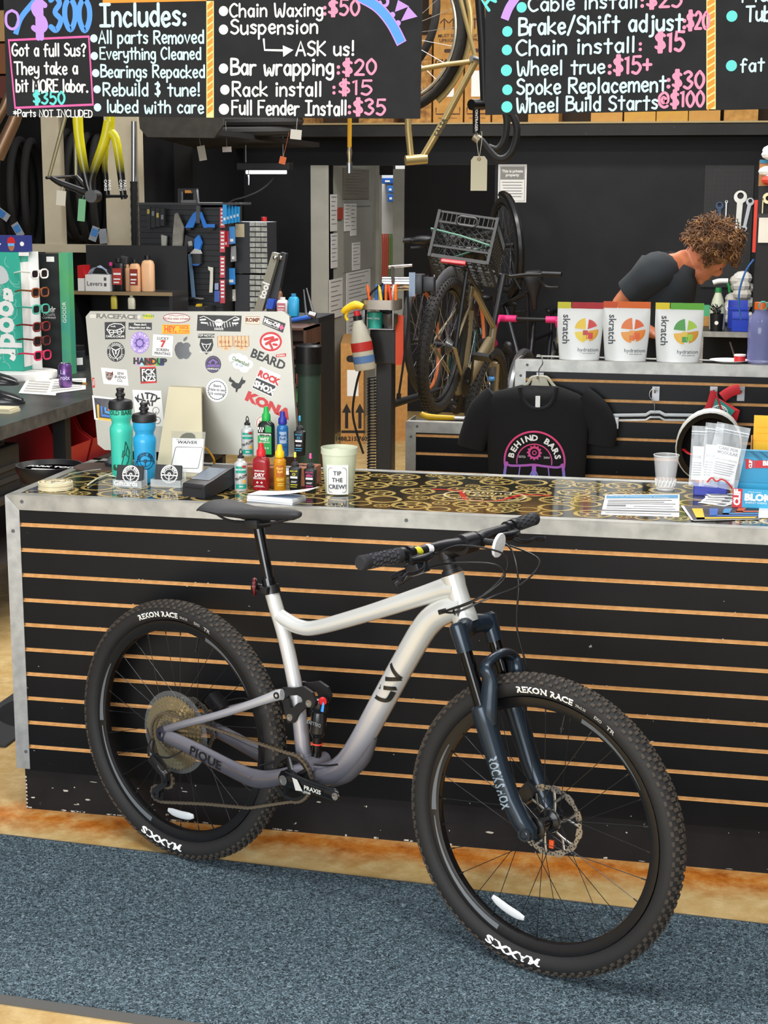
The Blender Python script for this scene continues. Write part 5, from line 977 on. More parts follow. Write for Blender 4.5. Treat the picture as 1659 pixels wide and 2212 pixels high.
G('*',5,(0,[(2.5,9),(2.5,3)]),(0,[(0,7.4),(5,4.6)]),(0,[(0,4.6),(5,7.4)])); G('.',1.2,(0,[(.6,.4)])); G('&',4.4,(1,[(.3,9),(2.6,9.6),(3.4,7.6),(1.4,5.6),(3.8,3),(2.4,.6),(.2,1.4)]),(0,[(2.2,10.6),(2.2,-.6)])); G('/',4,(0,[(0,-.8),(4,10.4)])); G('@',6.6,(1,[(4.6,5.6),(3,6.6),(2,4.6),(3,2.8),(4.4,4),(4.8,6),(4.9,3.2),(6.2,3.6),(6.2,7.4),(3.6,9.6),(.4,7),(.5,2.4),(3.4,0),(6,.8)])); G('+',4.4,(0,[(2.2,8),(2.2,2)]),(0,[(0,5),(4.4,5)])); G(' ',2.6)
def chalk(b,s,x,y,h,M,w=None,wid=None,rot=0,gap=1.7,z=.0012,slant=.0):
    """hand-lettered words with capitals h tall starting at (x, y); wid squeezes the line to that width"""
    tot = sum(GL[c][0]+gap for c in s)-gap; k = h/10; kx = k if wid is None else wid/tot; w = w or h*.15; cx = 0; rr = random.Random(len(s)*7+int(h*1e4))
    A = Matrix.Rotation(rot,2)
    for c in s:
        gw,st = GL[c]; dy = rr.uniform(-.35,.35)
        for sm,P in st:
            z += 4e-5
            pp = [(p[0],p[1]) for p in spline([(a,d,0) for a,d in P],5)] if sm else P
            b.ribbon([(Vector((x,y))+A @ Vector(((cx+p[0]+slant*p[1])*kx,(p[1]+dy)*k)))[:] for p in pp],w,M,z)
        cx += gw+gap
CH_W,CH_B,CH_P = mat('#e9eae4',.85),mat('#bfe0e2',.85),mat('#e88aa6',.85)
CH_O,CH_BL,CH_V,CH_T,CH_PK,CH_Y = mat('#e08a2e',.8),mat('#4f8fd8',.8),mat('#b48ad8',.8),mat('#5fc9c4',.8),mat('#d05a98',.8),mat('#efd28a',.85)
BOARDM = mat('#121315',.9,sc=14,h2='#1a1b1d',bump=.25)
def board(label,x0p,x1p,ybl,ybr,Y,top):
    a,c = at(x0p,ybl,Y),at(x1p,ybr,Y); M = frame(a,c-a,(0,-1,0)); W = (c-a).length
    t = thing('menu_board',label,'sign',M,'hanging price boards'); b = MB().box(0,W,0,top,-.014,0)
    sub(t,'panel',BOARDM,b,sm=None); sub(t,'hanging_chain',STEEL,MB().cyl((.1,top,-.007),(.1,top+1.2,-.007),.004,None,6).cyl((W-.1,top,-.007),(W-.1,top+1.2,-.007),.004,None,6))
    inv = M.inverted(); nrm = M.col[2].to_3d()
    def P(u,v):
        d = Fv+Rv*((u-829.5)/FPX)-Uv*((v-1106)/FPX); q = inv @ (CP+d*((a-CP).dot(nrm)/d.dot(nrm))); return q.x,q.y
    return t,P,Matrix()
def lines(t,P,I,rows,m,name='lettering',label=None,bold=1.):
    for s,u,v,u2,hp in rows:
        b = MB(); x,y = P(u,v); x2,y2 = P(u2,v); hh = P(u,v-hp)[1]-y
        chalk(b,s,x,y,hh,I,hh*.155*bold,x2-x); sub(t,name,m,b,sm=None)
def dots(t,P,I,pts,m,label):
    for u,v,r in pts: x,y = P(u,v); sub(t,'bullet',m,MB().disc(x,y,abs(P(u+r,v)[0]-x),.0012,I,20),sm=None)
def divider(t,P,I,u,v0,v1,w):
    b = MB(); b.quad([Vector((*P(*q),.0008)) for q in ((u-w,v1),(u+w,v1),(u+w,v0),(u-w,v0))]); d = sub(t,'divider',CH_Y,b,'orange hatched divider',sm=None)
    b = MB(); n = int((v1-v0)/16)
    for k in range(n): v = v0+16*k; b.quad([Vector((*P(*q),.0013)) for q in ((u-w+2,v+21),(u+w-2,v+11),(u+w-2,v-1),(u-w+2,v+9))])
    sub(d,'hatching',CH_O,b,sm=None)
t,P,I = board('long black chalk board with repair prices, left of the two hanging boards',15,906,250,256,.40,.62)
lines(t,P,I,[('Includes:',218,56,402,46),('All parts Removed',214,94,440,27),('Everything Cleaned',217,128,434,25),('Bearings Repacked',219,167,442,26),('Rebuild & tune!',224,206,432,27),('lubed with care',232,243,440,26)],CH_B,label='pale blue list of overhaul work')
dots(t,P,I,[(203,83,8),(204,121,8),(207,158,8),(210,193,8),(211,232,8)],CH_B,'pale blue bullet dots')
lines(t,P,I,[('Got a full Sus?',27,121,186,26),('They take a',32,160,168,26),('bit MORE labor.',36,198,190,26),('*Parts NOT INCLUDED',30,252,200,15)],CH_W,label='white note about full suspension bikes')
lines(t,P,I,[('$350',73,224,140,26)],CH_T,'price','turquoise price',1.25)
b = MB(); b.ribbon([P(*q) for q in ((19,87),(192,79),(201,226),(33,233))],.008,I,.001,True); sub(t,'note_frame',CH_PK,b,'pink frame round the note',sm=None)
lines(t,P,I,[('300',110,66,195,72)],CH_BL,'price','big blue price',1.1)
b = MB(); b.ribbon([P(*q) for q in spline([(34,74,0),(45,40,0),(70,8,0),(100,-25,0)],5) for q in [q[:2]]],.017,I,.001,False,False); sub(t,'ribbon_band',CH_BL,b,'blue ribbon stroke',sm=None)
lines(t,P,I,[('O',14,62,40,40),('$',72,76,100,80)],CH_V,'lettering','lilac letters',1.)
divider(t,P,I,454,2,254,8); b = MB(); b.quad([Vector((*P(*q),.0009)) for q in ((222,7),(446,2),(446,-20),(222,-16))]); sub(t,'top_band',CH_O,b,'orange band along the top',sm=None)
lines(t,P,I,[('Chain Waxing',497,36,697,28),('Suspension',499,73,686,30),('ASK us!',640,119,765,30),('Bar wrapping',500,161,720,34),('Rack install',503,207,694,30),('Full Fender Install',502,247,748,30)],CH_W,label='white list of extra jobs')
dots(t,P,I,[(483,24,10),(483,64,10),(483,148,10),(486,194,10),(484,236,11)],CH_W,'white bullet dots')
b = MB(); b.ribbon([P(*q) for q in ((570,85),(572,108),(612,109))],.006,I,.0012); b.poly([P(*q) for q in ((611,98),(634,108),(612,123))],.0012,I); sub(t,'arrow',CH_W,b,'white arrow',sm=None)
lines(t,P,I,[(':$50',699,33,776,33),(':$20',728,161,812,32),(':$15',718,204,803,30),(':$35',752,246,832,32)],CH_P,'price','pink prices',1.12)
b = MB(); b.ribbon([P(*q[:2]) for q in spline([(775,-8,0),(815,15,0),(845,50,0),(868,94,0)],6)],.031,I,.001,False,False); rb = sub(t,'ribbon_band',CH_V,b,'blue and lilac curved ribbon',sm=None)
b = MB(); b.ribbon([P(*q[:2]) for q in spline([(775,-8,0),(815,15,0),(845,50,0),(867,92,0)],6)],.024,I,.0014,False,False); sub(rb,'ribbon_fill',CH_BL,b,'blue fill',sm=None)
b = MB(); x,y = P(818,8); chalk(b,'S',x,y,.045,I,.009,None,-.6); x,y = P(846,33); [b.poly([P(*q) for q in pp],.0012,I) for pp in (((853,26),(860,0),(884,14)),((866,46),(882,14),(902,36)))]; b.disc(*P(848,32),.008,.0012,I).disc(*P(860,50),.008,.0012,I); sub(t,'lettering',CH_V,b,'lilac letter and exclamation marks',sm=None)
t,P,I = board('black chalk board with fitting prices, right of the two hanging boards',1048,1760,248,233,.40,.62)
lines(t,P,I,[('Cable install',1142,24,1376,30),('Brake/Shift adjust',1122,76,1474,36),('Chain install',1116,120,1370,32),('Wheel true',1118,163,1306,30),('Spoke Replacement',1117,204,1438,32),('Wheel Build Starts',1117,242,1420,30),('Tub',1612,46,1664,32),('Pla',1604,4,1660,26),('fat',1600,155,1650,28)],CH_B,label='pale blue list of fitting jobs')
dots(t,P,I,[(1127,16,11),(1096,68,11),(1095,108,11),(1094,152,12),(1096,194,11),(1095,231,12),(1581,35,12),(1580,142,12)],CH_T,'turquoise bullet dots')
lines(t,P,I,[(':$25',1384,16,1472,34),(':$20',1476,64,1531,36),(':',1378,110,1388,30),('$15',1416,110,1477,40),(':$15+',1314,160,1406,36),(':$30',1441,192,1520,36),('@$100',1423,231,1520,33)],CH_P,'price','pink prices',1.12)
divider(t,P,I,1536,-6,236,10)
b = MB(); x,y = P(1056,22); chalk(b,'Al',x,y,.05,I,.009,None,.9); sub(t,'lettering',CH_T,b,'turquoise letters at the corner',sm=None)
b = MB(); b.ribbon([P(*q[:2]) for q in spline([(1090,42,0),(1101,15,0),(1122,-15,0)],6)],.024,I,.001,False,False); sub(t,'ribbon_band',CH_V,b,'lilac curved ribbon',sm=None)
# ================================================================ slatwall units behind the counter
YU = 2.0
def unit(label,u0,vt,x1,vs,uref,skip=0):
    p = at(u0,vt,YU); X0,Zt = p.x,p.z; t = thing('slatwall_unit',label,'display unit',(0,0,0))
    zs = [at(uref,v,YU).z for v in vs]; d = .0762; z = zs[-1]
    while z-d > .15: z -= d; zs.append(z)
    slatpanel(t,X0+.034,x1,.1,Zt-.004,zs,YU)
    sub(t,'unit_body',BLK,MB().box(X0+.01,x1,YU+.013,YU+.2,0,Zt-.012),sm=None)
    b = MB().prism([(X0,Zt),(x1,Zt),(x1,Zt-.042),(X0+.04,Zt-.042)],0,.004,frame((0,YU,0),(1,0,0),(0,-1,0))).box(X0,x1,YU-.003,YU+.04,Zt-.001,Zt+.002).box(X0+.06,x1,YU+.16,YU+.2,Zt-.001,Zt+.002).prism([(X0,Zt),(X0+.04,Zt-.042),(X0+.04,.1),(X0,.1)],0,.004,frame((0,YU,0),(1,0,0),(0,-1,0))).box(X0-.003,X0+.0,YU-.003,YU+.2,.1,Zt)
    tr = sub(t,'trim',ALU,b,'aluminium trim',sm=None)
    for x,z in ((X0+.045,Zt-.017),(X0+.02,Zt-.06)): b = MB(); screw(b,x,YU-.0045,z); sub(tr,'screw',GRY,b)
    return X0,Zt
lx,lz = unit('low slatwall unit behind the T-shirt, its end showing at the left',878,911,at(1108,900,YU).x,(942,981),950)
tx_,tz = unit('tall slatwall unit carrying the drink-mix bags',1115,778,3.4,(829,871,913,954,995),1500)
def on(u,Y,z): a,b = at(u,700,Y),at(u,1000,Y); k = (z-a.z)/(b.z-a.z); return a.lerp(b,k).x
# bent wire hooks and hangers
def hook(u,v,label):
    p = at(u,v,YU); t = thing('display_hook',label,'hook',(p.x,YU-.001,p.z)); sub(t,'hook_plate',STEEL,MB().box(-.014,.014,-.003,0,-.05,.006),sm=None); sub(t,'prong',STEEL,MB().tube([(0,-.003,-.01),(0,-.05,-.012),(0,-.09,-.008),(0,-.094,.004)],.003,8)); return p
hook(1417,838,'steel display hook holding the empty clear hanger'); hook(1542,838,'steel display hook holding the red strap pouch'); hook(1601,838,'steel display hook right of the red pouch')
h0 = hook(1167,808,'steel display hook holding the T-shirt hanger')
t = thing('clip_hanger','empty clear plastic clip hanger beside the T-shirt','hanger',(0,0,0)); Yh = YU-.05
PL = [at(*q,Yh) for q in ((1320,905),(1326,897),(1395,896),(1405,890),(1425,890),(1436,896),(1508,897),(1514,905))]
sub(t,'bar',mat('#e6ecef',.1,0,a=.5),MB().tube(PL,.006,8,fl=.5).tube([q+Vector((0,0,-.02)) for q in PL[1:-1]],.004,8),'clear plastic bar'); sub(t,'wire_hook',CHR,MB().tube([at(*q,Yh) for q in ((1414,897),(1413,870),(1404,858),(1404,846),(1413,838),(1421,843))],.0022,6,sm=4))
for u in (1330,1506): p = at(u,915,Yh); sub(t,'clip',mat('#c9cdd0',.3,.4),MB().box(p.x-.012,p.x+.012,Yh-.01,Yh+.004,p.z-.02,p.z+.025,None,.003),sm=None)
# T-shirt
Ys = YU-.075; o = at(1165,850,Ys); sc_y = px(Ys)
t = thing('t_shirt','black T-shirt with a pink to blue Behind Bars handlebar print on a hanger','T-shirt',o); SH = mat('#07080b',.9,sc=30,bump=.15)
L = lambda u,v: at(u,v,Ys)-o
b = MB(); rings = []; DPT = .045
rows = [(833,1124,1206,.35),(838,1108,1222,.6),(848,1068,1250,.8),(862,1052,1268,.95),(890,1050,1272,1),(940,1052,1270,1),(1000,1054,1266,1),(1050,1056,1262,1),(1130,1056,1262,1)]
for v,u0,u1,d in rows:
    a,c = L(u0,v),L(u1,v); m = (a+c)/2; w = (c.x-a.x)/2
    rings.append([Vector((m.x+w*cos(2*pi*k/28),-DPT*d*sin(2*pi*k/28)*abs(sin(2*pi*k/28))**.0,(a.z+c.z)/2+(-.012 if (k in (5,6,7,8,9) and v < 840) else 0))) for k in range(28)])
b.loft(rings); body = sub(t,'body',SH,b,sm=70)
for pts,rs in (([(1075,862),(1046,892),(1024,940),(1016,968)],[.062,.066,.058,.055]),([(1250,864),(1280,890),(1300,925),(1298,962)],[.06,.064,.058,.054])):
    sub(t,'sleeve',SH,MB().tube([L(*q)+Vector((0,.012,0)) for q in pts],rs,16,sm=4,fl=.5,upv=(1,0,0)),sm=70)
nk = [L(*q)+Vector((0,-.043,0)) for q in ((1126,834),(1130,856),(1145,874),(1165,880),(1187,874),(1200,856),(1205,834))]
sub(t,'collar',mat('#111218',.9),MB().tube(nk,.008,8,sm=4),'ribbed round collar')
sub(t,'size_label',WHT,MB().box(-.009,.009,-.0475,-.046,L(1160,882).z,L(1160,852).z),'white size label',sm=None)
M,nt,bs,tc = shader('fade_print'); sp = nt.nodes.new('ShaderNodeSeparateXYZ'); nt.links.new(tc.outputs['Object'],sp.inputs[0]); mr = nt.nodes.new('ShaderNodeMapRange'); mr.inputs['From Min'].default_value = L(1157,1035).z; mr.inputs['From Max'].default_value = L(1157,955).z; nt.links.new(sp.outputs[2],mr.inputs['Value'])
nt.links.new(ramp(nt,mr.outputs[0],[(0,'#3f9ae0'),(.3,'#9a6ad0'),(.6,'#d04a9a'),(1,'#e23a76')]).outputs[0],bs.inputs['Base Color']); FP = M
c0 = L(1157,993); s1 = px(Ys)
def sw(p): 
    x,z = c0.x+p.x*s1,c0.z+p.y*s1; w = .2
    return Vector((x,-DPT*math.sqrt(max(0,1-(x/w)**2))-.0022-p.z,z))
def rg_(b,r0,r1,a0=0,a1=360,n=60,z=0,dy=0): A = [R_(a0+(a1-a0)*k/n) for k in range(n+1)]; b.bridge(b.ring([sw(Vector((r0*cos(a),r0*sin(a)+dy,z))) for a in A]),b.ring([sw(Vector((r1*cos(a),r1*sin(a)+dy,z))) for a in A]),False)
def st_(b,P,w,z=.0004): pp = spline([(x,y,0) for x,y in P],5) if len(P) > 2 else [Vector((*P[0],0)).lerp(Vector((*P[1],0)),k/4) for k in range(5)]; N = [(pp[min(i+1,len(pp)-1)]-pp[max(i-1,0)]).normalized() for i in range(len(pp))]; b.bridge(b.ring([sw(Vector((p.x-n.y*w/2,p.y+n.x*w/2,z))) for p,n in zip(pp,N)]),b.ring([sw(Vector((p.x+n.y*w/2,p.y-n.x*w/2,z))) for p,n in zip(pp,N)]),False)
b = MB(); rg_(b,62,66,-18,198); rg_(b,36,38.5,-10,190); rg_(b,9,13.5,z=.0003,dy=19); rg_(b,3,5,z=.0003,dy=19)
for k in range(12): a = pi*k/6; st_(b,[(12*cos(a),12*sin(a)+19),(16*cos(a),16*sin(a)+19)],3.4)
st_(b,[(-60,-7),(-50,-11),(-20,-9),(0,-7),(20,-9),(48,-11),(60,-7)],5); st_(b,[(-58,-3),(-62,-17),(-66,-60)],6); st_(b,[(58,-3),(62,-17),(66,-60)],6); st_(b,[(0,-5),(0,-60)],9); st_(b,[(-12,-40),(0,-17),(12,-40)],3)
[st_(b,[(k,-11),(k*1.2,-60)],2.5) for k in (-30,30)]
pr_ = sub(body,'print',FP,b,'pink to blue ring, sprocket and handlebar print',sm=None)
b = MB()
for i,ch in enumerate('BEHIND BARS'):
    a = R_(90-(i-5)*15.4); b.text(ch,17,None,warp=lambda p,a=a: sw(Vector((50*cos(a)+p.x*sin(a)+p.y*cos(a),50*sin(a)-p.x*cos(a)+p.y*sin(a),0))),bold=.04,sx=1.1)
b.text('ESTD',6.5,None,-26,9,warp=sw).text('2004',6.5,None,26,9,warp=sw); sub(body,'print_lettering',WHT,b,'white print lettering',sm=None)
t = thing('shirt_hanger','clear plastic hanger inside the black T-shirt','hanger',(0,0,0)); Yk = Ys
b = MB().tube([at(*q,Yk) for q in ((1118,846),(1140,828),(1150,815),(1180,815),(1192,828),(1208,846))],.006,8,sm=4,fl=.6).tube([at(*q,Yk) for q in ((1120,848),(1140,838),(1165,834),(1190,838),(1206,848))],.004,8,sm=4).prism([(q[0]-o.x,q[2]-o.z) for q in [at(*k,Yk) for k in ((1146,836),(1152,814),(1178,814),(1188,836))]],-.002,.002,T(o.x,Yk,o.z) @ FACE)
sub(t,'hanger_body',mat('#d6d2b8',.12,0,a=.6),b); sub(t,'wire_hook',CHR,MB().tube([at(*q,Yk) for q in ((1165,826),(1164,800),(1172,785),(1169,769),(1160,767)) ],.0025,8,sm=5))
# hanging helmet and pouch
p = at(1530,965,YU-.14); t = thing('bike_helmet','black and white bicycle helmet hanging on the tall slatwall unit','helmet',T(p.x,p.y,p.z) @ RX(-72) @ RZ(10))
HS = lambda k: [Vector((.118*k*cos(a)*(1+.0*sin(a)),.145*k*sin(a),.1*math.sqrt(max(0,1-k*k)))) for a in [2*pi*q/32 for q in range(32)]]
b = MB(); L2 = [b.ring(HS(k)) for k in (1,.97,.9,.78,.6,.38,.12)]
for a,c in zip(L2,L2[1:]): b.bridge(a,c)
b.face(L2[-1]); Lb = [b.ring([v*Vector((.84,.84,.8)) if False else Vector((v.x*.84,v.y*.84,v.z*.8)) for v in HS(k)]) for k in (1,.9,.7,.4,.1)]; b.bridge(L2[0],Lb[0])
for a,c in zip(Lb,Lb[1:]): b.bridge(a,c)
b.face(Lb[-1]); sub(t,'shell',mat('#101012',.35),b); sub(t,'rim_band',mat('#dfe0da',.4),MB().loft([[v+Vector((0,0,dz)) for v in [Vector((q.x*k,q.y*k,0)) for q in HS(1)]] for k,dz in ((1.0,-.004),(1.04,.0),(1.03,.03),(.985,.034))],False),'white band round the rim')
b = MB()
for k in range(5): a = R_(30+60*k); b.tube([Vector((.125*cos(a)*.9,.15*sin(a)*.9,.045)),Vector((.125*cos(a)*.5,.15*sin(a)*.5,.09))],.012,8,fl=.5)
sub(t,'vent',mat('#2a1214',.5),b); sub(t,'strap',RED,MB().tube([(-.09,.03,.0),(-.06,.02,-.05),(-.02,.0,-.07)],.006,6,sm=4,fl=.3).tube([(.09,.03,0),(.05,.02,-.05),(-.02,0,-.07)],.006,6,sm=4,fl=.3),'red chin strap')
Yp = YU-.1; pp = lambda u,v: at(u,v,Yp); o2 = pp(1548,860); t = thing('strap_pouch','teal and red folded pouch with a white ring emblem, hanging above the helmet','pouch',o2)
TLB = mat('#2f8f80',.7); b = MB(); q0,q1,q2,q3 = [pp(*k)-o2 for k in ((1546,858),(1587,888),(1570,912),(1500,902))]; th = Vector((0,.012,0)); b.loft([[q0,q1,q2,q3],[q0+th,q1+th,q2+th,q3+th]]); bd = sub(t,'pouch_body',TLB,b,'teal pouch',sm=None)
b = MB(); emblem(b,T(*(pp(1553,894)-o2+Vector((0,-.001,0)))) @ FACE @ RZ(20),.07); sub(bd,'emblem',WHT,b,sm=None)
b = MB().tube([pp(*k)-o2 for k in ((1542,845),(1535,870),(1526,890),(1521,904))],.013,8,fl=.25,upv=(1,0,0)).tube([pp(*k)-o2 for k in ((1560,858),(1578,846),(1598,840))],.02,8,sm=4,fl=.4).tube([pp(*k)-o2 for k in ((1548,855),(1562,895),(1574,922))],.004,6).loft([[q0+th,q1+th*1.5,q2+th*1.5+Vector((.02,0,-.02))],[q0+th*2,q1+th*2+Vector((.02,0,0)),q2+th*2+Vector((.03,0,-.03))]]); sub(t,'strap',mat('#c4202a',.7),b,'red strap and lining')
# drink-mix bags
def skbag(u0,u1,v0,v1,c1,c2,label,fruit):
    Yb = YU+.07; a = at(u0,v1,Yb); W = (u1-u0)*px(Yb); H = (v1-v0)*px(Yb)*.99; t = thing('drink_mix_bag',label,'bag',(a.x+W/2,Yb,tz+.0025),'bags of drink mix')
    S = []
    for j in range(11):
        f = j/10; w = W/2*(.88+.12*min(1,f*1.6)); d = .034*(1-f)**.8+.0015; S.append([Vector((w*cos(2*pi*k/28)*(1 if abs(cos(2*pi*k/28)) > .95 else 1),-d*sin(2*pi*k/28),H*.9*f)) for k in range(28)])
    bd = sub(t,'pouch',mat('#e9eae6',.3),MB().loft(S),sm=60)
    x1 = -W/2+W*.31; sub(t,'zip_band',mat(c1,.55),MB().box(-W/2,x1-.003,-.002,.002,H*.89,H),sm=None); sub(t,'zip_band',mat(c2,.55),MB().box(x1,W/2,-.002,.002,H*.89,H),sm=None)
    def sf(p): f = max(0,p.z/(H*.9)); w = W/2*(.88+.12*min(1,f*1.6)); d = .034*(1-f)**.8+.0015; return Vector((p.x,-d*math.sqrt(max(0,1-(p.x/w)**2))-.0012-p.y,p.z))
    b = MB(); q = Matrix.Rotation(-pi/2,2); b.text('skratch',.04,None,warp=lambda p: sf(Vector((-W*.30+(q @ p.xy).x,0,H*.53+(q @ p.xy).y))),bold=.015,sx=.98).text('hydration',.021,None,warp=lambda p: sf(Vector((W*.2+p.x,0,H*.18+p.y))),sx=1.).text('SPORT DRINK MIX',.006,None,warp=lambda p: sf(Vector((W*.22+p.x,0,H*.12+p.y)))); sub(bd,'lettering',mat('#3b4146',.5),b,'dark vertical brand lettering',sm=None)
    b0 = Vector((W*.16,0,H*.52)); R = W*.26; cols = {}
    for i,(a0,a1,g,c) in enumerate(((95,175,.0,0),(20,85,.12,1),(185,265,.0,2),(-80,10,.08,3))):
        oo = Vector((cos(R_((a0+a1)/2)),0,sin(R_((a0+a1)/2))))*R*.1; cols.setdefault(fruit[c],[]).append([b0+oo]+[b0+oo+Vector((R*(.95-g)*cos(R_(a0+(a1-a0)*k/10)),0,R*(.95-g)*sin(R_(a0+(a1-a0)*k/10)))) for k in range(11)])
    for dx,dz,s_,c in ((-.12,-.2,.2,4),(.25,-.45,.26,1),(-.1,-.62,.22,0)): cols.setdefault(fruit[c],[]).append([b0+Vector((R*(dx+k),.0006,R*(dz+m))) for k,m in ((-s_,-s_),(s_,-s_),(s_,s_),(-s_,s_))])
    for c,PP in cols.items(): b = MB(); [b.face(b.ring([sf(p) for p in P_])) for P_ in PP]; sub(bd,'fruit_picture',mat(c,.4),b,'picture of cut fruit',sm=None)
skbag(1202,1297,658,778,'#d8cf2a','#b5101c','white drink-mix bag with a yellow and red top, leftmost of three',('#f0c822','#d83a30','#f2d43a','#e8a41e','#c2302a'))
skbag(1300,1397,657,780,'#d8500c','#e8680c','white drink-mix bag with an all orange top, middle of three',('#e8741c','#e8601a','#f09a2c','#f0861e','#f0a040'))
skbag(1412,1510,658,780,'#f0d81e','#62b52c','white drink-mix bag with a yellow and green top, rightmost of three',('#3f9a34','#a8cf3a','#f0b82a','#d8961e','#e8c43a'))
# big water bottle with objects, plate and cup on the tall unit
Yb = YU+.09; a = at(1640,783,Yb); t = thing('water_bottle','large clear lilac-tinted plastic bottle at the right edge of the tall unit','bottle',(a.x,Yb,tz+.0025)); k = px(Yb)
sub(t,'bottle_body',mat('#8f94c8',.1,0,a=.5),MB().lathe([(0,0),(23*k,0),(26*k,3*k),(25*k,30*k),(26*k,60*k),(25*k,92*k),(15*k,104*k),(14*k,110*k),(0,110*k)],28),'lilac translucent body'); sub(t,'bottle_cap',mat('#d8641e',.4),MB().lathe([(15*k,110*k),(15*k,124*k),(0,124*k)],20),'orange cap'); sub(t,'carry_loop',mat('#3ab0a4',.5),MB().torus(8*k,1.6*k,T(2*k,-13*k,118*k) @ RX(90),20,6),'teal loop')
a = at(1575,779,YU+.1); t = thing('paper_plate','white paper plate behind the lilac bottle','plate',(a.x,YU+.1,tz+.0025)); sub(t,'plate',WHT,MB().lathe([(0,0),(.05,0),(.075,.008),(.076,.01),(.05,.003),(0,.003)],28))
t = thing('red_tape_roll','small red round tin on the white paper plate','tin',(a.x+.04,YU+.1,tz+.006)); sub(t,'tin',RED,MB().lathe([(0,0),(.022,0),(.022,.024),(.0,.024)],24)); sub(t,'tin_lid',mat('#e8dcd8',.4),MB().lathe([(.023,.022),(.023,.028),(0,.028)],24)); sub(t,'stick',mat('#4a3a34',.6),MB().cyl((-.02,0,.02),(-.04,0,.075),.003,None,6))
a = at(955,913,YU+.1); t = thing('tyre_lever','yellow plastic tool lying on the low slatwall unit','tool',(at(940,908,YU+.1).x,YU+.1,lz+.003)); sub(t,'handle',mat('#e8b81c',.4),MB().tube([(-.06,0,.02),(-.03,0,.006),(.08,0,.005)],[.01,.013,.009],10,sm=3,fl=.6)); sub(t,'tip',WHT,MB().tube([(.08,0,.005),(.12,0,.004)],[.006,.003],8))
# ================================================================ person
Yq = 3.3; kq = px(Yq); W_ = lambda u,v,dy=0: at(u,v,Yq+dy)
SKIN = mat('#b56a48',.5,sc=20,h2='#c47a56'); TEE = mat('#1f2428',.9,sc=25,bump=.1)
pe = thing('person','person with curly brown hair in a dark grey T-shirt bending over behind the tall unit','person',(0,0,0))
sh,nk_,hd_ = W_(1432,585),W_(1478,568),W_(1530,548); hip = Vector((sh.x-.05,Yq,.98)); el_ = W_(1330,665,-.13); wr_ = W_(1392,712,-.2)
V = [hip,hip.lerp(sh,.35)+Vector((.02,0,0)),hip.lerp(sh,.7),sh+Vector((-.01,0,-.04)),nk_,nk_.lerp(hd_,.45),sh+Vector((-.03,-.17,-.01)),el_,wr_,sh+Vector((.03,.17,-.02)),sh+Vector((.04,.22,-.3)),sh+Vector((.12,.1,-.5))]
E_ = [(0,1),(1,2),(2,3),(3,4),(4,5),(3,6),(6,7),(7,8),(3,9),(9,10),(10,11)]; RR = [.15,.14,.15,.15,.07,.062,.068,.048,.032,.068,.048,.032]
for s_ in (-1,1):
    i = len(V); V += [hip+Vector((.0,.1*s_,-.08)),Vector((hip.x+.05,Yq+.11*s_,.5)),Vector((hip.x-.02,Yq+.12*s_,.09)),Vector((hip.x+.16,Yq+.13*s_,.04))]; E_ += [(0,i),(i,i+1),(i+1,i+2),(i+2,i+3)]; RR += [.1,.065,.045,.04]
def hand(w,d,dn,side):
    i0 = V.index(w); pc = w+d*.05; V.append(pc); E_.append((i0,len(V)-1)); RR.append(.03); pi_ = len(V)-1
    for k,(o_,l) in enumerate(((-.03,.075),(-.01,.085),(.01,.08),(.03,.065))):
        j = len(V); V.extend([pc+side*o_+d*.035,pc+side*o_*1.1+d*(.035+l*.5)+dn*.012,pc+side*o_*1.1+d*(.03+l*.8)+dn*.045]); E_.extend([(pi_,j),(j,j+1),(j+1,j+2)]); RR.extend([.0105,.0095,.008])
    j = len(V); V.extend([pc-side*.035+d*.0,pc-side*.055+d*.035+dn*.01]); E_.extend([(pi_,j),(j,j+1)]); RR.extend([.012,.009])
hand(wr_,Vector((.9,-.1,-.35)).normalized(),Vector((0,0,-1)),Vector((0,1,0))); hand(V[11],Vector((.9,-.2,-.3)).normalized(),Vector((0,0,-1)),Vector((0,1,0)))
me = bpy.data.meshes.new('skeleton'); me.from_pydata(V,E_,[]); sk_ = bpy.data.objects.new('skeleton',me); COL.objects.link(sk_); md = sk_.modifiers.new('skin','SKIN'); sv = me.skin_vertices[0].data
for i,r_ in enumerate(RR): sv[i].radius = (r_,r_*(.8 if i in (0,1,2,3) else 1)) if i < 4 else (r_,r_)
sv[0].use_root = True; sk_.modifiers.new('sub','SUBSURF').levels = 2
dg = bpy.context.evaluated_depsgraph_get(); m1 = bpy.data.meshes.new_from_object(sk_.evaluated_get(dg)); bpy.data.objects.remove(sk_)
b = MB(); b.b.from_mesh(m1); ax = (hd_-nk_).normalized(); HM = frame(hd_,Vector((.62,-.05,-.78)),Vector((.78,0,.62)))     # head: x = face direction, z = crown
b.ball((0,0,0),.095,.075,.115,24,HM); b.ball((.035,0,-.065),.06,.052,.06,18,HM); b.ball((.096,0,-.015),.018,.013,.026,12,HM); b.ball((.085,0,-.06),.012,.024,.008,10,HM); b.ball((.087,0,-.073),.011,.022,.008,10,HM); b.ball((.078,0,-.1),.02,.022,.018,10,HM); b.ball((.08,0,.02),.014,.045,.01,10,HM)
for s_ in (-1,1): b.ball((-.005,.076*s_,-.02),.018,.01,.032,10,HM); b.ball((.083,.03*s_,.0),.012,.014,.009,10,HM)
bo = b.build('body',SKIN,None); rm = bo.modifiers.new('remesh','REMESH'); rm.mode = 'VOXEL'; rm.voxel_size = .0065; rm.use_smooth_shade = True
dg = bpy.context.evaluated_depsgraph_get(); m2 = bpy.data.meshes.new_from_object(bo.evaluated_get(dg)); bpy.data.objects.remove(bo)
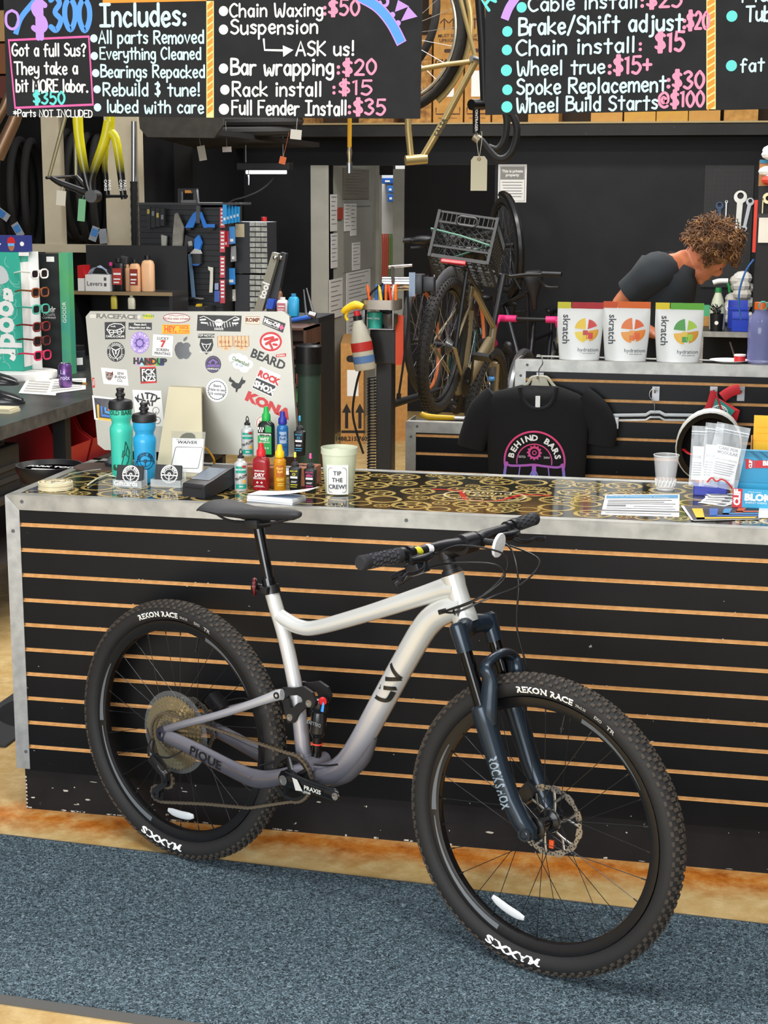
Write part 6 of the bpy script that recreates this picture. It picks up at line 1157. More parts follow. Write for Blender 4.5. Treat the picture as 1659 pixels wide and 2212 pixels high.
m2.materials.clear(); m2.materials.append(SKIN); bo = bpy.data.objects.new('body',m2); COL.objects.link(bo); bo.parent = pe
E1 = MB()
for s_ in (-1,1): E1.ball((.089,.03*s_,.002),.006,.009,.005,8,HM)
sub(bo,'eye',mat('#2a1c16',.3),E1)
b = MB(); cs = [hip+Vector((0,0,-.05)),hip.lerp(sh,.3)+Vector((.01,0,0)),hip.lerp(sh,.62),hip.lerp(sh,.88)+Vector((.01,0,.0)),sh+Vector((.03,0,.01)),sh.lerp(nk_,.6),nk_+Vector((-.005,0,-.0))]
b.loft([[c+Vector((cos(a)*rx*.95,sin(a)*ry,-cos(a)*rx*(.45 if i > 2 else .1))) for a in [2*pi*k/28 for k in range(28)]] for i,(c,rx,ry) in enumerate(zip(cs,(.155,.15,.16,.155,.135,.1,.075),(.19,.185,.21,.225,.2,.12,.08)))]); ts = sub(pe,'t_shirt',TEE,b,sm=70)
for a_,e_ in ((V[6],el_),(V[9],V[10])): sub(ts,'sleeve',TEE,MB().tube([a_.lerp(sh,.35),a_,a_.lerp(e_,.35),a_.lerp(e_,.62)],[.1,.092,.084,.08],18,sm=4),sm=70)
for s_ in (-1,1): sub(pe,'trouser_leg',mat('#20242c',.9),MB().tube([hip+Vector((0,.09*s_,.02)),Vector((hip.x+.05,Yq+.11*s_,.5)),Vector((hip.x-.02,Yq+.12*s_,.1))],[.13,.09,.07],18,sm=4)); sub(pe,'shoe',BLK,MB().tube([Vector((hip.x-.06,Yq+.125*s_,.045)),Vector((hip.x+.06,Yq+.13*s_,.045)),Vector((hip.x+.2,Yq+.13*s_,.035))],[.045,.05,.035],14,sm=3))
M,nt,bs,tc = shader('curly_hair'); n_ = nz(nt,tc,22,4); nt.links.new(ramp(nt,n_.outputs[0],[(.3,'#2e1d10'),(.5,'#6a4526'),(.7,'#a87c4e')]).outputs[0],bs.inputs['Base Color']); bs.inputs['Roughness'].default_value = .55
b = MB(); rh = random.Random(11); b.ball((-.015,0,.035),.105,.095,.105,20,HM)
for k in range(620):
    z = rh.uniform(-.55,1); a = rh.uniform(0,2*pi); r_ = math.sqrt(1-z*z); d = Vector((r_*cos(a),r_*sin(a),z))
    if d.x > .55 and d.z < .25: continue
    c = Vector((-.015+.108*d.x,.1*d.y,.033+.112*d.z)); L_ = rh.uniform(.03,.06); rc = rh.uniform(.006,.012); ph = rh.uniform(0,6); u = d.orthogonal().normalized(); w = d.cross(u); dr = (d+Vector((.25*rh.uniform(-1,1),.25*rh.uniform(-1,1),-.35+.25*rh.uniform(-1,1)))).normalized()
    b.tube([HM @ (c+dr*L_*t/9+(u*cos(ph+t*1.25)+w*sin(ph+t*1.25))*rc) for t in range(10)],[.0028,.003,.0012],4)
sub(pe,'hair',M,b,'big loose brown curls',sm=60)
# ================================================================ passage behind the doorway
HE = 9.3
WP = paint('worn_white_paint','#a5a59c','#bcbbb0','#8f8f88',.55); CHARC = mat('#1b1a1b',.8)
struct(MB().box(DL-.14,DL,BW+.14,HE,0,3.2).box(DL-.14,DL,BW-.002,BW+.14,0,DT),'wall_passage_left',WP)
ge0,ge1,ge2 = at(819,600,HE).x,at(848,600,HE).x,at(872,600,HE).x; gz = at(830,378,HE).z
struct(MB().box(DL,ge0,HE,HE+.1,0,3.2).box(ge1,ge2,HE,HE+.1,0,gz+.05),'wall_passage_end',WP); struct(MB().box(ge0,ge1,HE,HE+.1,gz,3.2).box(ge2,3.4,HE+.02,HE+.12,0,3.2),'wall_passage_dark',CHARC)
struct(MB().box(-3,1.2,10.4,10.5,0,3.2),'wall_storeroom',mat('#c9c8c2',.6)); struct(MB().box(DL-.14,3.4,BW+.14,10.5,3.2,3.3),'ceiling',CHARC)
struct(MB().box(3.4,3.5,BW+.14,10.5,0,3.3),'wall_passage_right',CHARC)
pl_ = bpy.data.lights.new('storeroom_lamp','AREA'); pl_.size = .5; pl_.energy = 32; lo_ = bpy.data.objects.new('storeroom_lamp',pl_); COL.objects.link(lo_); lo_.location = (-1.0,9.85,3.0)
pl_ = bpy.data.lights.new('passage_lamp','AREA'); pl_.size = .6; pl_.energy = 9; lo_ = bpy.data.objects.new('passage_lamp',pl_); COL.objects.link(lo_); lo_.location = (.2,8.6,3.1)
def onX(u,v,X): d = Fv+Rv*((u-829.5)/FPX)-Uv*((v-1106)/FPX); return CP+d*((X-CP.x)/d.x)
XW = DL+.004
def wallsheet(u0,u1,v0,v1,label,m=PAPER,cat='paper',name='paper_sheet',nl=7):
    a,c = onX(u0,v1,XW),onX(u1,v0,XW); y0,y1 = a.y,c.y; t = thing(name,label,cat,(XW,y0,a.z),'papers on the passage wall'); H = max(.05,(onX(u0,v0,XW).z-a.z))
    sub(t,'sheet',m,MB().box(-.002,.001,0,y1-y0,0,H),sm=None); b = MB()
    for k in range(nl): z = H*(.92-.85*k/nl); b.quad([Vector((.002,y,zz)) for y,zz in (((y1-y0)*.1,z),((y1-y0)*(.9-.15*(k % 3)),z),((y1-y0)*(.9-.15*(k % 3)),z+H*.018),((y1-y0)*.1,z+H*.018))])
    sub(t,'print',mat('#77776f',.6),b,sm=None)
WBD = mat('#9b9b92',.35)
wallsheet(741,797,362,430,'wall calendar chart with a dark lower band, top of the passage wall',mat('#8e897c',.7),'chart','wall_chart',9)
wallsheet(742,806,436,590,'large grey whiteboard panel in the middle of the passage wall',WBD,'whiteboard','whiteboard',1)
XW = DL+.009
wallsheet(714,728,420,500,'narrow printed sheet left of the whiteboard, upper one'); wallsheet(715,729,505,580,'narrow printed sheet left of the whiteboard, lower one')
wallsheet(744,757,440,500,'long receipt strip at the left of the whiteboard'); wallsheet(757,770,440,510,'long receipt strip at the right of the first strip'); wallsheet(761,778,525,585,'curled paper at the foot of the whiteboard')
wallsheet(712,740,605,690,'wide printed notice at hip height beside the door jamb'); wallsheet(748,800,590,660,'grid of printed notices below the whiteboard'); wallsheet(749,800,665,740,'lowest row of printed notices on the passage wall')
XW = DL+.012; wallsheet(730,741,448,474,'small red and white striped flag card on the passage wall',mat('#b8402e',.6),'card','flag_card',4)
for k in range(7):
    p = at(822+4*k,505,10.38); q = at(820+4*k,700,10.38); tag(MB().tube([p,p.lerp(q,.3)+Vector((.004,0,0)),p.lerp(q,.6)-Vector((.004,0,0)),q],.0065,8,sm=4).build('extension_cord',mat('#c8452a' if k < 5 else '#5c8a3a',.5)),('red' if k < 5 else 'green')+' cord hanging in the store room, '+('first','second','third','fourth','fifth','sixth','last')[k]+' from the left','cord','cords in the store room')
for k,(u,v,w,h,c) in enumerate(((824,385,26,12,'#1f56a8'),(836,402,14,14,'#2a6cc0'),(837,420,14,16,'#2460b4'))):
    p = at(u,v+h,10.25); s_ = px(10.25); t = thing('parts_bin',('topmost','middle','lowest')[k]+' blue parts bin on the store room wall','bin',(p.x,10.25,p.z),'blue bins in the store room'); sub(t,'bin_body',mat(c,.4),MB().box(0,w*s_,0,.15,0,h*s_,None,.005),sm=None); sub(t,'label',WHT,MB().box(w*s_*.3,w*s_*.7,-.002,0,h*s_*.3,h*s_*.6),sm=None)
p = at(722,437,BW); a = at(1075,437,BW-.01); c = at(1138,355,BW-.01); t = thing('wall_notice','white sign on the black wall headed This is private property','sign',(a.x,BW-.006,a.z)); w,h = c.x-a.x,c.z-a.z
sub(t,'sheet',PAPER,MB().box(0,w,0,.005,0,h),sm=None); sub(t,'header',mat('#8b8b86',.6),MB().box(w*.08,w*.92,-.001,0,h*.6,h*.94),'grey heading panel',sm=None)
b = MB().text('This is private\nproperty',h*.1,T(w/2,-.0016,h*.77) @ FACE,bold=.04); sub(t,'heading',WHT,b,sm=None); b = MB(); [b.rect(w*.14+w*.02*(k % 3),w*.86-w*.03*(k % 2),h*(.52-.075*k),h*(.535-.075*k),0,T(0,-.0012,0) @ FACE) for k in range(6)]; b.ribbon([(w*.06,h*.04),(w*.94,h*.04),(w*.94,h*.96),(w*.06,h*.96)],.003,T(0,-.0011,0) @ FACE,0,True); sub(t,'small_print',mat('#4a4a4a',.6),b,sm=None)
# cardboard bike boxes, bin
def bikebox(u0,u1,v0,Y,w2,label,prt=True):
    a = at(u0,800,Y); c = at(u1,800,Y); H = at(u0,v0,Y).z; W = c.x-a.x; t = thing('bike_box',label,'box',T(a.x,Y,0) @ RZ(12)); bd = sub(t,'carton',CARD,MB().box(0,W,0,w2,0,H),sm=None)
    if prt:
        m = T(0,-.0015,0) @ FACE; b = MB(); x = W*.55
        for k in (-.05,.05): b.rect(x+k-.012,x+k+.012,.12,.24,0,m).poly([(x+k-.035,.24),(x+k+.035,.24),(x+k,.31)],0,m)
        b.rect(x-.09,x+.09,.085,.105,0,m).text('1488,215,760',.045,m,W*.45,.04,bold=.03); sub(bd,'print',INK,b,'black upward arrows and number',sm=None); sub(bd,'shipping_label',PAPER,MB().rect(W*.28,W*.78,H*.48,H*.74,.0005,m),'white shipping label',sm=None); sub(bd,'hand_hole',DBLK,MB().poly(rrect(W*.5,.05,.024,4,W*.5,H*.85),.0008,m),sm=None)
bikebox(736,784,742,7.35,.85,'tall brown bike box with black arrows leaning in the doorway'); bikebox(853,880,768,7.6,.5,'brown bike box behind the repair stand',False)
p = at(668,955,3.72); t = thing('waste_bin','dark green plastic waste bin behind the silver computer','bin',(p.x,3.72,0)); Hb = at(655,752,3.72).z; Rb = 27*px(3.72)
sub(t,'bin_body',mat('#2f463c',.5),MB().lathe([(0,0),(Rb*.8,0),(Rb*.95,Hb*.9),(0,Hb*.9)],28)); sub(t,'rim',mat('#16231e',.5),MB().lathe([(Rb*.98,Hb*.88),(Rb*1.06,Hb*.88),(Rb*1.06,Hb),(Rb*.95,Hb),(Rb*.95,Hb*.9)],28)); sub(t,'bin_liner',mat('#0e0e10',.4),MB().lathe([(Rb*1.08,Hb*.93),(Rb*1.09,Hb*1.01),(Rb*.9,Hb*1.02),(Rb*.6,Hb*.95),(0,Hb*.93)],24),'black bag turned over the rim')
# ================================================================ other bicycles
def bicycle(name,label,M,fc,tc='#1a1a1a',R=.34,rt=.024,bar='flat',bc=BLK,rimc=BLK,fender=None,wb=1.05,group=None,fw=True,rack=False,spk=STEEL,hz=0):
    t = thing(name,label,'bicycle',M,group); fm = fc if not isinstance(fc,str) else mat(fc,.3,.3); tm = mat(tc,.7,sc=50,h2='#2a2826' if tc == '#1a1a1a' else tc)
    for x in ((0,wb) if fw else (0,)):
        w = MB().torus(R,rt,RX(90),48,10).build('wheel',tm,t); w.location = (x,0,0)
        if rt > .026:
            b = MB()
            for i in range(72):
                for q in (-45,-15,15,45): a = 2*pi*(i+.5*(abs(q) > 20))/72; rd = Vector((cos(a),0,sin(a))); n = rd*cos(R_(q))+Vector((0,sin(R_(q)),0)); b.box(-.006,.006,-.0055,.0055,-.001,.004,frame(rd*R+n*rt,(-sin(a),0,cos(a)),n))
            sub(w,'tread',tm,b,sm=None)
        sub(w,'rim',rimc,MB().torus(R-rt*1.25,.009,RX(90),48,8,1.4)); sub(w,'hub',BLK,MB().cyl((0,-.05,0),(0,.05,0),.018,None,12)); b = MB()
        for k in range(24): a = 2*pi*k/24; o = R_(60)*(1 if k % 4 < 2 else -1); b.cyl(((R-rt*1.3)*cos(a),0,(R-rt*1.3)*sin(a)),(.02*cos(a+o),.03*(1 if k % 2 else -1),.02*sin(a+o)),.0012,None,4)
        sub(w,'spokes',spk,b)
        if fender: sub(w,'fender',fender,MB().tube([((R+rt+.012)*cos(R_(a)),0,(R+rt+.012)*sin(R_(a))) for a in range(20,200,12)],.028,8,fl=1.,upv=(0,1,0)))
    B_ = (.42,0,-.06); S = (.27,0,.45); H1 = (wb-.24,0,.44); H2 = (wb-.19,0,.30)
    f = sub(t,'frame',fm,MB().tube([B_,S],.017,12).tube([S,H1],.017,12).tube([B_,H2],.021,12).tube([H1,H2],.022,12))
    for s_ in (-1,1): sub(f,'stay',fm,MB().tube([(0,.065*s_,0),(.38,.03*s_,-.05)],.01,8).tube([(0,.065*s_,0),(S[0]-.01,.02*s_,.38)],.008,8))
    if fw: sub(t,'fork',fm,MB().tube([H2,(wb-.15,0,.22)],.02,10).tube([(wb-.15,.05,.24),(wb,.055,0)],.013,8).tube([(wb-.15,-.05,.24),(wb,-.055,0)],.013,8).tube([(wb-.15,-.05,.24),(wb-.15,.05,.24)],.016,8))
    sub(t,'seat_post',BLK,MB().cyl(S,(.235,0,.58),.0135,None,12)); sub(t,'saddle',BLK,MB().loft([[Vector((x,w*cos(a),.6+z+dz*sin(a))) for a in [2*pi*k/12 for k in range(12)]] for x,w,z,dz in ((.1,.05,0,.01),(.12,.075,.003,.025),(.2,.06,0,.025),(.28,.025,0,.02),(.36,.018,0,.012),(.37,.006,0,.004))]),sm=60)
    hx_ = Vector((wb-.2,0,.58+hz)); sub(t,'stem',BLK,MB().tube([H1,(wb-.27,0,.56+hz),hx_],.016,10))
    if bar == 'flat':
        sub(t,'handlebar',BLK,MB().tube([hx_+Vector((-.05,-.33,.03)),hx_+Vector((-.01,-.12,.02)),hx_,hx_+Vector((-.01,.12,.02)),hx_+Vector((-.05,.33,.03))],.0115,10,sm=4))
        for s_ in (-1,1): sub(t,'grip',bc,MB().cyl(hx_+Vector((-.035,.22*s_,.028)),hx_+Vector((-.053,.34*s_,.031)),.0165,None,12)); sub(t,'brake_lever',BLK,MB().tube([hx_+Vector((0,.2*s_,.01)),hx_+Vector((.04,.24*s_,-.02)),hx_+Vector((.03,.32*s_,-.02))],.008,8,sm=3))
    else:
        sub(t,'handlebar',BLK,MB().cyl(hx_+Vector((0,-.13,0)),hx_+Vector((0,.13,0)),.014,None,10))
        for s_ in (-1,1): sub(t,'drop_bar',bc,MB().tube([hx_+Vector(q) for q in ((0,.1*s_,0),(.0,.18*s_,0),(.06,.215*s_,-.0),(.11,.225*s_,-.05),(.09,.24*s_,-.13),(.02,.245*s_,-.17))],.023,10,sm=4)); sub(t,'brake_hood',bc,MB().tube([hx_+Vector((.08,.212*s_,-.01)),hx_+Vector((.13,.212*s_,-.03)),hx_+Vector((.15,.212*s_,.01))],.018,8,sm=2)); sub(t,'brake_lever',STEEL,MB().tube([hx_+Vector((.14,.212*s_,-.03)),hx_+Vector((.15,.213*s_,-.1)),hx_+Vector((.13,.213*s_,-.14))],.007,8,sm=3))
    cs = sub(t,'crankset',BLK,MB().lathe([(.085,-.002),(.085,.002),(0,.004)],32,T(.42,-.05,-.06) @ RX(90)).cyl((.42,-.07,-.06),(.42,.07,-.06),.016,None,10)); 
    for s_ in (-1,1): sub(cs,'crank_arm',BLK,MB().tube([(.42,.075*s_,-.06),(.42+.12*s_,.09*s_,-.06-.12*s_)],.012,8,fl=.6)); sub(cs,'pedal',BLK,MB().box(-.045,.045,-.05,.05,-.011,.011,T(.42+.12*s_,.14*s_,-.06-.12*s_),.004),sm=None)
    b = MB(); [b.lathe([(.05-.0045*k,-.001),(.05-.0045*k,.001),(.015,.001)],28,T(0,-.028-.004*k,0) @ RX(90)) for k in range(8)]; sub(t,'cassette',STEEL,b,sm=None)
    return t
def pose(u,v,Y,head,up): o = at(u,v,Y); return frame(o,head,up)
EB = pose(957,746,4.2,(.08,.9,-.42),(.14,.42,.9))
eb = bicycle('electric_bike','tan cargo bike clamped in the repair stand with a milk crate on its rear rack',EB,'#8f8266',R=.338,rt=.033,wb=1.12,fender=None,hz=.2)
sub(eb,'battery_tube',mat('#8a7c60',.35,.3),MB().tube([(.44,0,-.1),(.62,0,.04),(.86,0,.34)],[.04,.045,.035],14,sm=4,fl=.75),'thick tan down tube'); sub(eb,'seat_tube_cover',mat('#94876a',.35,.3),MB().tube([(.45,0,-.12),(.36,0,.1),(.3,0,.32)],[.05,.055,.04],16,sm=3,fl=.85),'broad tan seat tube cover')
rk = sub(eb,'rear_rack',BLK,MB().tube([(-.12,.05,.41),(.34,.05,.43)],.009,8).tube([(-.12,-.05,.41),(.34,-.05,.43)],.009,8).tube([(0,.07,0),(-.06,.055,.41)],.012,8).tube([(0,-.07,0),(-.06,-.055,.41)],.012,8).tube([(-.12,-.05,.41),(-.14,0,.41),(-.12,.05,.41)],.009,8)); sub(eb,'rear_fender',mat('#5c5e62',.4),MB().tube([((.338+.05)*cos(R_(a)),0,(.338+.05)*sin(R_(a))) for a in range(75,160,8)],.036,10,fl=.3,upv=(1,0,1)))
sub(eb,'tail_light',mat('#b01822',.25),MB().box(-.165,-.145,-.07,.07,.405,.43,None,.006),'red tail light bar',sm=None)
sub(eb,'kickstand',RUB,MB().tube([(.36,.03,-.12),(.1,.16,-.3),(-.02,.2,-.37)],[.012,.02,.024],10),'black rubber kickstand'); sub(eb,'sticker',WHT,MB().rect(-.03,.03,-.03,.03,0,frame((.52,-.036,-.03),(.7,0,.7),(0,-1,0))),'white square sticker',sm=None)
# milk crate
t = thing('milk_crate','black plastic milk crate strapped on the tan bike\'s rear rack','crate',EB @ T(.04,0,.44) @ RZ(5)); CRT = mat('#232526',.45); a_ = .165; H = .27
b = MB()
for s_ in (-1,1):
    for z in (.0,.06,H-.07,H-.012): b.box(-a_,a_,s_*a_-.004,s_*a_+.004,z,z+(.012 if z else .02)).box(s_*a_-.004,s_*a_+.004,-a_,a_,z,z+(.012 if z else .02))
    for q in (-1,1): b.box(s_*a_-.012,s_*a_+.004,q*a_-.012 if q > 0 else q*a_-.004,q*a_+.004 if q > 0 else q*a_+.012,0,H)
    for k in range(14): x = -a_+a_*2*k/13; b.box(x-.002,x+.002,s_*a_-.003,s_*a_+.003,H-.07,H).box(s_*a_-.003,s_*a_+.003,x-.002,x+.002,H-.07,H)
    for k in range(-4,9):
        for dr in (-1,1):
            y0,y1 = -a_+.04*k,-a_+.04*k+.16; 
            P = [(y0,.06),(y1,.2)] if dr > 0 else [(-y0,.06),(-y1,.2)]
            (x0,z0),(x1,z1) = P; 
            def cl(x0,z0,x1,z1):
                f = lambda x: z0+(z1-z0)*(x-x0)/(x1-x0)
                A = sorted([(x0,z0),(x1,z1)]); lo_x,hi_x = max(A[0][0],-a_),min(A[1][0],a_)
                return None if hi_x-lo_x < .01 else ((lo_x,f(lo_x)),(hi_x,f(hi_x)))
            c = cl(x0,z0,x1,z1)
            if c: b.tube([(c[0][0],s_*a_,c[0][1]),(c[1][0],s_*a_,c[1][1])],.003,4).tube([(s_*a_,c[0][0],c[0][1]),(s_*a_,c[1][0],c[1][1])],.003,4)
sub(t,'crate_walls',CRT,b,sm=None); b = MB()
for k in range(9): x = -a_+a_*2*k/8; b.box(x-.003,x+.003,-a_,a_,0,.012).box(-a_,a_,x-.003,x+.003,0,.012)
for k in range(6):
    for q in range(6): b.lathe([(.014,0),(.017,0),(.017,.01),(.014,.01)],10,T(-a_+.055*k+.028,-a_+.055*q+.028,0),False)
sub(t,'crate_floor',CRT,b,'grid floor of rings',sm=None)
P = rrect(.11,.05,.022,4,0,H-.045); sub(t,'handle_rim',CRT,MB().tube([(-a_-.004,p[0],p[1]) for p in P],.006,6,closed=True))
tag(MB().tube([EB @ T(.04,0,.44) @ Vector(q) for q in ((-.18,-.17,.10),(-.185,.0,.135),(-.18,.17,.16),(.0,.178,.15),(.17,.175,.12))]+[EB @ T(.04,0,.44) @ Vector((-.18,-.17,.10))],.005,8).build('bungee_cord',mat('#5f8f7c',.5)),'green bungee cord stretched round the milk crate','cord')
bicycle('road_bike','dark bicycle with pink drop bars standing behind the tall unit',pose(1128,884,6.2,(-.12,-1,0),(0,0,1)) @ T(-1.05,0,0),'#1c1b22',bar='drop',bc=mat('#e0307a',.5),fender=mat('#77797a',.3,.6),spk=STEEL)
bicycle('wall_bike','black bicycle hanging nose down on the black wall beside the private property sign',pose(1092,530,6.9,(.04,.1,-1),(.42,-.9,0)),'#26272a',fender=mat('#1a1b1c',.3),bc=mat('#3f86c8',.5),R=.31)
bicycle('orange_bike','dark bicycle with orange rims leaning behind the tan bike in the stand',pose(915,735,5.3,(.12,.99,.0),(-.1,0,1)),'#2b2326',R=.33,rimc=mat('#b8602c',.5))
bicycle('parked_bike','dark teal bicycle parked farthest back in the passage',pose(1046,835,6.6,(-.35,.94,0),(0,0,1)),'#2f5a5c',R=.31,rimc=STEEL)
# ================================================================ repair stand with tool tray
Yt = 3.75; s1 = px(Yt); p = at(833,1015,Yt); q = at(833,662,Yt); t = thing('repair_stand','black column repair stand with chrome clamp and tool tray','repair stand',(p.x,Yt,0))
sub(t,'column',mat('#15161a',.45),MB().box(-17*s1,17*s1,-.05,.05,0,q.z-.1,None,.004),sm=None); sub(t,'column_head',mat('#121316',.4),MB().box(-29*s1,27*s1,-.07,.07,at(1,762,Yt).z,at(1,690,Yt).z,None,.005),sm=None); sub(t,'base_plate',BLK,MB().box(-.3,.3,-.25,.3,0,.012),sm=None)
sub(t,'orange_plate',mat('#d8491c',.5),MB().box(27*s1,44*s1,-.075,-.07,at(1,763,Yt).z,at(1,662,Yt).z),'orange-red side plate',sm=None)
cz = at(885,613,Yt).z; ex = at(930,613,Yt).x-p.x; sub(t,'clamp_arm',CHR,MB().cyl((-.02,.0,cz),(ex*.55,.02,cz),.035,None,20).cyl((ex*.55,.02,cz),(ex*.62,.03,cz),.045,None,20)); sub(t,'clamp_jaw',mat('#22262c',.4),MB().box(ex*.6,ex*.85,-.05,.06,cz-.05,cz+.05,None,.01).box(ex*.85,ex*1.1,-.03,.03,cz-.035,cz+.035,None,.006)); sub(t,'clamp_pad',mat('#7d8fa6',.4),MB().box(ex*.56,ex*.7,-.056,-.05,cz-.06,cz+.06),sm=None); sub(t,'clamp_handle',STEEL,MB().cyl((.02,-.04,cz+.085),(ex*.62,-.04,cz+.095),.007,None,8).cyl((.04,-.02,cz),(.04,-.04,cz+.09),.01,None,8)); sub(t,'arm_post',BLK,MB().box(-.03,.03,-.02,.05,q.z-.12,cz,None,.005),sm=None)
tz_ = at(838,665,Yt).z; b = MB(); W2 = 40*s1; b.loft([[Vector((x,y-.1,z)) for x,y in rrect(W2*2,.16,.04)] for z in (tz_,tz_+.05)],False).prism(rrect(W2*2,.16,.04,4,0,-.1),tz_,tz_+.002); tr = sub(t,'tool_tray',mat('#9c948a',.35,.7),b,'steel tray')
TRO = Vector((p.x,Yt-.1,tz_+.003))
for k,(dx,c) in enumerate(((-.055,'#e2601e'),(-.03,'#2a6cc0'),(-.015,'#1f4f96'),(.005,'#e8c83a'),(.02,'#e2701e'),(.04,'#e8e0d8'),(.055,'#d8421e'),(.07,'#e8781e'))):
    m = thing('marker_pen',('orange marker at the left end','blue marker left of the dark blue one','dark blue marker','yellow marker','orange marker beside the yellow one','white marker','red marker','orange marker at the right end')[k]+' in the tray of the repair stand','pen',T(TRO.x+dx,TRO.y+.02*(k % 3-1),TRO.z) @ RY(8*(k % 3-1)),'markers in the tool tray'); sub(m,'barrel',mat(c,.4),MB().cyl((0,0,0),(0,0,.085),.008,None,10)); sub(m,'pen_cap',mat(c,.3),MB().cyl((0,0,.085),(0,0,.12),.009,.006,10))
z0 = at(1,688,Yt).z
sub(t,'lower_shelf',STEEL,MB().tube([(-W2*.8,-.17,tz_),(-W2*.8,-.17,z0),(W2*.75,-.17,z0),(W2*.75,-.17,tz_)],.004,6).box(-W2*.8,W2*.75,-.17,-.03,z0-.003,z0),'wire shelf under the tray')
m = thing('grease_tub','teal grease tub under the tray of the repair stand','tub',(p.x-14*s1,Yt-.11,z0+.001)); sub(m,'tub_body',mat('#2f9f8c',.4),MB().lathe([(0,0),(.036,0),(.038,.07),(0,.07)],24)); sub(m,'tub_lid',mat('#26907e',.4),MB().lathe([(.04,.068),(.04,.08),(0,.08)],24)); sub(m,'lettering',WHT,MB().text('PARK TOOL',.012,T(0,-.04,.05) @ FACE))
m = thing('metal_cup','dark steel cup beside the teal grease tub','cup',(p.x+18*s1,Yt-.11,z0+.001)); sub(m,'cup_body',mat('#5b5652',.4,.6),MB().lathe([(0,0),(.025,0),(.04,.03),(.04,.07),(.036,.07),(.036,.03),(0,.01)],24)); sub(m,'cup_rim',STEEL,MB().torus(.038,.002,T(0,0,.07),24,6))
sub(t,'coiled_cord',BLK,MB().tube([(-26*s1+.02*cos(k*.9),-.06+.02*sin(k*.9),at(1,790,Yt).z-k*.0022) for k in range(230)],.005,5),'coiled black cord')
b = MB().tube([at(*k,Yt-.12) - Vector((p.x,Yt,0)) for k in ((828,612),(800,635),(790,680),(788,760),(770,830),(762,890),(772,940),(785,980))],.006,8,sm=6); sub(t,'power_cord',BLK,b); sub(t,'power_cord',BLK,MB().tube([at(*k,Yt-.1) - Vector((p.x,Yt,0)) for k in ((880,630),(882,690),(872,780),(862,850))],.006,8,sm=6).cyl(at(862,850,Yt-.1)-Vector((p.x,Yt,0)),at(861,862,Yt-.1)-Vector((p.x,Yt,0)),.012,None,8))
a = at(797,795,Yt-.12); hh = at(1,650,Yt-.12).z-at(1,795,Yt-.12).z; t = thing('spray_bottle','spray bottle with a yellow trigger hanging on the repair stand','spray bottle',T(a.x,Yt-.2,a.z) @ RY(-9)); k = hh/.3
sub(t,'bottle_body',mat('#c9c5b4',.35,0,a=.8),MB().lathe([(0,0),(.042*k,0),(.045*k,.01),(.045*k,.12*k),(.03*k,.18*k),(.016*k,.215*k),(0,.215*k)],24)); sub(t,'label',mat('#b52a24',.5),MB().lathe([(.0457*k,.08*k),(.0457*k,.118*k)],24,None,False),'red label band'); sub(t,'blue_text',mat('#5577a8',.5),MB().lathe([(.0457*k,.03*k),(.0457*k,.06*k)],24,None,False)); sub(t,'neck_collar',BLK,MB().lathe([(.019*k,.21*k),(.019*k,.23*k),(0,.23*k)],16)); sub(t,'neck',RED,MB().lathe([(.014*k,.23*k),(.012*k,.25*k),(0,.25*k)],14)); sub(t,'trigger',mat('#efc51c',.4),MB().tube([(.03*k,0,.262*k),(0,0,.275*k),(-.045*k,0,.262*k),(-.06*k,0,.25*k)],[.012*k,.018*k,.014*k,.01*k],12,sm=3).tube([(-.03*k,0,.262*k),(-.05*k,0,.235*k),(-.045*k,0,.215*k)],.006*k,8,sm=3),'yellow trigger head')
# ================================================================ bench and wall on the right
Yr = 6.35; bz = atz(1510,716,.95); Yr = bz.y; x0 = at(1507,716,Yr).x; t = thing('work_bench','aluminium edged workbench behind the person','bench',(0,0,0)); sub(t,'bench_top',mat('#2a2b2c',.4),MB().box(x0,4.6,Yr,BW-.03,.92,.948),sm=None); sub(t,'edge_trim',ALU,MB().box(x0-.004,4.6,Yr-.005,Yr,.915,.952).box(x0-.006,x0,Yr-.005,Yr+.6,.915,.952),sm=None); sub(t,'leg',ALU,MB().box(x0+.0,x0+.04,Yr,Yr+.04,0,.915),sm=None)
def bp_(u,dy): p = at(u,715,Yr+dy); return p.x,Yr+dy,.949
x,y,z = bp_(1548,.25); k = 105*px(y)/.28; t = thing('cleaner_bottle','pale spray bottle with a white and green trigger on the workbench','spray bottle',(x,y,z)); sub(t,'bottle_body',mat('#d5dbc0',.4,0,a=.9),MB().lathe([(0,0),(.042*k,0),(.044*k,.1*k),(.03*k,.16*k),(.016*k,.2*k),(0,.2*k)],22)); sub(t,'neck',mat('#2f8a4a',.4),MB().lathe([(.019*k,.2*k),(.017*k,.225*k),(0,.225*k)],14)); sub(t,'trigger_head',WHT,MB().tube([(-.03*k,0,.25*k),(0,0,.26*k),(.05*k,0,.262*k)],.014*k,10,sm=3)); sub(t,'trigger',mat('#2f8a4a',.4),MB().tube([(.04*k,0,.26*k),(.055*k,0,.235*k),(.06*k,0,.2*k)],.008*k,8,sm=3),'green trigger')
x,y,z = bp_(1547,.06); t = thing('brush_pot','black pot of small brushes at the front of the workbench','pot',(x,y,z)); k = px(y); sub(t,'pot',mat('#1d1e20',.4),MB().lathe([(0,0),(12*k,0),(14*k,36*k),(12*k,36*k),(11*k,4*k),(0,4*k)],20)); sub(t,'pot_emblem',WHT,MB().disc(0,0,4*k,13.5*k,T(0,0,18*k) @ FACE)); b = MB(); rr3 = random.Random(2); [b.tube([(0,0,20*k),(rr3.uniform(-8,8)*k,rr3.uniform(-8,8)*k,40*k),(rr3.uniform(-17,17)*k,rr3.uniform(-8,8)*k,rr3.uniform(44,56)*k)],.8*k,5) for _ in range(26)]; sub(t,'bristles',BLK,b)
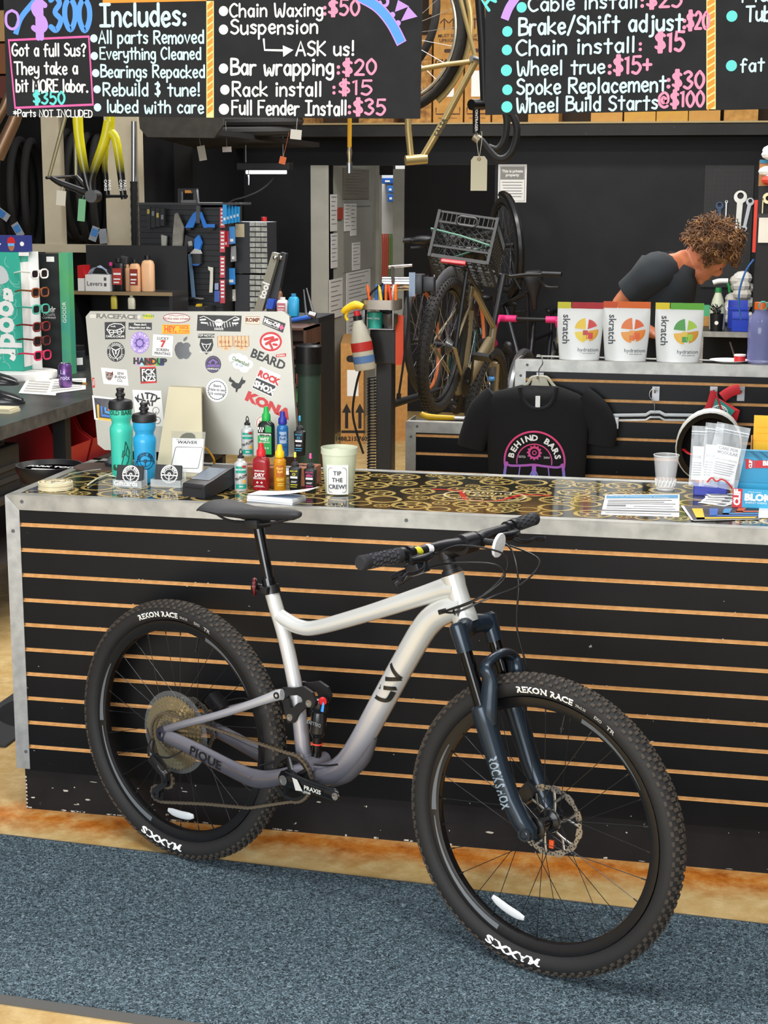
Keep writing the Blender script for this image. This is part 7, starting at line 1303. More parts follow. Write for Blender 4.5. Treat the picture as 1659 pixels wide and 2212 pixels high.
for k_,(u,dy,w,h,d,lb) in enumerate(((1598,.08,33,37,.14,'royal blue parts bin at the front of the workbench'),(1592,.32,40,55,.15,'royal blue parts bin behind the front blue bin on the workbench'))): x,y,z = bp_(u,dy); k = px(y); t = thing('parts_bin',lb,'bin',(x,y,z),'blue bins on the workbench'); sub(t,'bin_body',mat('#1c3fc0',.35),MB().prism([(0,0),(d,0),(d,h*k),(0,h*k*.75)],-w*k/2,w*k/2,frame((0,0,0),(0,1,0),(1,0,0))),sm=None); sub(t,'bin_lip',mat('#2548d0',.35),MB().box(-w*k/2-.003,w*k/2+.003,-.006,.004,h*k*.7,h*k*.78),sm=None)
x,y,z = bp_(1598,.62); k = px(y); t = thing('rag_pile','heap of crumpled white rags behind the blue bins','rags',(x,y,z)); rr4 = random.Random(9); P0 = [(rr4.uniform(-26,26),rr4.uniform(0,105)) for _ in range(16)]
for i,(dx,dz) in enumerate(P0): sub(t,'rag',mat('#d8d4c8' if i % 3 else '#eceae2',.85,bump=.3),MB().ball((dx*k*(1-dz/160),rr4.uniform(-.05,.05),max(14*k,dz*k)),20*k,.06,14*k,10,RZ(rr4.uniform(-20,20))),sm=None)
x,y,z = bp_(1518,.5); k = px(y); t = thing('sponge_box','green carton on a small tan carton at the left end of the workbench','box',(x,y,z)); sub(t,'tan_carton',CARD,MB().box(-10*k,12*k,0,.08,0,20*k),sm=None); sub(t,'green_carton',mat('#4fb07a',.6),MB().box(-8*k,13*k,0,.08,20*k,42*k),'green carton',sm=None)
p = at(1528,620,BW); k = px(BW); t = thing('wall_outlet','white wall plate with a round ring emblem above the workbench','outlet',(p.x,BW-.004,p.z)); sub(t,'plate',WHT,MB().box(0,26*k,-.004,.003,0,37*k,None,.001),sm=None); b = MB(); emblem(b,T(13*k,-.0045,19*k) @ FACE,22*k); sub(t,'emblem',GRY,b,sm=None)
a,c = at(1513,620,BW-.02),at(1630,357,BW-.02); t = thing('pegboard','black pegboard on the wall above the workbench','pegboard',(a.x,BW-.012,a.z)); W,H = c.x-a.x,c.z-a.z; sub(t,'board',mat('#1b1c1e',.55),MB().box(0,W,-.01,.006,0,H),sm=None); b = MB(); [b.disc(.02+.0254*i*1.2,H-.02-.0254*1.2*j,.004,0,T(0,-.0105,0) @ FACE,6) for i in range(13) for j in range(27)]; o = sub(t,'hole_pattern',DBLK,b,sm=None)
def wrench(u,v0,v1,w,label,m,ang=0):
    p = at(u,v1,BW-.05); k = px(BW-.05); L_ = (v1-v0)*k; t = thing('wrench',label,'wrench',T(p.x,BW-.035,p.z) @ RY(ang),'wrenches on the pegboard'); w *= k
    b = MB().holed(circ(w,20,0,L_-w),circ(w*.5,20,0,L_-w*.8),-.006,.004,FACE).holed(circ(w*.75,20,0,w*.75),circ(w*.38,20,0,w*.55),-.006,.004,FACE); sub(t,'jaw',m,b,sm=30); sub(t,'shank',m,MB().prism([(-w*.4,w),(w*.4,w),(w*.45,L_-w*1.6),(-w*.45,L_-w*1.6)],-.004,.002,FACE),sm=None)
wrench(1593,419,506,13,'big chrome headset wrench on the pegboard',mat('#b9b7ae',.3,.8),2); wrench(1606,432,500,8,'smaller steel wrench half hidden behind the big one',STEEL,10); wrench(1551,442,520,8,'blue handled wrench hanging left on the pegboard',mat('#27466e',.4)); wrench(1565,440,530,3,'thin notched steel bar on the pegboard',STEEL)
Yc = 5.9; a = at(1622,765,Yc); c = at(1622,402,Yc); t = thing('tall_cabinet','black cabinet column at the right edge above the workbench','cabinet',(a.x,Yc,0)); sub(t,'cabinet_body',mat('#0c0c0e',.6),MB().box(0,.8,0,.42,0,c.z),sm=None); k = px(Yc); zz = lambda v: at(1622,v,Yc).z; sub(t,'red_strap',mat('#c8321e',.5),MB().box(-.022,-.002,-.004,.02,zz(545),zz(432)),'red plastic strip on its edge',sm=None); sub(t,'drawer_line',mat('#2c2b2a',.5),MB().box(0,.5,-.004,0,zz(472),zz(462)),sm=None)
o = thing('paper_bag','pale paper sheet hanging on the black cabinet','paper',(a.x+.01,Yc-.006,zz(524))); sub(o,'sheet',mat('#d9d5ca',.8,bump=.2),MB().box(0,.3,-.002,.002,0,zz(470)-zz(524)),sm=None)
o = thing('tape_roll','roll of masking tape on the black cabinet, its end hanging','tape',(a.x+19*k,Yc-.006,zz(428))); sub(o,'roll',mat('#d8cba2',.6),MB().holed(circ(11*k,24),circ(5*k,24),0,.03,FACE)); sub(o,'tape_end',mat('#d8cba2',.6),MB().box(-11*k,-9*k,-.03,-.02,-30*k,0),sm=None)
o = thing('carton','open carton with teal print on top of the black cabinet','box',(a.x,Yc+.03,c.z+.001)); sub(o,'carton_body',mat('#b07a4a',.7),MB().box(0,.3,0,.3,0,zz(345)-c.z),sm=None); sub(o,'carton_label',mat('#2f7a9c',.5),MB().box(0,.1,-.003,0,(zz(345)-c.z)*.86,zz(345)-c.z),sm=None)
o = thing('plastic_bag','white plastic bag bundle in front of the carton on the cabinet','bag',(a.x+.11,Yc-.0,c.z+.002)); rr5 = random.Random(4)
for i in range(9): sub(o,'fold',mat('#d9d9d6' if i % 4 else '#c8402e',.4),MB().ball((rr5.uniform(-.06,.06),rr5.uniform(-.03,.0),.035+.025*i),.07,.04,.035,10),sm=None)
sub(t,'hanging_cable',mat('#2a5ca0',.5),MB().tube([(-.01,-.02,zz(560)),(-.06,-.02,zz(590)),(-.09,-.02,zz(640)),(-.07,-.02,zz(690))],.006,8,sm=5),'blue cable')
# ================================================================ left bench and the things on it
def pts(Y,*uv): return [at(u,v,Y) for u,v in uv]
def flat(b,Y,uv,th=.004): P = pts(Y,*uv); o = Vector((0,th,0)); b.loft([P,[p+o for p in P]]); return b
BZ = .93; e0,e1 = atz(0,928,BZ),atz(200,853,BZ); XE = (e0.x+e1.x)/2
t = thing('left_workbench','long dark workbench with a worn grey metal edge along the left side','bench',(0,0,0)); WT = paint('worn_bench_top','#2a2c2c','#4a4b48','#8a8a84',.35)
sub(t,'bench_top',WT,MB().box(-1.58,XE,1.0,5.0,BZ-.05,BZ),sm=None); sub(t,'edge_strip',mat('#4b4c4d',.5,.5,sc=20,h2='#6a6a68'),MB().box(XE,XE+.004,1.0,5.0,BZ-.055,BZ+.001),'worn grey metal edge',sm=None)
lg = onX(141,900,XE-.03); 
for y in (lg.y,4.6): sub(t,'leg',BLK,MB().box(XE-.08,XE-.02,y-.03,y+.03,0,BZ-.05),sm=None)
sub(t,'lower_shelf',mat('#26221f',.6),MB().box(-1.58,XE-.02,1.0,5.0,.60,.62),sm=None); sub(t,'floor_shelf',mat('#2c2521',.6),MB().box(-1.58,XE-.02,1.0,5.0,.34,.36),sm=None)
def rbin(Y,X,z,w,h,d,col,label,lab=True):      # open-front parts bin facing +x
    t = thing('parts_bin',label,'bin',T(X,Y,z),'bins under the left bench'); m = mat(col,.4); sub(t,'bin_body',m,MB().prism([(-d,0),(-.03,0),(0,h*.45),(-.06,h*.62),(-.1,h),(-d,h)],0,.004,RX(90)).prism([(-d,0),(-.03,0),(0,h*.45),(-.06,h*.62),(-.1,h),(-d,h)],-w,-w+.004,RX(90)).box(-d,-.03,0,w,0,.004).box(-d,-d+.004,0,w,0,h).prism([(-.034,0),(-.03,0),(0,h*.45),(-.004,h*.45)],-w,0,RX(90)),sm=None)
    if lab: sub(t,'label',WHT,MB().quad([Vector(p) for p in ((-.017,w*.4,h*.2),(-.017,w*.8,h*.2),(-.009,w*.8,h*.32),(-.009,w*.4,h*.32))]),'white label',sm=None)
rbin(2.35,XE-.03,.62,.28,.24,.3,'#a81418','red parts bin with a white label, right of the bench leg'); rbin(2.66,XE-.03,.62,.28,.24,.3,'#9c1216','red parts bin farthest along the shelf under the left bench'); rbin(1.05,XE-.03,.62,.26,.22,.3,'#b0161a','red parts bin at the near end of the shelf under the left bench')
rbin(1.05,XE-.02,.36,.2,.17,.3,'#b01a1e','red parts bin on the low shelf at the left edge'); rbin(1.28,XE-.02,.36,.2,.15,.3,'#1d4fa8','blue parts bin on the low shelf at the left edge',False); rbin(1.04,XE-.02,.002,.3,.2,.3,'#1a47a0','blue parts bin on the floor at the left edge',False)
t = thing('black_toolbox','black ribbed tool case under the left bench','case',T(XE-.06,1.42,.62)); sub(t,'case_body',mat('#18191a',.6),MB().box(-.3,0,0,.5,0,.2,None,.01),sm=None); sub(t,'ribs',mat('#2a2b2c',.6),MB().box(-.001,.006,.03,.47,.05,.07).box(-.001,.006,.03,.47,.1,.12).box(-.2,-.02,.05,.4,.2,.215),'raised ribs',sm=None)
for k,(v,lb) in enumerate(((1440,'dark ribbed rubber mat on the floor at the left edge'),)): a = atz(-60,1610,0); tag(MB().box(a.x-.1,atz(18,1612,0).x,a.y,a.y+.75,0,.012,None,.004).build('rubber_mat',mat('#2b2c2e',.8,bump=.6,sc=40)),lb,'mat')
def bt(u,v): p = atz(u,v,BZ); return p.x,p.y
# sunglasses display tower
cx_,cy_ = bt(55,818); Yg = cy_-.02; k = px(Yg); t = thing('sunglasses_display','turquoise sunglasses display tower with big white vertical lettering on the left bench','display stand',(cx_,Yg,BZ))
TQ = mat('#2fae96',.5); sub(t,'base',WHT,MB().lathe([(0,0),(82*k,0),(84*k,4*k),(84*k,16*k),(0,18*k)],40,T(-18*k,20*k,0)),'round white base'); z0,z1 = 18*k,at(50,545,Yg).z-BZ
bd = sub(t,'tower',TQ,MB().box(-90*k,0,0,55*k,z0,z1),sm=None); pn = MB(); rr6 = random.Random(8)
for i in range(46):
    x,z,a = rr6.uniform(-82,-6)*k,rr6.uniform(z0+.02,z1-.03),rr6.uniform(0,6.3); L_ = rr6.uniform(10,22)*k; P = [(x+L_*s_*cos(a+.5*s_),z+L_*s_*sin(a+.5*s_)) for s_ in (-1,-.5,0,.5,1)]; P = [(min(-2*k,max(-88*k,q[0])),min(z1-.01,max(z0+.01,q[1]))) for q in P]; pn.ribbon(P,1.3*k,T(0,-.0008,0) @ FACE)
sub(bd,'leaf_pattern',mat('#8fd8c8',.5),pn,'pale leaf line pattern',sm=None); b = MB(); b.text('goodr',72*k,T(-31*k,-.0016,(z0+z1)/2-27*k) @ FACE @ RZ(-90),bold=.04,sx=.92); sub(bd,'lettering',WHT,b,'white vertical brand lettering',sm=None)
sub(bd,'helmet_picture',mat('#c9d2d2',.4),MB().poly([(-52*k+26*k*cos(a),0+30*k*sin(a)*(1 if sin(a) > 0 else .45)) for a in [2*pi*q/24 for q in range(24)]],0,T(0,-.0018,z0+.78*(z1-z0)) @ FACE),'picture of a grey helmet',sm=None)
sub(bd,'glasses_rack',WHT,MB().box(.0005,.003,6*k,48*k,z0+.02,z1-.05).box(0,22*k,48*k,55*k,z0,z1).box(0,22*k,0,5*k,z1-8*k,z1),'white rack at the open side',sm=None)
for i,(v,c,lb) in enumerate(((592,'#e9e6e0','white sunglasses, topmost on the turquoise tower'),(632,'#8a4a24','brown tortoise sunglasses, second from the top on the turquoise tower'),(668,'#4cae98','mint sunglasses, third from the top on the turquoise tower'),(706,'#7a2420','dark red sunglasses, third from the bottom on the turquoise tower'),(737,'#5c2018','maroon sunglasses, second from the bottom on the turquoise tower'),(768,'#d02a54','pink-red sunglasses, lowest on the turquoise tower'))):
    s_ = thing('sunglasses',lb,'sunglasses',T(cx_+42*k,Yg+.03,at(60,v,Yg).z) @ RZ(72),'sunglasses on the turquoise tower'); m = mat(c,.35)
    b = MB()
    for q in (-1,1): b.tube([Vector((p[0],0,p[1])) for p in rrect(.052,.042,.016,4,q*.034,0)],.0042,6,closed=True)
    b.tube([(-.01,0,.008),(.01,0,.008)],.004,6); sub(s_,'front',m,b); b = MB(); [b.poly(rrect(.05,.04,.015,4,q*.034,0),0,FACE) for q in (-1,1)]; sub(s_,'lenses',mat('#2a2226',.08),b,sm=None)
    for q in (-1,1): sub(s_,'temple',m,MB().tube([(q*.062,0,.01),(q*.066,.07,.012),(q*.064,.125,.002)],[.005,.004,.003],6))
a = at(70,540,Yg+.03); t = thing('glasses_carton','blue printed carton with a picture of a masked face on top of the turquoise tower','box',(cx_,Yg+.005,BZ+z1+.001)); H = 36*k; sub(t,'carton',mat('#24307a',.45),MB().box(-90*k,14*k,0,40*k,0,H),sm=None); m = T(0,-.001,0) @ FACE; sub(t,'face_picture',mat('#a86a4a',.5),MB().disc(-18*k,15*k,8*k,0,m,20,13*k),sm=None); sub(t,'cap_picture',RED,MB().poly([(-28*k,19*k),(-26*k,30*k),(-18*k,34*k),(-10*k,30*k),(-7*k,19*k)],.001,m),'red cap',sm=None); sub(t,'glasses_picture',mat('#6fb2e6',.3),MB().rect(-26*k,-10*k,13*k,19*k,.0014,m),sm=None); sub(t,'lettering',WHT,MB().text('FLY',15*k,m,-55*k,12*k,.0005,bold=.05).text('goodr',9*k,m,-60*k,28*k,.0005).disc(8*k,18*k,5*k,.0005,m),sm=None)
Yd = Yg+.25; t = thing('display_board','tall black display panel with a green end strip behind the sunglasses tower','display board',(0,0,0)); a,c = at(84,800,Yd),at(127,548,Yd); sub(t,'panel',mat('#1d1e20',.6),MB().box(a.x-.1,c.x,Yd,Yd+.06,BZ+.001,c.z),sm=None); g = at(147,548,Yd); sub(t,'green_strip',mat('#5fae4e',.4,h2='#3f9a86',sc=3),MB().box(c.x,g.x,Yd-.004,Yd+.06,BZ+.001,c.z+.005),'green end strip',sm=None)
sub(t,'lettering',WHT,MB().text('goodr',16*k,T(at(103,668,Yd).x,Yd-.001,at(103,668,Yd).z) @ FACE,bold=.03).text('MADE BY\nCYCLISTS\nCOMPANY',7*k,T(at(106,680,Yd).x,Yd-.001,at(106,680,Yd).z) @ FACE).text('GOODR',13*k,T(at(140,668,Yd).x,Yd-.005,at(140,675,Yd).z) @ FACE @ RZ(90)),sm=None); sub(t,'price_ticket',PAPER,MB().box(at(80,1,Yd).x,at(97,1,Yd).x,Yd-.003,Yd,at(1,564,Yd).z,at(1,553,Yd).z),sm=None)
# can, pen, papers, jar, shoes
x,y = bt(142,838); t = thing('drink_can','purple patterned drink can on white paper on the left bench','can',(x,y,BZ+.0032)); k = 55*px(y)/.122; sub(t,'can_body',mat('#4a3a78',.3,.5,sc=40,h2='#8a5a9c'),MB().lathe([(0,0),(.025*k,0),(.033*k,.012*k),(.033*k,.108*k),(.0255*k,.12*k),(0,.12*k)],28),'purple marbled can'); sub(t,'can_lid',CHR,MB().lathe([(.0262*k,.118*k),(.0262*k,.122*k),(.023*k,.119*k),(0,.119*k)],24)); b = MB(); [b.text(s_,.03*k,None,warp=lambda p,d=d: Vector((.0335*k*sin(p.x/.033/k),-.0335*k*cos(p.x/.033/k),(d+p.y/k)*k)),bold=.02) for s_,d in (('La',.078),('Croix',.05))]; sub(t,'lettering',mat('#c9c2e8',.4),b)
for k_,q in enumerate((((40,850),(120,855),(130,822),(60,818)),((100,853),(185,842),(186,818),(112,820)))): P = [Vector((*bt(*p),BZ+.0015+.001*k_)) for p in q]; t = thing('paper_sheet',('printed paper sheet under the left side of the can','printed paper sheet under the right side of the can')[k_],'paper',(0,0,0),'papers on the left bench'); sub(t,'sheet',PAPER,MB().loft([P,[p+Vector((0,0,.0006)) for p in P]]),sm=None); b = MB(); f = lambda s_,w: P[0].lerp(P[1],s_).lerp(P[3].lerp(P[2],s_),w)+Vector((0,0,.0012)); [b.quad([f(.1,.12+.16*i),f(.9,.12+.16*i),f(.9,.2+.16*i),f(.1,.2+.16*i)]) for i in range(5)]; sub(t,'print',mat('#b5b3aa',.6),b,sm=None)
x,y = bt(170,832); t = thing('marker_pen','short black marker lying beside the purple can','pen',T(x,y,BZ+.01) @ RZ(-20)); sub(t,'barrel',BLK,MB().cyl((-.04,0,0),(.03,0,0),.006,None,10)); sub(t,'pen_cap',mat('#a87a3a',.4),MB().cyl((.03,0,0),(.05,0,0),.0065,None,10))
x,y = bt(165,800); t = thing('glass_jar','clear jar with a black lid beside the turquoise tower','jar',(x,y,BZ)); k = px(y); sub(t,'jar_body',mat('#3a4044',.1,0,a=.6),MB().lathe([(0,0),(20*k,0),(21*k,4*k),(21*k,44*k),(17*k,48*k),(0,48*k)],24)); sub(t,'jar_lid',BLK,MB().lathe([(20*k,46*k),(20*k,56*k),(0,57*k)],24)); sub(t,'jar_label',WHT,MB().lathe([(21.3*k,14*k),(21.3*k,30*k)],8,None,False,-1.1,-.4))
for i,(u,v,z,lb) in enumerate(((12,872,0,'glossy black cycling shoe, lower one at the left edge of the bench'),(2,852,.045,'glossy black cycling shoe, upper one at the left edge of the bench'))):
    x,y = bt(u,v); t = thing('cycling_shoe',lb,'shoe',T(x-.05,y,BZ+z) @ RZ(8),'cycling shoes'); sub(t,'upper',mat('#121214',.2),MB().loft([[Vector((xx,w*cos(a),.008+h*max(0,sin(a)))) for a in [pi*q/10 for q in range(11)]] for xx,w,h in ((-.14,.02,.06),(-.1,.035,.085),(-.04,.038,.075),(.03,.045,.052),(.09,.04,.035),(.125,.02,.018))])); sub(t,'sole',mat('#1c1c1e',.5),MB().prism([(q[0]*1,q[1]) for q in rrect(.27,.085,.04)],0,.009)); sub(t,'strap',mat('#6a1a1c',.4),MB().tube([(-.02,-.042,.02),(-.01,-.03,.07),(-.01,.03,.07),(-.02,.042,.02)],.006,6,sm=3,fl=.4))
x,y = bt(5,890); t = thing('note_block','cream paper block at the near left edge of the bench','paper',T(x,y,BZ)); sub(t,'pad',mat('#d8cfae',.7),MB().box(-.06,.06,-.05,.05,0,.012).box(-.062,.055,-.05,.052,.013,.02),sm=None)
# round parts dish on a stool left of the counter
Yo = .82; a,c = at(22,1035,Yo),at(158,1035,Yo); R = (c.x-a.x)/2; zt = at(90,1010,Yo).z; t = thing('parts_dish','round black parts dish with a blue and white label beside the counter','dish',(a.x+R,Yo+R*.6,0)); sub(t,'bowl',mat('#131315',.4),MB().lathe([(0,zt-.06),(R*.8,zt-.06),(R,zt-.02),(R,zt),(R*.94,zt),(R*.84,zt-.018),(0,zt-.018)],40)); sub(t,'dish_label',mat('#1f56b0',.3),MB().lathe([(0,zt-.016),(R*.8,zt-.016)],32),'blue label in the dish'); sub(t,'lettering',WHT,MB().text('PARK TOOL',R*.3,T(0,R*.3,zt-.0145),bold=.04).rect(-R*.5,R*.5,-R*.4,-R*.1,zt-.0145),sm=None); sub(t,'post',BLK,MB().cyl((0,0,.02),(0,0,zt-.06),.03,None,14).lathe([(.22,0),(.22,.012),(.04,.03),(0,.03)],28))
# ================================================================ tyre rack at the back left
TAN = mat('#b9ad93',.6,sc=8,h2='#c4b99f'); Yk = 5.15; k = px(Yk); X_ = lambda u: at(u,400,Yk).x; Z_ = lambda v: at(150,v,Yk).z; zb = Z_(545)
t = thing('tyre_rack','tan painted timber rack holding hanging tyres at the back left','rack',(0,0,0)); b = MB()
for u0,u1 in ((93,128),(228,300),(-80,-45)): sub(t,'upright',TAN,MB().box(X_(u0),X_(u1),Yk,Yk+.09,0,3.6),sm=None)
sub(t,'rail',TAN,MB().box(X_(-80),X_(300),Yk-.012,Yk+.08,zb,Z_(528)),sm=None); sub(t,'back_board',mat('#0d0c0b',.9),MB().box(X_(-200),X_(306),Yk+.92,Yk+.97,0,3.8),sm=None); sub(t,'top_rail',TAN,MB().box(X_(-80),X_(300),Yk,Yk+.09,Z_(215),Z_(190)),sm=None)
TYM = mat('#1b1a19',.8,bump=.4,sc=60)
def tyre(u,v,ang,label,R=.335,rt=.025,Y=Yk+.48):
    p = at(u,v,Y); M = T(*p) @ RZ(ang) @ RY(90); o = one(MB().torus(R,rt,None,56,10),'bicycle_tyre',TYM,label,'tyre',M,'tyres on the tan rack'); return o
for i,(u,nm) in enumerate(((-2,'leftmost'),(24,'second from the left'),(48,'third from the left'),(72,'rightmost'))): tyre(u,410+3*i,6+3*i,nm+' of the tyres hanging in the left bay of the tan rack')
for i,(u,nm) in enumerate(((150,'leftmost'),(172,'second from the left'),(194,'third from the left'),(216,'rightmost'))): tyre(u,400+4*i,5+3*i,nm+' of the tyres hanging in the right bay of the tan rack')
for i,(u,v,c,lb) in enumerate(((205,500,'#3a78b8','blue and grey swing tag hanging low in the right bay of the tyre rack'),(222,505,'#8a8f96','grey swing tag beside the blue one in the right bay'),(36,492,'#3a78b8','blue swing tag at the foot of the left bay of tyres'),(2,460,'#2f6fb0','blue swing tag at the left edge of the tyre rack'))): p = at(u,v,Yk-.03); t = thing('swing_tag',lb,'tag',T(p.x,Yk-.03,p.z) @ RY(20-25*i),'swing tags on tyres'); sub(t,'tag_card',mat('#8f959b',.5),MB().box(-.025,.025,-.001,.001,-.06,.03),sm=None); sub(t,'tag_band',mat(c,.5),MB().box(-.02,.02,-.003,-.001,-.03,.015),'coloured band',sm=None)
t = thing('pump_pole','grey pole with a long black grip and red band on the tan upright','pole',(0,0,0)); p,q,r_ = at(289,262,Yk-.05),at(289,392,Yk-.05),at(292,545,Yk-.05); sub(t,'tube',STEEL,MB().cyl(p,q,.016,None,12)); sub(t,'grip',mat('#1c1b1b',.8),MB().tube([q.lerp(r_,i/16*.92) for i in range(17)],[.024,.021]*8+[.024],12)); sub(t,'red_band',RED,MB().cyl(q.lerp(r_,.92),q.lerp(r_,.97),.023,None,12),'red band'); sub(t,'tip',STEEL,MB().cyl(q.lerp(r_,.97),Vector((r_.x,r_.y,0)),.016,None,10))
# ================================================================ shelf with bottles, tool tower, drawers
Ys_ = 4.3; k = px(Ys_); a,c = at(150,632,Ys_),at(372,616,Ys_); zs_ = a.z+.01; t = thing('wall_shelf','dark wooden shelf holding bottles and a white lever box','shelf',(0,0,0)); sub(t,'board',mat('#2c2a28',.5),MB().box(a.x,c.x,Ys_,Ys_+.26,zs_-.02,zs_),sm=None); sub(t,'edge',mat('#8a7452',.6),MB().box(a.x,c.x,Ys_-.004,Ys_,zs_-.02,zs_),'bare wood edge',sm=None); sub(t,'side_panel',mat('#18181a',.6),MB().box(a.x,a.x+.02,Ys_,Ys_+.26,BZ,zs_-.02).box(c.x-.02,c.x,Ys_,Ys_+.26,BZ,zs_-.02).box(a.x,c.x,Ys_+.26,Ys_+.27,BZ,zs_+.25),sm=None)
def bott(u,h,w,col,label,cap='#1a1a1c',lab=None,dy=.08,z=zs_,flat_=.7,labt=None):
    p = at(u,600,Ys_+dy); kk = px(Ys_+dy); w *= kk; h *= kk; t = thing('bottle',label,'bottle',(p.x,Ys_+dy,z),'bottles on the shelf'); sub(t,'body',mat(col,.35),MB().loft([[Vector((q[0]*w*s_,q[1]*w*s_*flat_,zz*h)) for q in rrect(2,2,.6)] for zz,s_ in ((0,.95),(.02,1),(.74,1),(.84,.8),(.88,.4),(.9,.4))])); sub(t,'cap',mat(cap,.4),MB().lathe([(w*.5,.88*h),(w*.5,h),(0,h)],16))
    if lab: sub(t,'label',mat(lab,.5),MB().box(-w*.75,w*.75,-w*flat_-.002,-w*flat_,h*.2,h*.7),'printed label',sm=None); sub(t,'label_print',WHT,MB().box(-w*.6,w*.6,-w*flat_-.003,-w*flat_-.002,h*.5,h*.56).box(-w*.6,w*.5,-w*flat_-.003,-w*flat_-.002,h*.35,h*.39).box(-w*.6,w*.3,-w*flat_-.003,-w*flat_-.002,h*.25,h*.29),sm=None)
bott(320,78,14,'#e8b88c','largest peach coloured bottle at the right of the shelf'); bott(292,70,12,'#e2ad80','peach bottle with a dark red label on the shelf','#1a1a1c','#8a2a1c',.05); bott(276,58,7,'#d9a67c','slim peach bottle left of the labelled peach bottle','#d9a67c'); bott(257,72,14,'#141416','broad black bottle with a red and white label on the shelf','#1c1c1e','#b23a34',.05); bott(240,62,8,'#1a1418','slim black bottle with a pink cap on the shelf','#d83a86')
bott(245,34,7,'#c8b84a','small yellow bottle with a blue cap below the shelf','#2a6cb8',None,.02,at(245,668,Ys_).z); bott(283,30,8,'#d8d2bc','small white dropper bottle below the shelf','#e8e2cc',None,.02,at(283,668,Ys_).z)
t = thing('lever_box','white open box printed Levers at the left end of the shelf','box',(at(163,1,Ys_).x,Ys_+.01,zs_)); H = 36*k; sub(t,'carton',WHT,MB().box(0,58*k,0,.1,0,H),sm=None); sub(t,'lettering',GRY,MB().text('Levers',14*k,T(22*k,-.001,H*.45) @ FACE,bold=.01).rect(44*k,50*k,H*.3,H*.5,0,T(0,-.001,0) @ FACE).rect(44*k,50*k,H*.65,H*.85,0,T(0,-.001,0) @ FACE),sm=None); sub(t,'packets',mat('#8fa6c8',.3,h2='#c8d0e0',sc=30),MB().grid(8,4,lambda i,j: Vector((.005+48*k*i,.02+.06*j,H+18*k*sin(pi*i)+.006*sin(9*i+5*j)))),'clear packets in the box')
t = thing('red_box','small red box above a white one at the left end of the shelf','box',(at(147,1,Ys_).x,Ys_+.005,zs_)); sub(t,'white_part',WHT,MB().box(0,14*k,0,.1,0,28*k),sm=None); sub(t,'red_part',RED,MB().box(0,14*k,0,.1,28*k,56*k),sm=None)
t = thing('card_sleeve','dark slotted card holder leaning on the lever box','holder',T(at(215,1,Ys_).x,Ys_+.12,zs_) @ RY(10)); sub(t,'holder',mat('#3c3d3f',.4),MB().box(0,16*k,0,.03,0,78*k,None,.004),sm=None); sub(t,'card',PAPER,MB().box(2*k,13*k,-.003,0,20*k,60*k),sm=None)
# slatwall tower
Yw = 4.75; k = px(Yw); a,c = at(306,690,Yw),at(478,443,Yw); t = thing('tool_tower','black slatwall tower hung with tools and small packets','display tower',(0,0,0)); zt = c.z; zl = [zt-.03-.033*i for i in range(18)]; b = MB(); ed = zt
for z in zl+[BZ]: b.box(a.x,c.x,Yw,Yw+.012,z+.003,ed); ed = z
sub(t,'slat_face',mat('#17181c',.45),b,sm=None); sub(t,'tower_body',mat('#0d0d0f',.6),MB().box(a.x,c.x,Yw+.012,Yw+.4,BZ,zt),sm=None); sub(t,'top_board',mat('#3a3b3d',.5),MB().box(a.x-.005,c.x+.06,Yw-.01,Yw+.4,zt,zt+.012),sm=None)
b = MB()
for v0,v1 in ((448,492),(498,545),(553,600),(604,655)): b.quad(pts(Yw-.012,(475,v1),(486,v1),(486,v0),(475,v0)))
sub(t,'red_label_strip',mat('#c84a56',.5),b,'red printed label strips',sm=None); b = MB()
for v0 in (450,500,556,606): [b.quad(pts(Yw-.014,(477,v0+8*i+5),(484,v0+8*i+5),(484,v0+8*i+1),(477,v0+8*i+1))) for i in range(5)]
sub(t,'strip_print',WHT,b,sm=None)
def tool(name,label,cat,polys,dy=-.05,th=.02,hk=None,grp='tools on the slatwall tower'):
    """a hung thing: parts as pixel outlines (name, material, outline) at depth Yw+dy"""
    t = thing(name,label,cat,at(*polys[0][2][0],Yw+dy),grp); o = t.matrix_basis.translation
    for i,(n,m,uv) in enumerate(polys):
        P = [p-o-Vector((0,.0015*i,0)) for p in pts(Yw+dy,*uv)]; b = MB(); b.loft([P,[p+Vector((0,th,0)) for p in P]]); sub(t,n,m,b,sm=None)
    return t
def bx4(u0,u1,v0,v1): return ((u0,v1),(u1,v1),(u1,v0),(u0,v0))
DK = mat('#26272a',.4); BL2 = mat('#1f74d0',.4); SLV = mat('#a9a79e',.35,.6)
for i in range(4): tool('blister_pack',('leftmost','second','third','rightmost')[i]+' black blister pack in the row at the tower\'s top left','packet',[('pack',mat('#1d1e20',.3),bx4(316+10*i,325+10*i,447+i,494-2*i)),('pack_label',mat('#77797c' if i % 2 else '#b8a24a',.4),bx4(318+10*i,323+10*i,452+4*i,462+4*i))],-.06-.01*i)
tool('hand_saw','saw with a black loop handle and orange badge on top of the tool tower','saw',[('blade',mat('#c9c9c6',.35,.5),bx4(425,478,437,448)),('handle_front',BLK,bx4(384,392,408,443)),('handle_top',BLK,bx4(384,425,407,413)),('handle_side',mat('#3a3b3d',.4),((418,443),(428,438),(425,410),(418,411))),('badge',mat('#e8962a',.4),bx4(400,413,411,417)),('grip_base',mat('#6a6b6d',.4),bx4(392,424,432,443))],-.0,.03)
tool('frame_tool','bright blue two-armed alignment tool on the tower','tool',[('left_arm',BL2,((399,492),(416,492),(430,462),(424,456),(416,462))),('right_arm',BL2,((428,458),(434,458),(444,484),(462,484),(462,492),(440,492))),('hinge',mat('#55585c',.3,.7),bx4(424,432,444,482)),('pad',BLK,((402,497),(412,497),(412,492),(402,492))),('pad',BLK,bx4(448,460,491,497))],-.07)
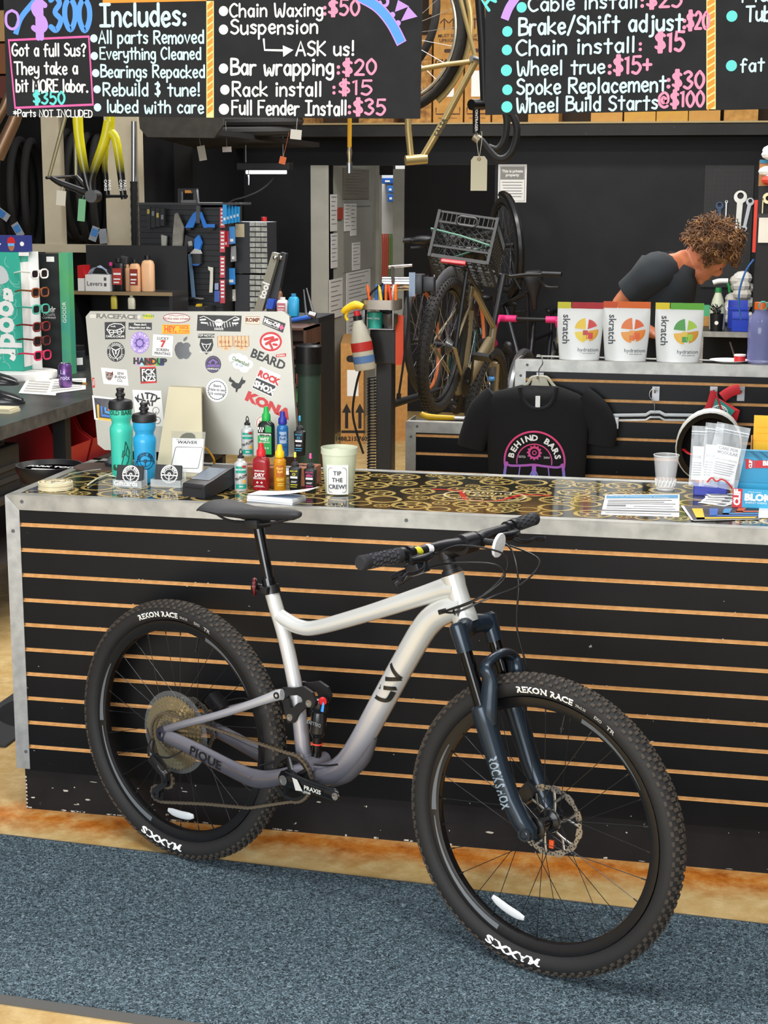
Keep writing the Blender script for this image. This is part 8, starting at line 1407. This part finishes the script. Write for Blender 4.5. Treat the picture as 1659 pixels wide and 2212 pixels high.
tool('chain_whip_sleeve','pale grey pointed blade sleeve hanging left of the blue tool','sleeve',[('sleeve',mat('#8f8b80',.5,h2='#6d6a62',sc=20),((384,552),(372,540),(373,510),(377,462),(382,460),(396,490),(393,530)))],-.09)
tool('gauge','black tool with a silver dial in the middle of the tower','tool',[('body',DK,((396,545),(415,545),(420,515),(400,508))),('dial',SLV,((408,532),(416,530),(414,520),(406,522)))],-.06)
tool('blue_reel','blue oval cutter hanging below the blue alignment tool','tool',[('reel',BL2,((421,544),(430,542),(435,525),(428,508),(420,516),(419,532)))],-.06,.03)
tool('scale_box','grey and black digital scale with a white hood on the tower','scale',[('case',mat('#2a2b2e',.4),bx4(415,433,548,570)),('hood',mat('#b8b9b6',.4),((410,548),(434,548),(430,540),(420,537))),('base',mat('#2a5ca8',.4),((418,574),(428,574),(433,570),(415,570)))],-.07,.03)
tool('long_rule','long blue-grey rule hanging beside the digital scale','rule',[('rule',mat('#5f7d9c',.4),((414,642),(422,642),(413,548),(406,549)))],-.05,.006)
tool('zip_strap','white folded strap on the tower','strap',[('strap',mat('#d8d6c8',.5),((452,632),(459,632),(460,578),(449,576),(450,583),(454,586)))],-.04,.006)
tool('cable_cutter','steel pliers hanging below the blister packs','pliers',[('jaws',SLV,((349,545),(358,545),(360,510),(348,507))),('handle',DK,((347,595),(352,595),(355,545),(349,545))),('handle',DK,((356,590),(362,590),(359,545),(355,545)))],-.06)
tool('spanner_set','chrome spanner with notched shank left of centre on the tower','wrench',[('shank',SLV,((366,600),(374,598),(376,545),(370,538))),('head',SLV,((366,548),(378,546),(376,536),(368,537)))],-.07)
tool('hex_holder','dark hex key holder with a small label in the lower middle of the tower','tool',[('holder',DK,bx4(382,400,568,606)),('label',mat('#5f7da6',.4),bx4(388,396,575,588))],-.06)
tool('bundle_tool','brown and black tool pouch above the peach bottles','pouch',[('pouch',DK,bx4(332,350,555,612)),('top_band',mat('#a8885a',.5),bx4(333,349,561,570))],-.08)
tool('blue_key','small blue key tool at the lower right of the tower face','tool',[('key',mat('#3a5fb0',.4),((463,652),(472,652),(472,628),(463,628))),('shaft',mat('#8ea2cc',.4),bx4(464,470,612,626))],-.05)
for i,(u,v,c,lb) in enumerate(((352,648,'#2f7a52','green handled screwdriver lying at the foot of the tower'),(375,645,'#b8bcc0','chrome driver lying at the foot of the tower'),(398,643,'#9fa4a8','long steel driver pointing right at the foot of the tower'),(318,655,'#8c9096','steel driver with a ring end at the left foot of the tower'))): p = at(u,v,Yw-.12); t = thing('screwdriver',lb,'screwdriver',T(*p) @ RY(-6+4*i),'drivers at the foot of the tower'); sub(t,'handle',mat(c,.4),MB().cyl((-.05,0,0),(.02,0,0),.014,None,10)); sub(t,'shaft',CHR,MB().cyl((.02,0,0),(.12,0,0),.005,None,8))
sub(bpy.data.objects['tool_tower'],'tool_tray',mat('#202124',.5),MB().box(at(310,1,Yw-.2).x,at(430,1,Yw-.2).x,Yw-.2,Yw-.005,BZ,at(350,656,Yw-.12).z-.012),'black tray of drivers',sm=None)
tool('hand_clamp','yellow plastic clamp at the foot of the tower','clamp',[('body',mat('#d8b41c',.4),((418,672),(443,670),(444,662),(432,664),(432,657),(424,657))),],-.12,.04)
for i in range(5): tool('blue_packet',('leftmost','second','third','fourth','rightmost')[i]+' bright blue packet of the row at the tower\'s top right','packet',[('packet',mat('#2b9ae0',.35),bx4(481+7*i,489+7*i,442+i,484-i)),('print',WHT,bx4(483+7*i,487+7*i,470-2*i,476-2*i))],-.02+.04*i,.008)
for i,(u0,u1,v0,v1,c,lb) in enumerate(((480,494,500,535,'#c62a34','red and white packet on the tower\'s side, upper one'),(494,508,490,528,'#3a8ad0','blue blister packet beside the upper red packet'),(498,510,532,566,'#8f9194','grey brake pad packet on the tower\'s side'),(486,508,580,616,'#2f8ad8','sheaf of blue packets on the tower\'s side'),(483,493,600,635,'#c43a42','red packet below the sheaf of blue packets'),(488,509,626,652,'#c9c7be','white carded packet low on the tower\'s side'),(478,495,662,676,'#9fb4cc','pale blue packet at the bottom of the tower\'s side'))): tool('carded_part',lb,'packet',[('card',mat(c,.4),((u0,v1),(u1,v1-2),(u1-1,v0-1),(u0+1,v0))),('print',WHT,bx4(u0+3,u1-4,v1-12,v1-6))],.04+.03*i,.006)
# drawer cabinets
Yz = 4.95; k = px(Yz); t0 = None
for j,(v0,v1,n,lb) in enumerate(((478,590,10,'grey cabinet of small clear drawers, upper one of the two'),(592,700,9,'grey cabinet of small clear drawers, lower one of the two'))):
    a,c = at(508,v1,Yz),at(540,v0,Yz); t = thing('drawer_cabinet',lb,'cabinet',T(a.x,Yz,max(a.z,BZ)),'cabinets of small drawers'); W,H = c.x-a.x,c.z-max(a.z,BZ); Wd = at(577,500,Yz).x-at(540,500,Yz).x; sub(t,'housing',mat('#2a2c31',.5),MB().box(0,W+Wd,0,.2,0,H-.004),sm=None)
    for q in range(n):
        for r_ in range(3): z = H*(q+.12)/n; x = W+Wd*(r_+.06)/3; d = sub(t,'drawer',mat('#b9bab2',.25,sc=30,h2='#8e9088'),MB().box(x,x+Wd*.3,-.012-.006*((q+r_) % 2),0,z,z+H*.76/n),sm=None)
    if j == 0: o = thing('note_card','cream note card stuck on the side of the upper drawer cabinet','card',(a.x+.006,Yz-.002,at(510,512,Yz).z)); sub(o,'card',mat('#cbbd9a',.6),MB().box(0,20*k,-.001,.001,0,28*k),sm=None); o = thing('red_cap','small red cap on top of the drawer cabinets','cap',(at(560,1,Yz).x,Yz+.05,c.z)); sub(o,'cap_body',RED,MB().lathe([(0,0),(6*k,0),(6*k,9*k),(0,9*k)],16)); sub(o,'cap_ridge',RED,MB().torus(6*k,.8*k,T(0,0,2*k),16,6))  # a red cap stands on the upper drawer cabinet
# grey truing arms, bottles and rods on the bench end
Ye = 4.4; k = px(Ye); t = thing('truing_stand','grey wheel truing stand with two slanted arms','truing stand',(0,0,0)); M1 = mat('#8b8778',.35,.5); sub(t,'arm',M1,flat(MB(),Ye,((548,672),(566,672),(602,548),(588,545)),.05),'pale metal arm',sm=None); sub(t,'arm',mat('#3b3c3f',.35,.4),flat(MB(),Ye+.08,((575,672),(594,672),(618,548),(606,545)),.05),'dark metal arm',sm=None); p0,p1 = at(562,655,Ye-.002),at(580,600,Ye-.002); sub(t,'lettering',WHT,MB().text('tool',22*k,frame((p0+p1)/2+Vector((0,-.002,0)),p1-p0,(0,-1,0)),bold=.04),'white lettering on the arm',sm=None); sub(t,'pivot',CHR,MB().ball(at(594,557,Ye-.01),5*k).ball(at(606,557,Ye+.07),5*k)); sub(t,'blue_sleeve',mat('#1f50c0',.4),flat(MB(),Ye-.01,((574,666),(588,668),(592,648),(578,646)),.06),'blue sleeve',sm=None); sub(t,'red_base',mat('#a81a20',.4),MB().box(at(548,1,Ye).x,at(592,1,Ye).x,Ye-.04,Ye+.14,BZ+.001,at(1,668,Ye).z),'red base',sm=None)
for u,w,h,c,cp2,lb in ((610,12,40,'#e6e2dc','#e6e2dc','white powder bottle on the bench end beside the truing stand'),(634,11,48,'#35a8d8','#2a8ab8','light blue bottle on the bench end'),(603,7,58,'#7a5034','#5a3a26','brown bottle behind the white powder bottle')): p = at(u,680,Ye+(.1 if u == 603 else 0)); bott(u,h,w,c,lb,cp2,'#c4717a' if u == 610 else None,Ye-Ys_+(.1 if u == 603 else 0),at(620,682,Ye).z-.001,.9)
t = thing('bench_riser','black bench end behind the silver computer','bench',(0,0,0)); zr = at(620,683,Ye).z-.001; sub(t,'riser_top',BLK,MB().box(at(575,1,Ye).x,at(692,1,Ye).x,Ye-.07,Ye+.3,zr-.03,zr),sm=None); sub(t,'riser_panel',DBLK,MB().box(at(684,1,Ye).x,at(692,1,Ye).x,Ye-.1,Ye+.3,0,zr-.03),sm=None)
for i,(u0,v0,u1,v1,lb) in enumerate(((656,625,662,682,'thin steel rod standing left of the other on the bench end'),(662,622,676,675,'slanted steel rod at the right of the bench end'))): one(MB().tube([at(u1,v1,Ye),at(u0,v0,Ye)],[.008,.004],8),'steel_rod',STEEL,lb,'rod',None,'steel rods')
t = thing('bench_clamp','blue bar with a chrome head lying on the bench end','tool',(0,0,0)); sub(t,'bar',mat('#2a62c0',.4),MB().tube(pts(Ye-.12,(628,692),(672,684)),.012,8)); sub(t,'head',CHR,MB().tube(pts(Ye-.12,(668,678),(682,682)),.018,10))
Yb_ = 4.0; t = thing('cubby_shelf','brown wooden cubby shelf with coloured cartons at the right of the computer','shelf',(0,0,0)); WD = mat('#3f2416',.6,sc=12,h2='#563420'); X0,X1 = at(560,1,Yb_).x,at(657,1,Yb_).x; zc = [at(1,v,Yb_).z for v in (695,733,772,812,850,890,935)]; b = MB().box(X0,X1,Yb_+.3,Yb_+.32,0,zc[0]).box(X1-.015,X1,Yb_,Yb_+.3,0,zc[0])
for z in zc: b.box(X0,X1,Yb_,Yb_+.3,z-.012,z)
sub(t,'carcass',WD,b,sm=None); rr7 = random.Random(6)
for i,(z,cs) in enumerate(zip(zc[2:],(('#2a3f78','#33333a'),('#a8342c','#8a2a26'),('#3f8a44','#4a9a4a'),('#8a2f2a','#a03a30'),('#b8202a','#c42c34')))):
    for j,c in enumerate(cs): o = thing('part_carton',('blue','red','green','brick red','bright red')[i]+' carton in the cubby shelf, '+('inner','outer')[j]+' of its row','box',(at(632+13*j,1,Yb_).x,Yb_+.02,z+.001),'cartons in the cubby shelf'); sub(o,'carton',mat(c,.5),MB().box(0,.036,0,.2,0,.075),sm=None); sub(o,'label',mat('#cfc8b8',.6),MB().box(.008,.026,-.001,0,.02,.04),sm=None)
# ================================================================ lamp, overhead rack, loft, hanging things
Yl = 5.6; k = px(Yl); a,c = at(522,372,Yl),at(622,372,Yl); t = thing('strip_lamp','short fluorescent strip lamp hanging under the loft','lamp',(0,0,0)); sub(t,'housing',mat('#1b1b1d',.5),MB().box(a.x-.02,c.x+.02,Yl-.05,Yl+.06,a.z+.012,a.z+.06,None,.006),sm=None); sub(t,'tube',mat('#f4f6ff',.4,emit=3),MB().cyl(a+Vector((.03,0,0)),c-Vector((.01,0,0)),.011,None,12),'glowing tube'); sub(t,'pull_chain',STEEL,MB().cyl(at(537,366,Yl-.03),at(537,400,Yl-.03),.004,None,6)); sub(t,'lamp_cord',mat('#0c0c0d',.8),MB().tube(pts(Yl+.3,(600,366),(585,392),(560,412),(530,425),(505,432),(492,440)),.006,6,sm=5)); sub(t,'hanger_wire',STEEL,MB().cyl(a+Vector((.03,0,.05)),a+Vector((.03,0,1.2)),.004,None,6).cyl(c+Vector((-.03,0,.05)),c+Vector((-.03,0,1.2)),.004,None,6))
la = bpy.data.lights.new('strip_lamp_light','AREA'); la.shape = 'RECTANGLE'; la.size = c.x-a.x; la.size_y = .06; la.energy = 11; la.color = (.92,.95,1); lo_ = bpy.data.objects.new('strip_lamp_light',la); COL.objects.link(lo_); lo_.location = (a+c)/2-Vector((0,0,.02))
Yo = 4.6; k = px(Yo); t = thing('overhead_rack','dark overhead board rack piled with tyres below the left chalk board','rack',(0,0,0)); GR = mat('#26241f',.7,sc=20,h2='#332f28'); sub(t,'end_board',GR,flat(MB(),Yo-.5,((300,258),(302,278),(318,296),(462,298),(482,270),(480,240),(300,240)),.03),'grey-brown eight-sided end board',sm=None); P = pts(Yo-.47,(318,294),(470,292)); Q_ = pts(6.2,(690,318),(430,322)); sub(t,'deck',DBLK,MB().loft([[*P,*Q_],[q+Vector((0,0,.03)) for q in (*P,*Q_)]]),sm=None); sub(t,'hanger',BLK,MB().cyl(P[0]+Vector((.1,.1,.03)),P[0]+Vector((.1,.1,1.4)),.01,None,6).cyl(Q_[0]+Vector((-.1,-.1,.03)),Q_[0]+Vector((-.1,-.1,1.4)),.01,None,6))
for i in range(6): u,v = 520+18*i,283; p = at(u,v,Yo+.45+.06*i)+Vector((0,0,.054*i)); one(MB().torus(.3,.026,None,48,8),'bicycle_tyre',TYM,('first','second','third','fourth','fifth','last')[i]+' tyre from the left lying in the overhead rack','tyre',T(*p) @ RX(3),'tyres in the overhead rack')
for i,(u,v,w,h,c,lb) in enumerate(((434,318,17,28,'#b9b5a8','white paper tag hanging below the overhead rack, left one'),(490,318,20,10,'#b0a8a4','small white tag under the overhead rack'),(640,282,24,18,'#cfcbc0','crumpled white tag at the right of the overhead rack'),(612,340,14,14,'#c4602e','orange reflector tag above the strip lamp'))): p = at(u,v,Yo-.1); one(MB().box(-w*k/2,w*k/2,-.001,.001,-h*k,h*k*.1).cyl((0,0,0),(0,.0,.14),.001,None,5),'paper_tag',mat(c,.6),lb,'tag',T(*p) @ RY(8*i-10),'tags under the overhead rack',None)
Yf = BW-.35; k = px(Yf); zl_ = at(1200,293,Yf).z; zu = at(1200,267,Yf).z; XL = at(690,300,Yf).x; struct(MB().box(XL-1.3,5.2,Yf,BW,zl_,zu),'trim_loft_edge',paint('loft_edge_paint','#201f1e','#2b2a28','#5a5856',.5)); struct(MB().box(XL-1.3,5.2,Yf-.012,BW,zu,zu+.012),'trim_loft_deck',mat('#a89468',.6)); struct(MB().box(-1.6,5.2,BW-.006,BW,zu+.01,4),'wall_loft',mat('#3a2a1a',.8))
def lbox(u0,u1,v0,v1,dy,col,label,giant=False,lab=False):
    Y = Yf+.03+dy; a,c = at(u0,200,Y),at(u1,200,Y); kk = px(Y); H = (v1-v0)*kk; W = c.x-a.x; t = thing('carton',label,'box',(a.x,Y,zu+.0125),'cartons on the loft'); sub(t,'carton_body',mat(col,.8,sc=20,h2='#c9964e'),MB().box(0,W,0,.25,0,H),sm=None); m = T(0,-.002,0) @ FACE; b = MB()
    if giant:
        b.text('GIANT',W*.24,m,W*.48,H*.56,bold=.05,sx=1.2).text('MUST SHIP\nUPRIGHT',W*.15,m,W*.5,H*.78,bold=.02).poly(rrect(W*.4,H*.035,H*.015,3,W*.55,H*.665),0,m)
        for q in (.35,.65): b.ribbon([(W*q,H*.86),(W*q,H*.95)],.008,m,0,False,False).ribbon([(W*q-.03,H*.92),(W*q,H*.96),(W*q+.03,H*.92)],.008,m,0,False,False)
        b.ribbon([(W*.1,H*.14),(W*.1,H*.08),(W*.9,H*.08),(W*.9,H*.14)],.008,m,0,False,False)
    b.text('MADE IN VIETNAM',W*.075,m,W*.5,H*(.04 if giant else .72)); sub(t,'print',mat('#4a2c1a',.7),b,sm=None)
    if lab: sub(t,'shipping_label',PAPER,MB().rect(W*.25,W*.7,H*.24,H*.48,.001,m),'white shipping label',sm=None)
lbox(936,1000,50,266,0,'#bb8440','tall carton with a white shipping label left of the black drop bar',True,True); lbox(1004,1060,50,266,0,'#b88040','tall carton partly hidden by the right chalk board',True,True); lbox(925,1060,-60,46,.0,'#b07a3a','wide carton stacked on top of the tall cartons',False); lbox(880,932,90,266,.02,'#7a4a24','dark brown carton behind the hanging wheel',False)  # carton behind the wheel has a darker brown base colour
bpy.data.objects['carton.002' if False else [o for o in bpy.data.objects if o.get('label','').startswith('wide carton')][0].name].location.z += 217*k
for i,(u0,u1,lb,c) in enumerate(((1064,1092,'narrow carton left end','#b88040'),(1142,1208,'long low carton with dark print','#c08a4a'),(1278,1346,'low carton left of the yellow ones','#c49048'),(1350,1418,'yellow carton with a white tag','#d0a040'),(1420,1488,'plain yellow carton','#cf9f3c'),(1490,1558,'low carton with a dark band','#c49048'),(1566,1640,'dull brown carton at the right','#a8783a'))): lbox(u0,u1,205,266,0,c,lb+' on the loft under the right board')
for i,(u0,u1,lb) in enumerate(((600,680,'dark brown carton at the left end of the loft ledge'),(775,850,'brown carton on the loft behind the yellow air hose'))): lbox(u0,u1,215,266,.05,'#6d4426',lb)
for i,(v0,v1,c,lb) in enumerate(((20,90,'#b08a58','upper tan carton left of the long chalk board'),(92,160,'#7a4a2c','middle brown carton left of the long chalk board'),(162,212,'#5a2c22','lower dark red carton left of the long chalk board'))): a,c_ = at(-60,v1,Yk-.36),at(40,v0,Yk-.36); t = thing('carton',lb,'box',(a.x,Yk-.36,a.z),'cartons above the tyre rack'); sub(t,'carton_body',mat(c,.8),MB().box(0,c_.x-a.x,0,.3,0,c_.z-a.z-.004),sm=None); sub(t,'tape',mat('#a8865a',.4),MB().box(.1,.16,-.001,0,0,c_.z-a.z-.004),sm=None)
Yh = 2.0; t = thing('air_hose','yellow coiled-end air hose hanging below the left chalk board','hose',(0,0,0)); a = at(755,318,Yh); sub(t,'hose',mat('#d8a01c',.5),MB().tube([a+Vector((0,0,1.6)),a+Vector((.004,0,.6)),a],.0085,10)); sub(t,'coupling',mat('#b8a888',.3,.8),MB().tube([a,a-Vector((0,0,.02)),a-Vector((0,0,.05)),a-Vector((0,0,.08))],[.008,.011,.007,.012],12)); sub(t,'nozzle',STEEL,MB().cyl(a-Vector((0,0,.06)),a-Vector((0,0,.1)),.012,None,12))
# yellow frame, fork, brown frame hanging at the left
Yy = 1.6; k = px(Yy); M,nt,bs,tc = shader('yellow_to_black_paint'); sp = nt.nodes.new('ShaderNodeSeparateXYZ'); nt.links.new(tc.outputs['Object'],sp.inputs[0]); mr = nt.nodes.new('ShaderNodeMapRange'); mr.inputs['From Min'].default_value = at(200,375,Yy).z; mr.inputs['From Max'].default_value = at(200,315,Yy).z; nt.links.new(sp.outputs[2],mr.inputs['Value']); nt.links.new(ramp(nt,mr.outputs[0],[(0,'#141412'),(1,'#d8cf1c')]).outputs[0],bs.inputs['Base Color']); bs.inputs['Roughness'].default_value = .3; YB = M
def up(Y,u,v,h=1.0): p = at(u,v,Y); return [p+Vector((0,0,h)),p]
t = thing('bare_bicycle','yellow to black bicycle frame hanging nose up in front of the tyres','bicycle frame',(0,0,0)); sub(t,'stay',mat('#8f8a70',.3,.5),MB().tube(pts(Yy,(160,170),(140,255),(106,382)),[.008,.009,.007],8).tube(pts(Yy+.1,(164,170),(163,255),(164,380)),[.008,.009,.007],8),'thin silver stays'); sub(t,'tube',YB,MB().tube(pts(Yy,(170,170),(168,262),(176,330),(190,400),(200,424)),[.02,.02,.018,.015,.012],12,sm=3)); sub(t,'chain_stay',mat('#141414',.3),MB().tube(pts(Yy,(110,384),(130,395),(165,408),(204,424)),[.008,.013,.013,.018],10,sm=3).tube(pts(Yy+.1,(164,380),(180,400),(203,420)),[.008,.012,.015],10)); sub(t,'axle',BLK,MB().cyl(at(100,384,Yy-.02),at(166,381,Yy+.12),.006,None,8)); sub(t,'bottom_bracket',BLK,MB().cyl(at(196,424,Yy-.04),at(208,424,Yy+.04),.024,None,16))
t = thing('bike_fork','yellow to black rigid fork hanging beside the yellow frame','fork',(0,0,0)); sub(t,'steerer',YB,MB().tube(pts(Yy,(244,150),(238,280)),.016,12)); sub(t,'blade',YB,MB().tube(pts(Yy,(236,262),(226,305),(206,360),(196,395),(200,420)),[.022,.02,.017,.014,.012],10,sm=3)); sub(t,'blade',YB,MB().tube(pts(Yy,(238,285),(250,300),(258,350),(264,400),(268,430)),[.018,.017,.016,.014,.012],10,sm=3)); sub(t,'blade',YB,MB().tube(pts(Yy+.1,(232,290),(226,350),(230,400),(232,428)),[.014,.012,.011,.012],10,sm=3)); sub(t,'thru_axle',BLK,MB().cyl(at(232,424,Yy+.05),at(274,424,Yy-.02),.006,None,8)); sub(t,'lettering',WHT,MB().text('PARG\nCARG',9*k,frame(at(232,400,Yy-.018),(0,0,-1),(0,-1,0)),bold=.02).text('PARG\nCARG',9*k,frame(at(265,400,Yy-.018),(0,0,-1),(0,-1,0)),bold=.02),sm=None)
for u,v,w,h,c,lb in ((133,412,22,32,'#c9c4b4','white tag tied to the hanging yellow frame'),(178,430,17,48,'#6fae80','green tag hanging below the yellow frame')): p = at(u,v,Yy-.02); one(MB().box(-w*k/2,w*k/2,-.001,.001,-h*k,0).cyl((0,0,-.005),(0,.02,.03),.0015,None,5),'hang_tag',mat(c,.6),lb,'tag',T(*p) @ RY(6),'tags on hanging frames',None)
t = thing('bare_bicycle','brown metallic bicycle frame tube hanging at the far left edge','bicycle frame',(0,0,0)); BRM = mat('#7a5f4a',.3,.5); sub(t,'down_tube',BRM,MB().tube(pts(Yy-.2,(60,180),(30,262),(-6,340)),[.02,.024,.026],14)); sub(t,'top_tube',BRM,MB().tube(pts(Yy-.2,(30,180),(10,230),(-30,300)),.018,12))
# tan touring bike hanging between the boards, drop bar and tag
Yv = 2.7; k = px(Yv); TANM = mat('#b09c6a',.3,.6); t = thing('touring_bike','champagne coloured bicycle hanging between the two chalk boards','bicycle',(0,0,0))
c0 = at(850,66,Yv); wm = frame(c0,(.95,-.3,0),(.3,.95,0)); wh = sub(t,'wheel',mat('#1c1a18',.8,bump=.3,sc=60),MB().torus(.335,.022,wm,64,10)); sub(wh,'rim',mat('#b8b2a2',.3,.8),MB().torus(.302,.009,wm,64,8)); c1 = at(800,20,Yv+.3); wm2 = frame(c1,(.95,-.3,0),(.3,.95,0)); w2 = sub(t,'wheel',mat('#1c1a18',.8),MB().torus(.335,.018,wm2,64,10)); b = MB(); [b.cyl(wm @ Vector((.3*cos(2*pi*q/24),.3*sin(2*pi*q/24),0)),wm @ Vector((.02*cos(2*pi*q/24+1),.02*sin(2*pi*q/24+1),.03*(-1)**q)),.0012,None,4) for q in range(24)]; sub(wh,'spokes',STEEL,b)
sub(t,'fender',TANM,MB().tube([wm @ Vector((.37*cos(R_(a)),.37*sin(R_(a)),0)) for a in range(-50,60,8)],.013,8,fl=.4)); sub(t,'frame',TANM,MB().tube(pts(Yv-.12,(1028,130),(960,260),(912,342)),.0155,12).tube(pts(Yv-.12,(880,170),(882,280),(888,342)),.0145,12).tube(pts(Yv-.12,(905,150),(960,140),(1025,132)),.011,10).tube(pts(Yv-.12,(985,-40),(1010,60),(1028,130)),.009,8)); sub(t,'bottom_bracket',TANM,MB().cyl(at(876,347,Yv-.16),at(922,343,Yv-.12),.021,None,16)); sub(t,'seat_lug',STEEL,MB().cyl(at(1018,126,Yv-.14),at(1040,134,Yv-.1),.014,None,12)); sub(t,'lettering',mat('#2a241a',.5),MB().text('SALSA',.03,frame(at(952,276,Yv-.137),at(975,232,Yv-.12)-at(952,276,Yv-.12),(0,-1,0)),bold=.03),sm=None)
Yx = 1.75; k = px(Yx); t = thing('drop_handlebar','black drop handlebar and stem hanging below the gap between the boards','handlebar',(0,0,0)); sub(t,'stem',mat('#131314',.35),MB().tube(pts(Yx,(1029,288),(1029,228)),.014,14).tube([at(1018,226,Yx-.03),at(1044,226,Yx+.03)],.02,12)); sub(t,'stem_lettering',WHT,MB().text('BONTRAGER',8*k,frame(at(1029,258,Yx-.0145),(0,0,-1),(0,-1,0)),bold=.02),sm=None); sub(t,'bar',mat('#1b1b1c',.6),MB().tube(pts(Yx,(1026,296),(1040,305),(1056,325),(1074,342),(1094,340),(1110,318),(1117,280),(1108,250),(1090,235)),.0135,12,sm=5).tube(pts(Yx+.15,(1055,318),(1075,322),(1090,300),(1095,265),(1090,235)),.0135,12,sm=5)); sub(t,'bar_centre',mat('#a89c86',.4,.5),MB().tube(pts(Yx,(1024,294),(1036,303)),.0155,12),'bare silver centre'); sub(t,'fork_leg',BLK,MB().tube(pts(Yx+.02,(1032,-60),(1042,90),(1046,226)),[.018,.016,.014],10))
p = at(1034,412,Yx-.03); t = thing('price_tag','large blank manila tag hanging from the black drop bar','tag',p); sub(t,'card',mat('#d9d2b4',.65),MB().prism([(-17*k,0),(17*k,0),(17*k,62*k),(11*k,70*k),(-11*k,70*k),(-17*k,62*k)],0,.001,FACE),sm=None); sub(t,'eyelet',mat('#8a6a3a',.4),MB().holed(circ(4*k,16,0,64*k),circ(1.6*k,16,0,64*k),.001,.002,FACE)); sub(t,'string',mat('#c9c4b0',.7),MB().tube([(0,-.002,64*k),(-5*k,0,95*k),(-6*k,.02,118*k),(2*k,.03,120*k),(5*k,0,100*k),(0,-.002,64*k)],.0012,5))
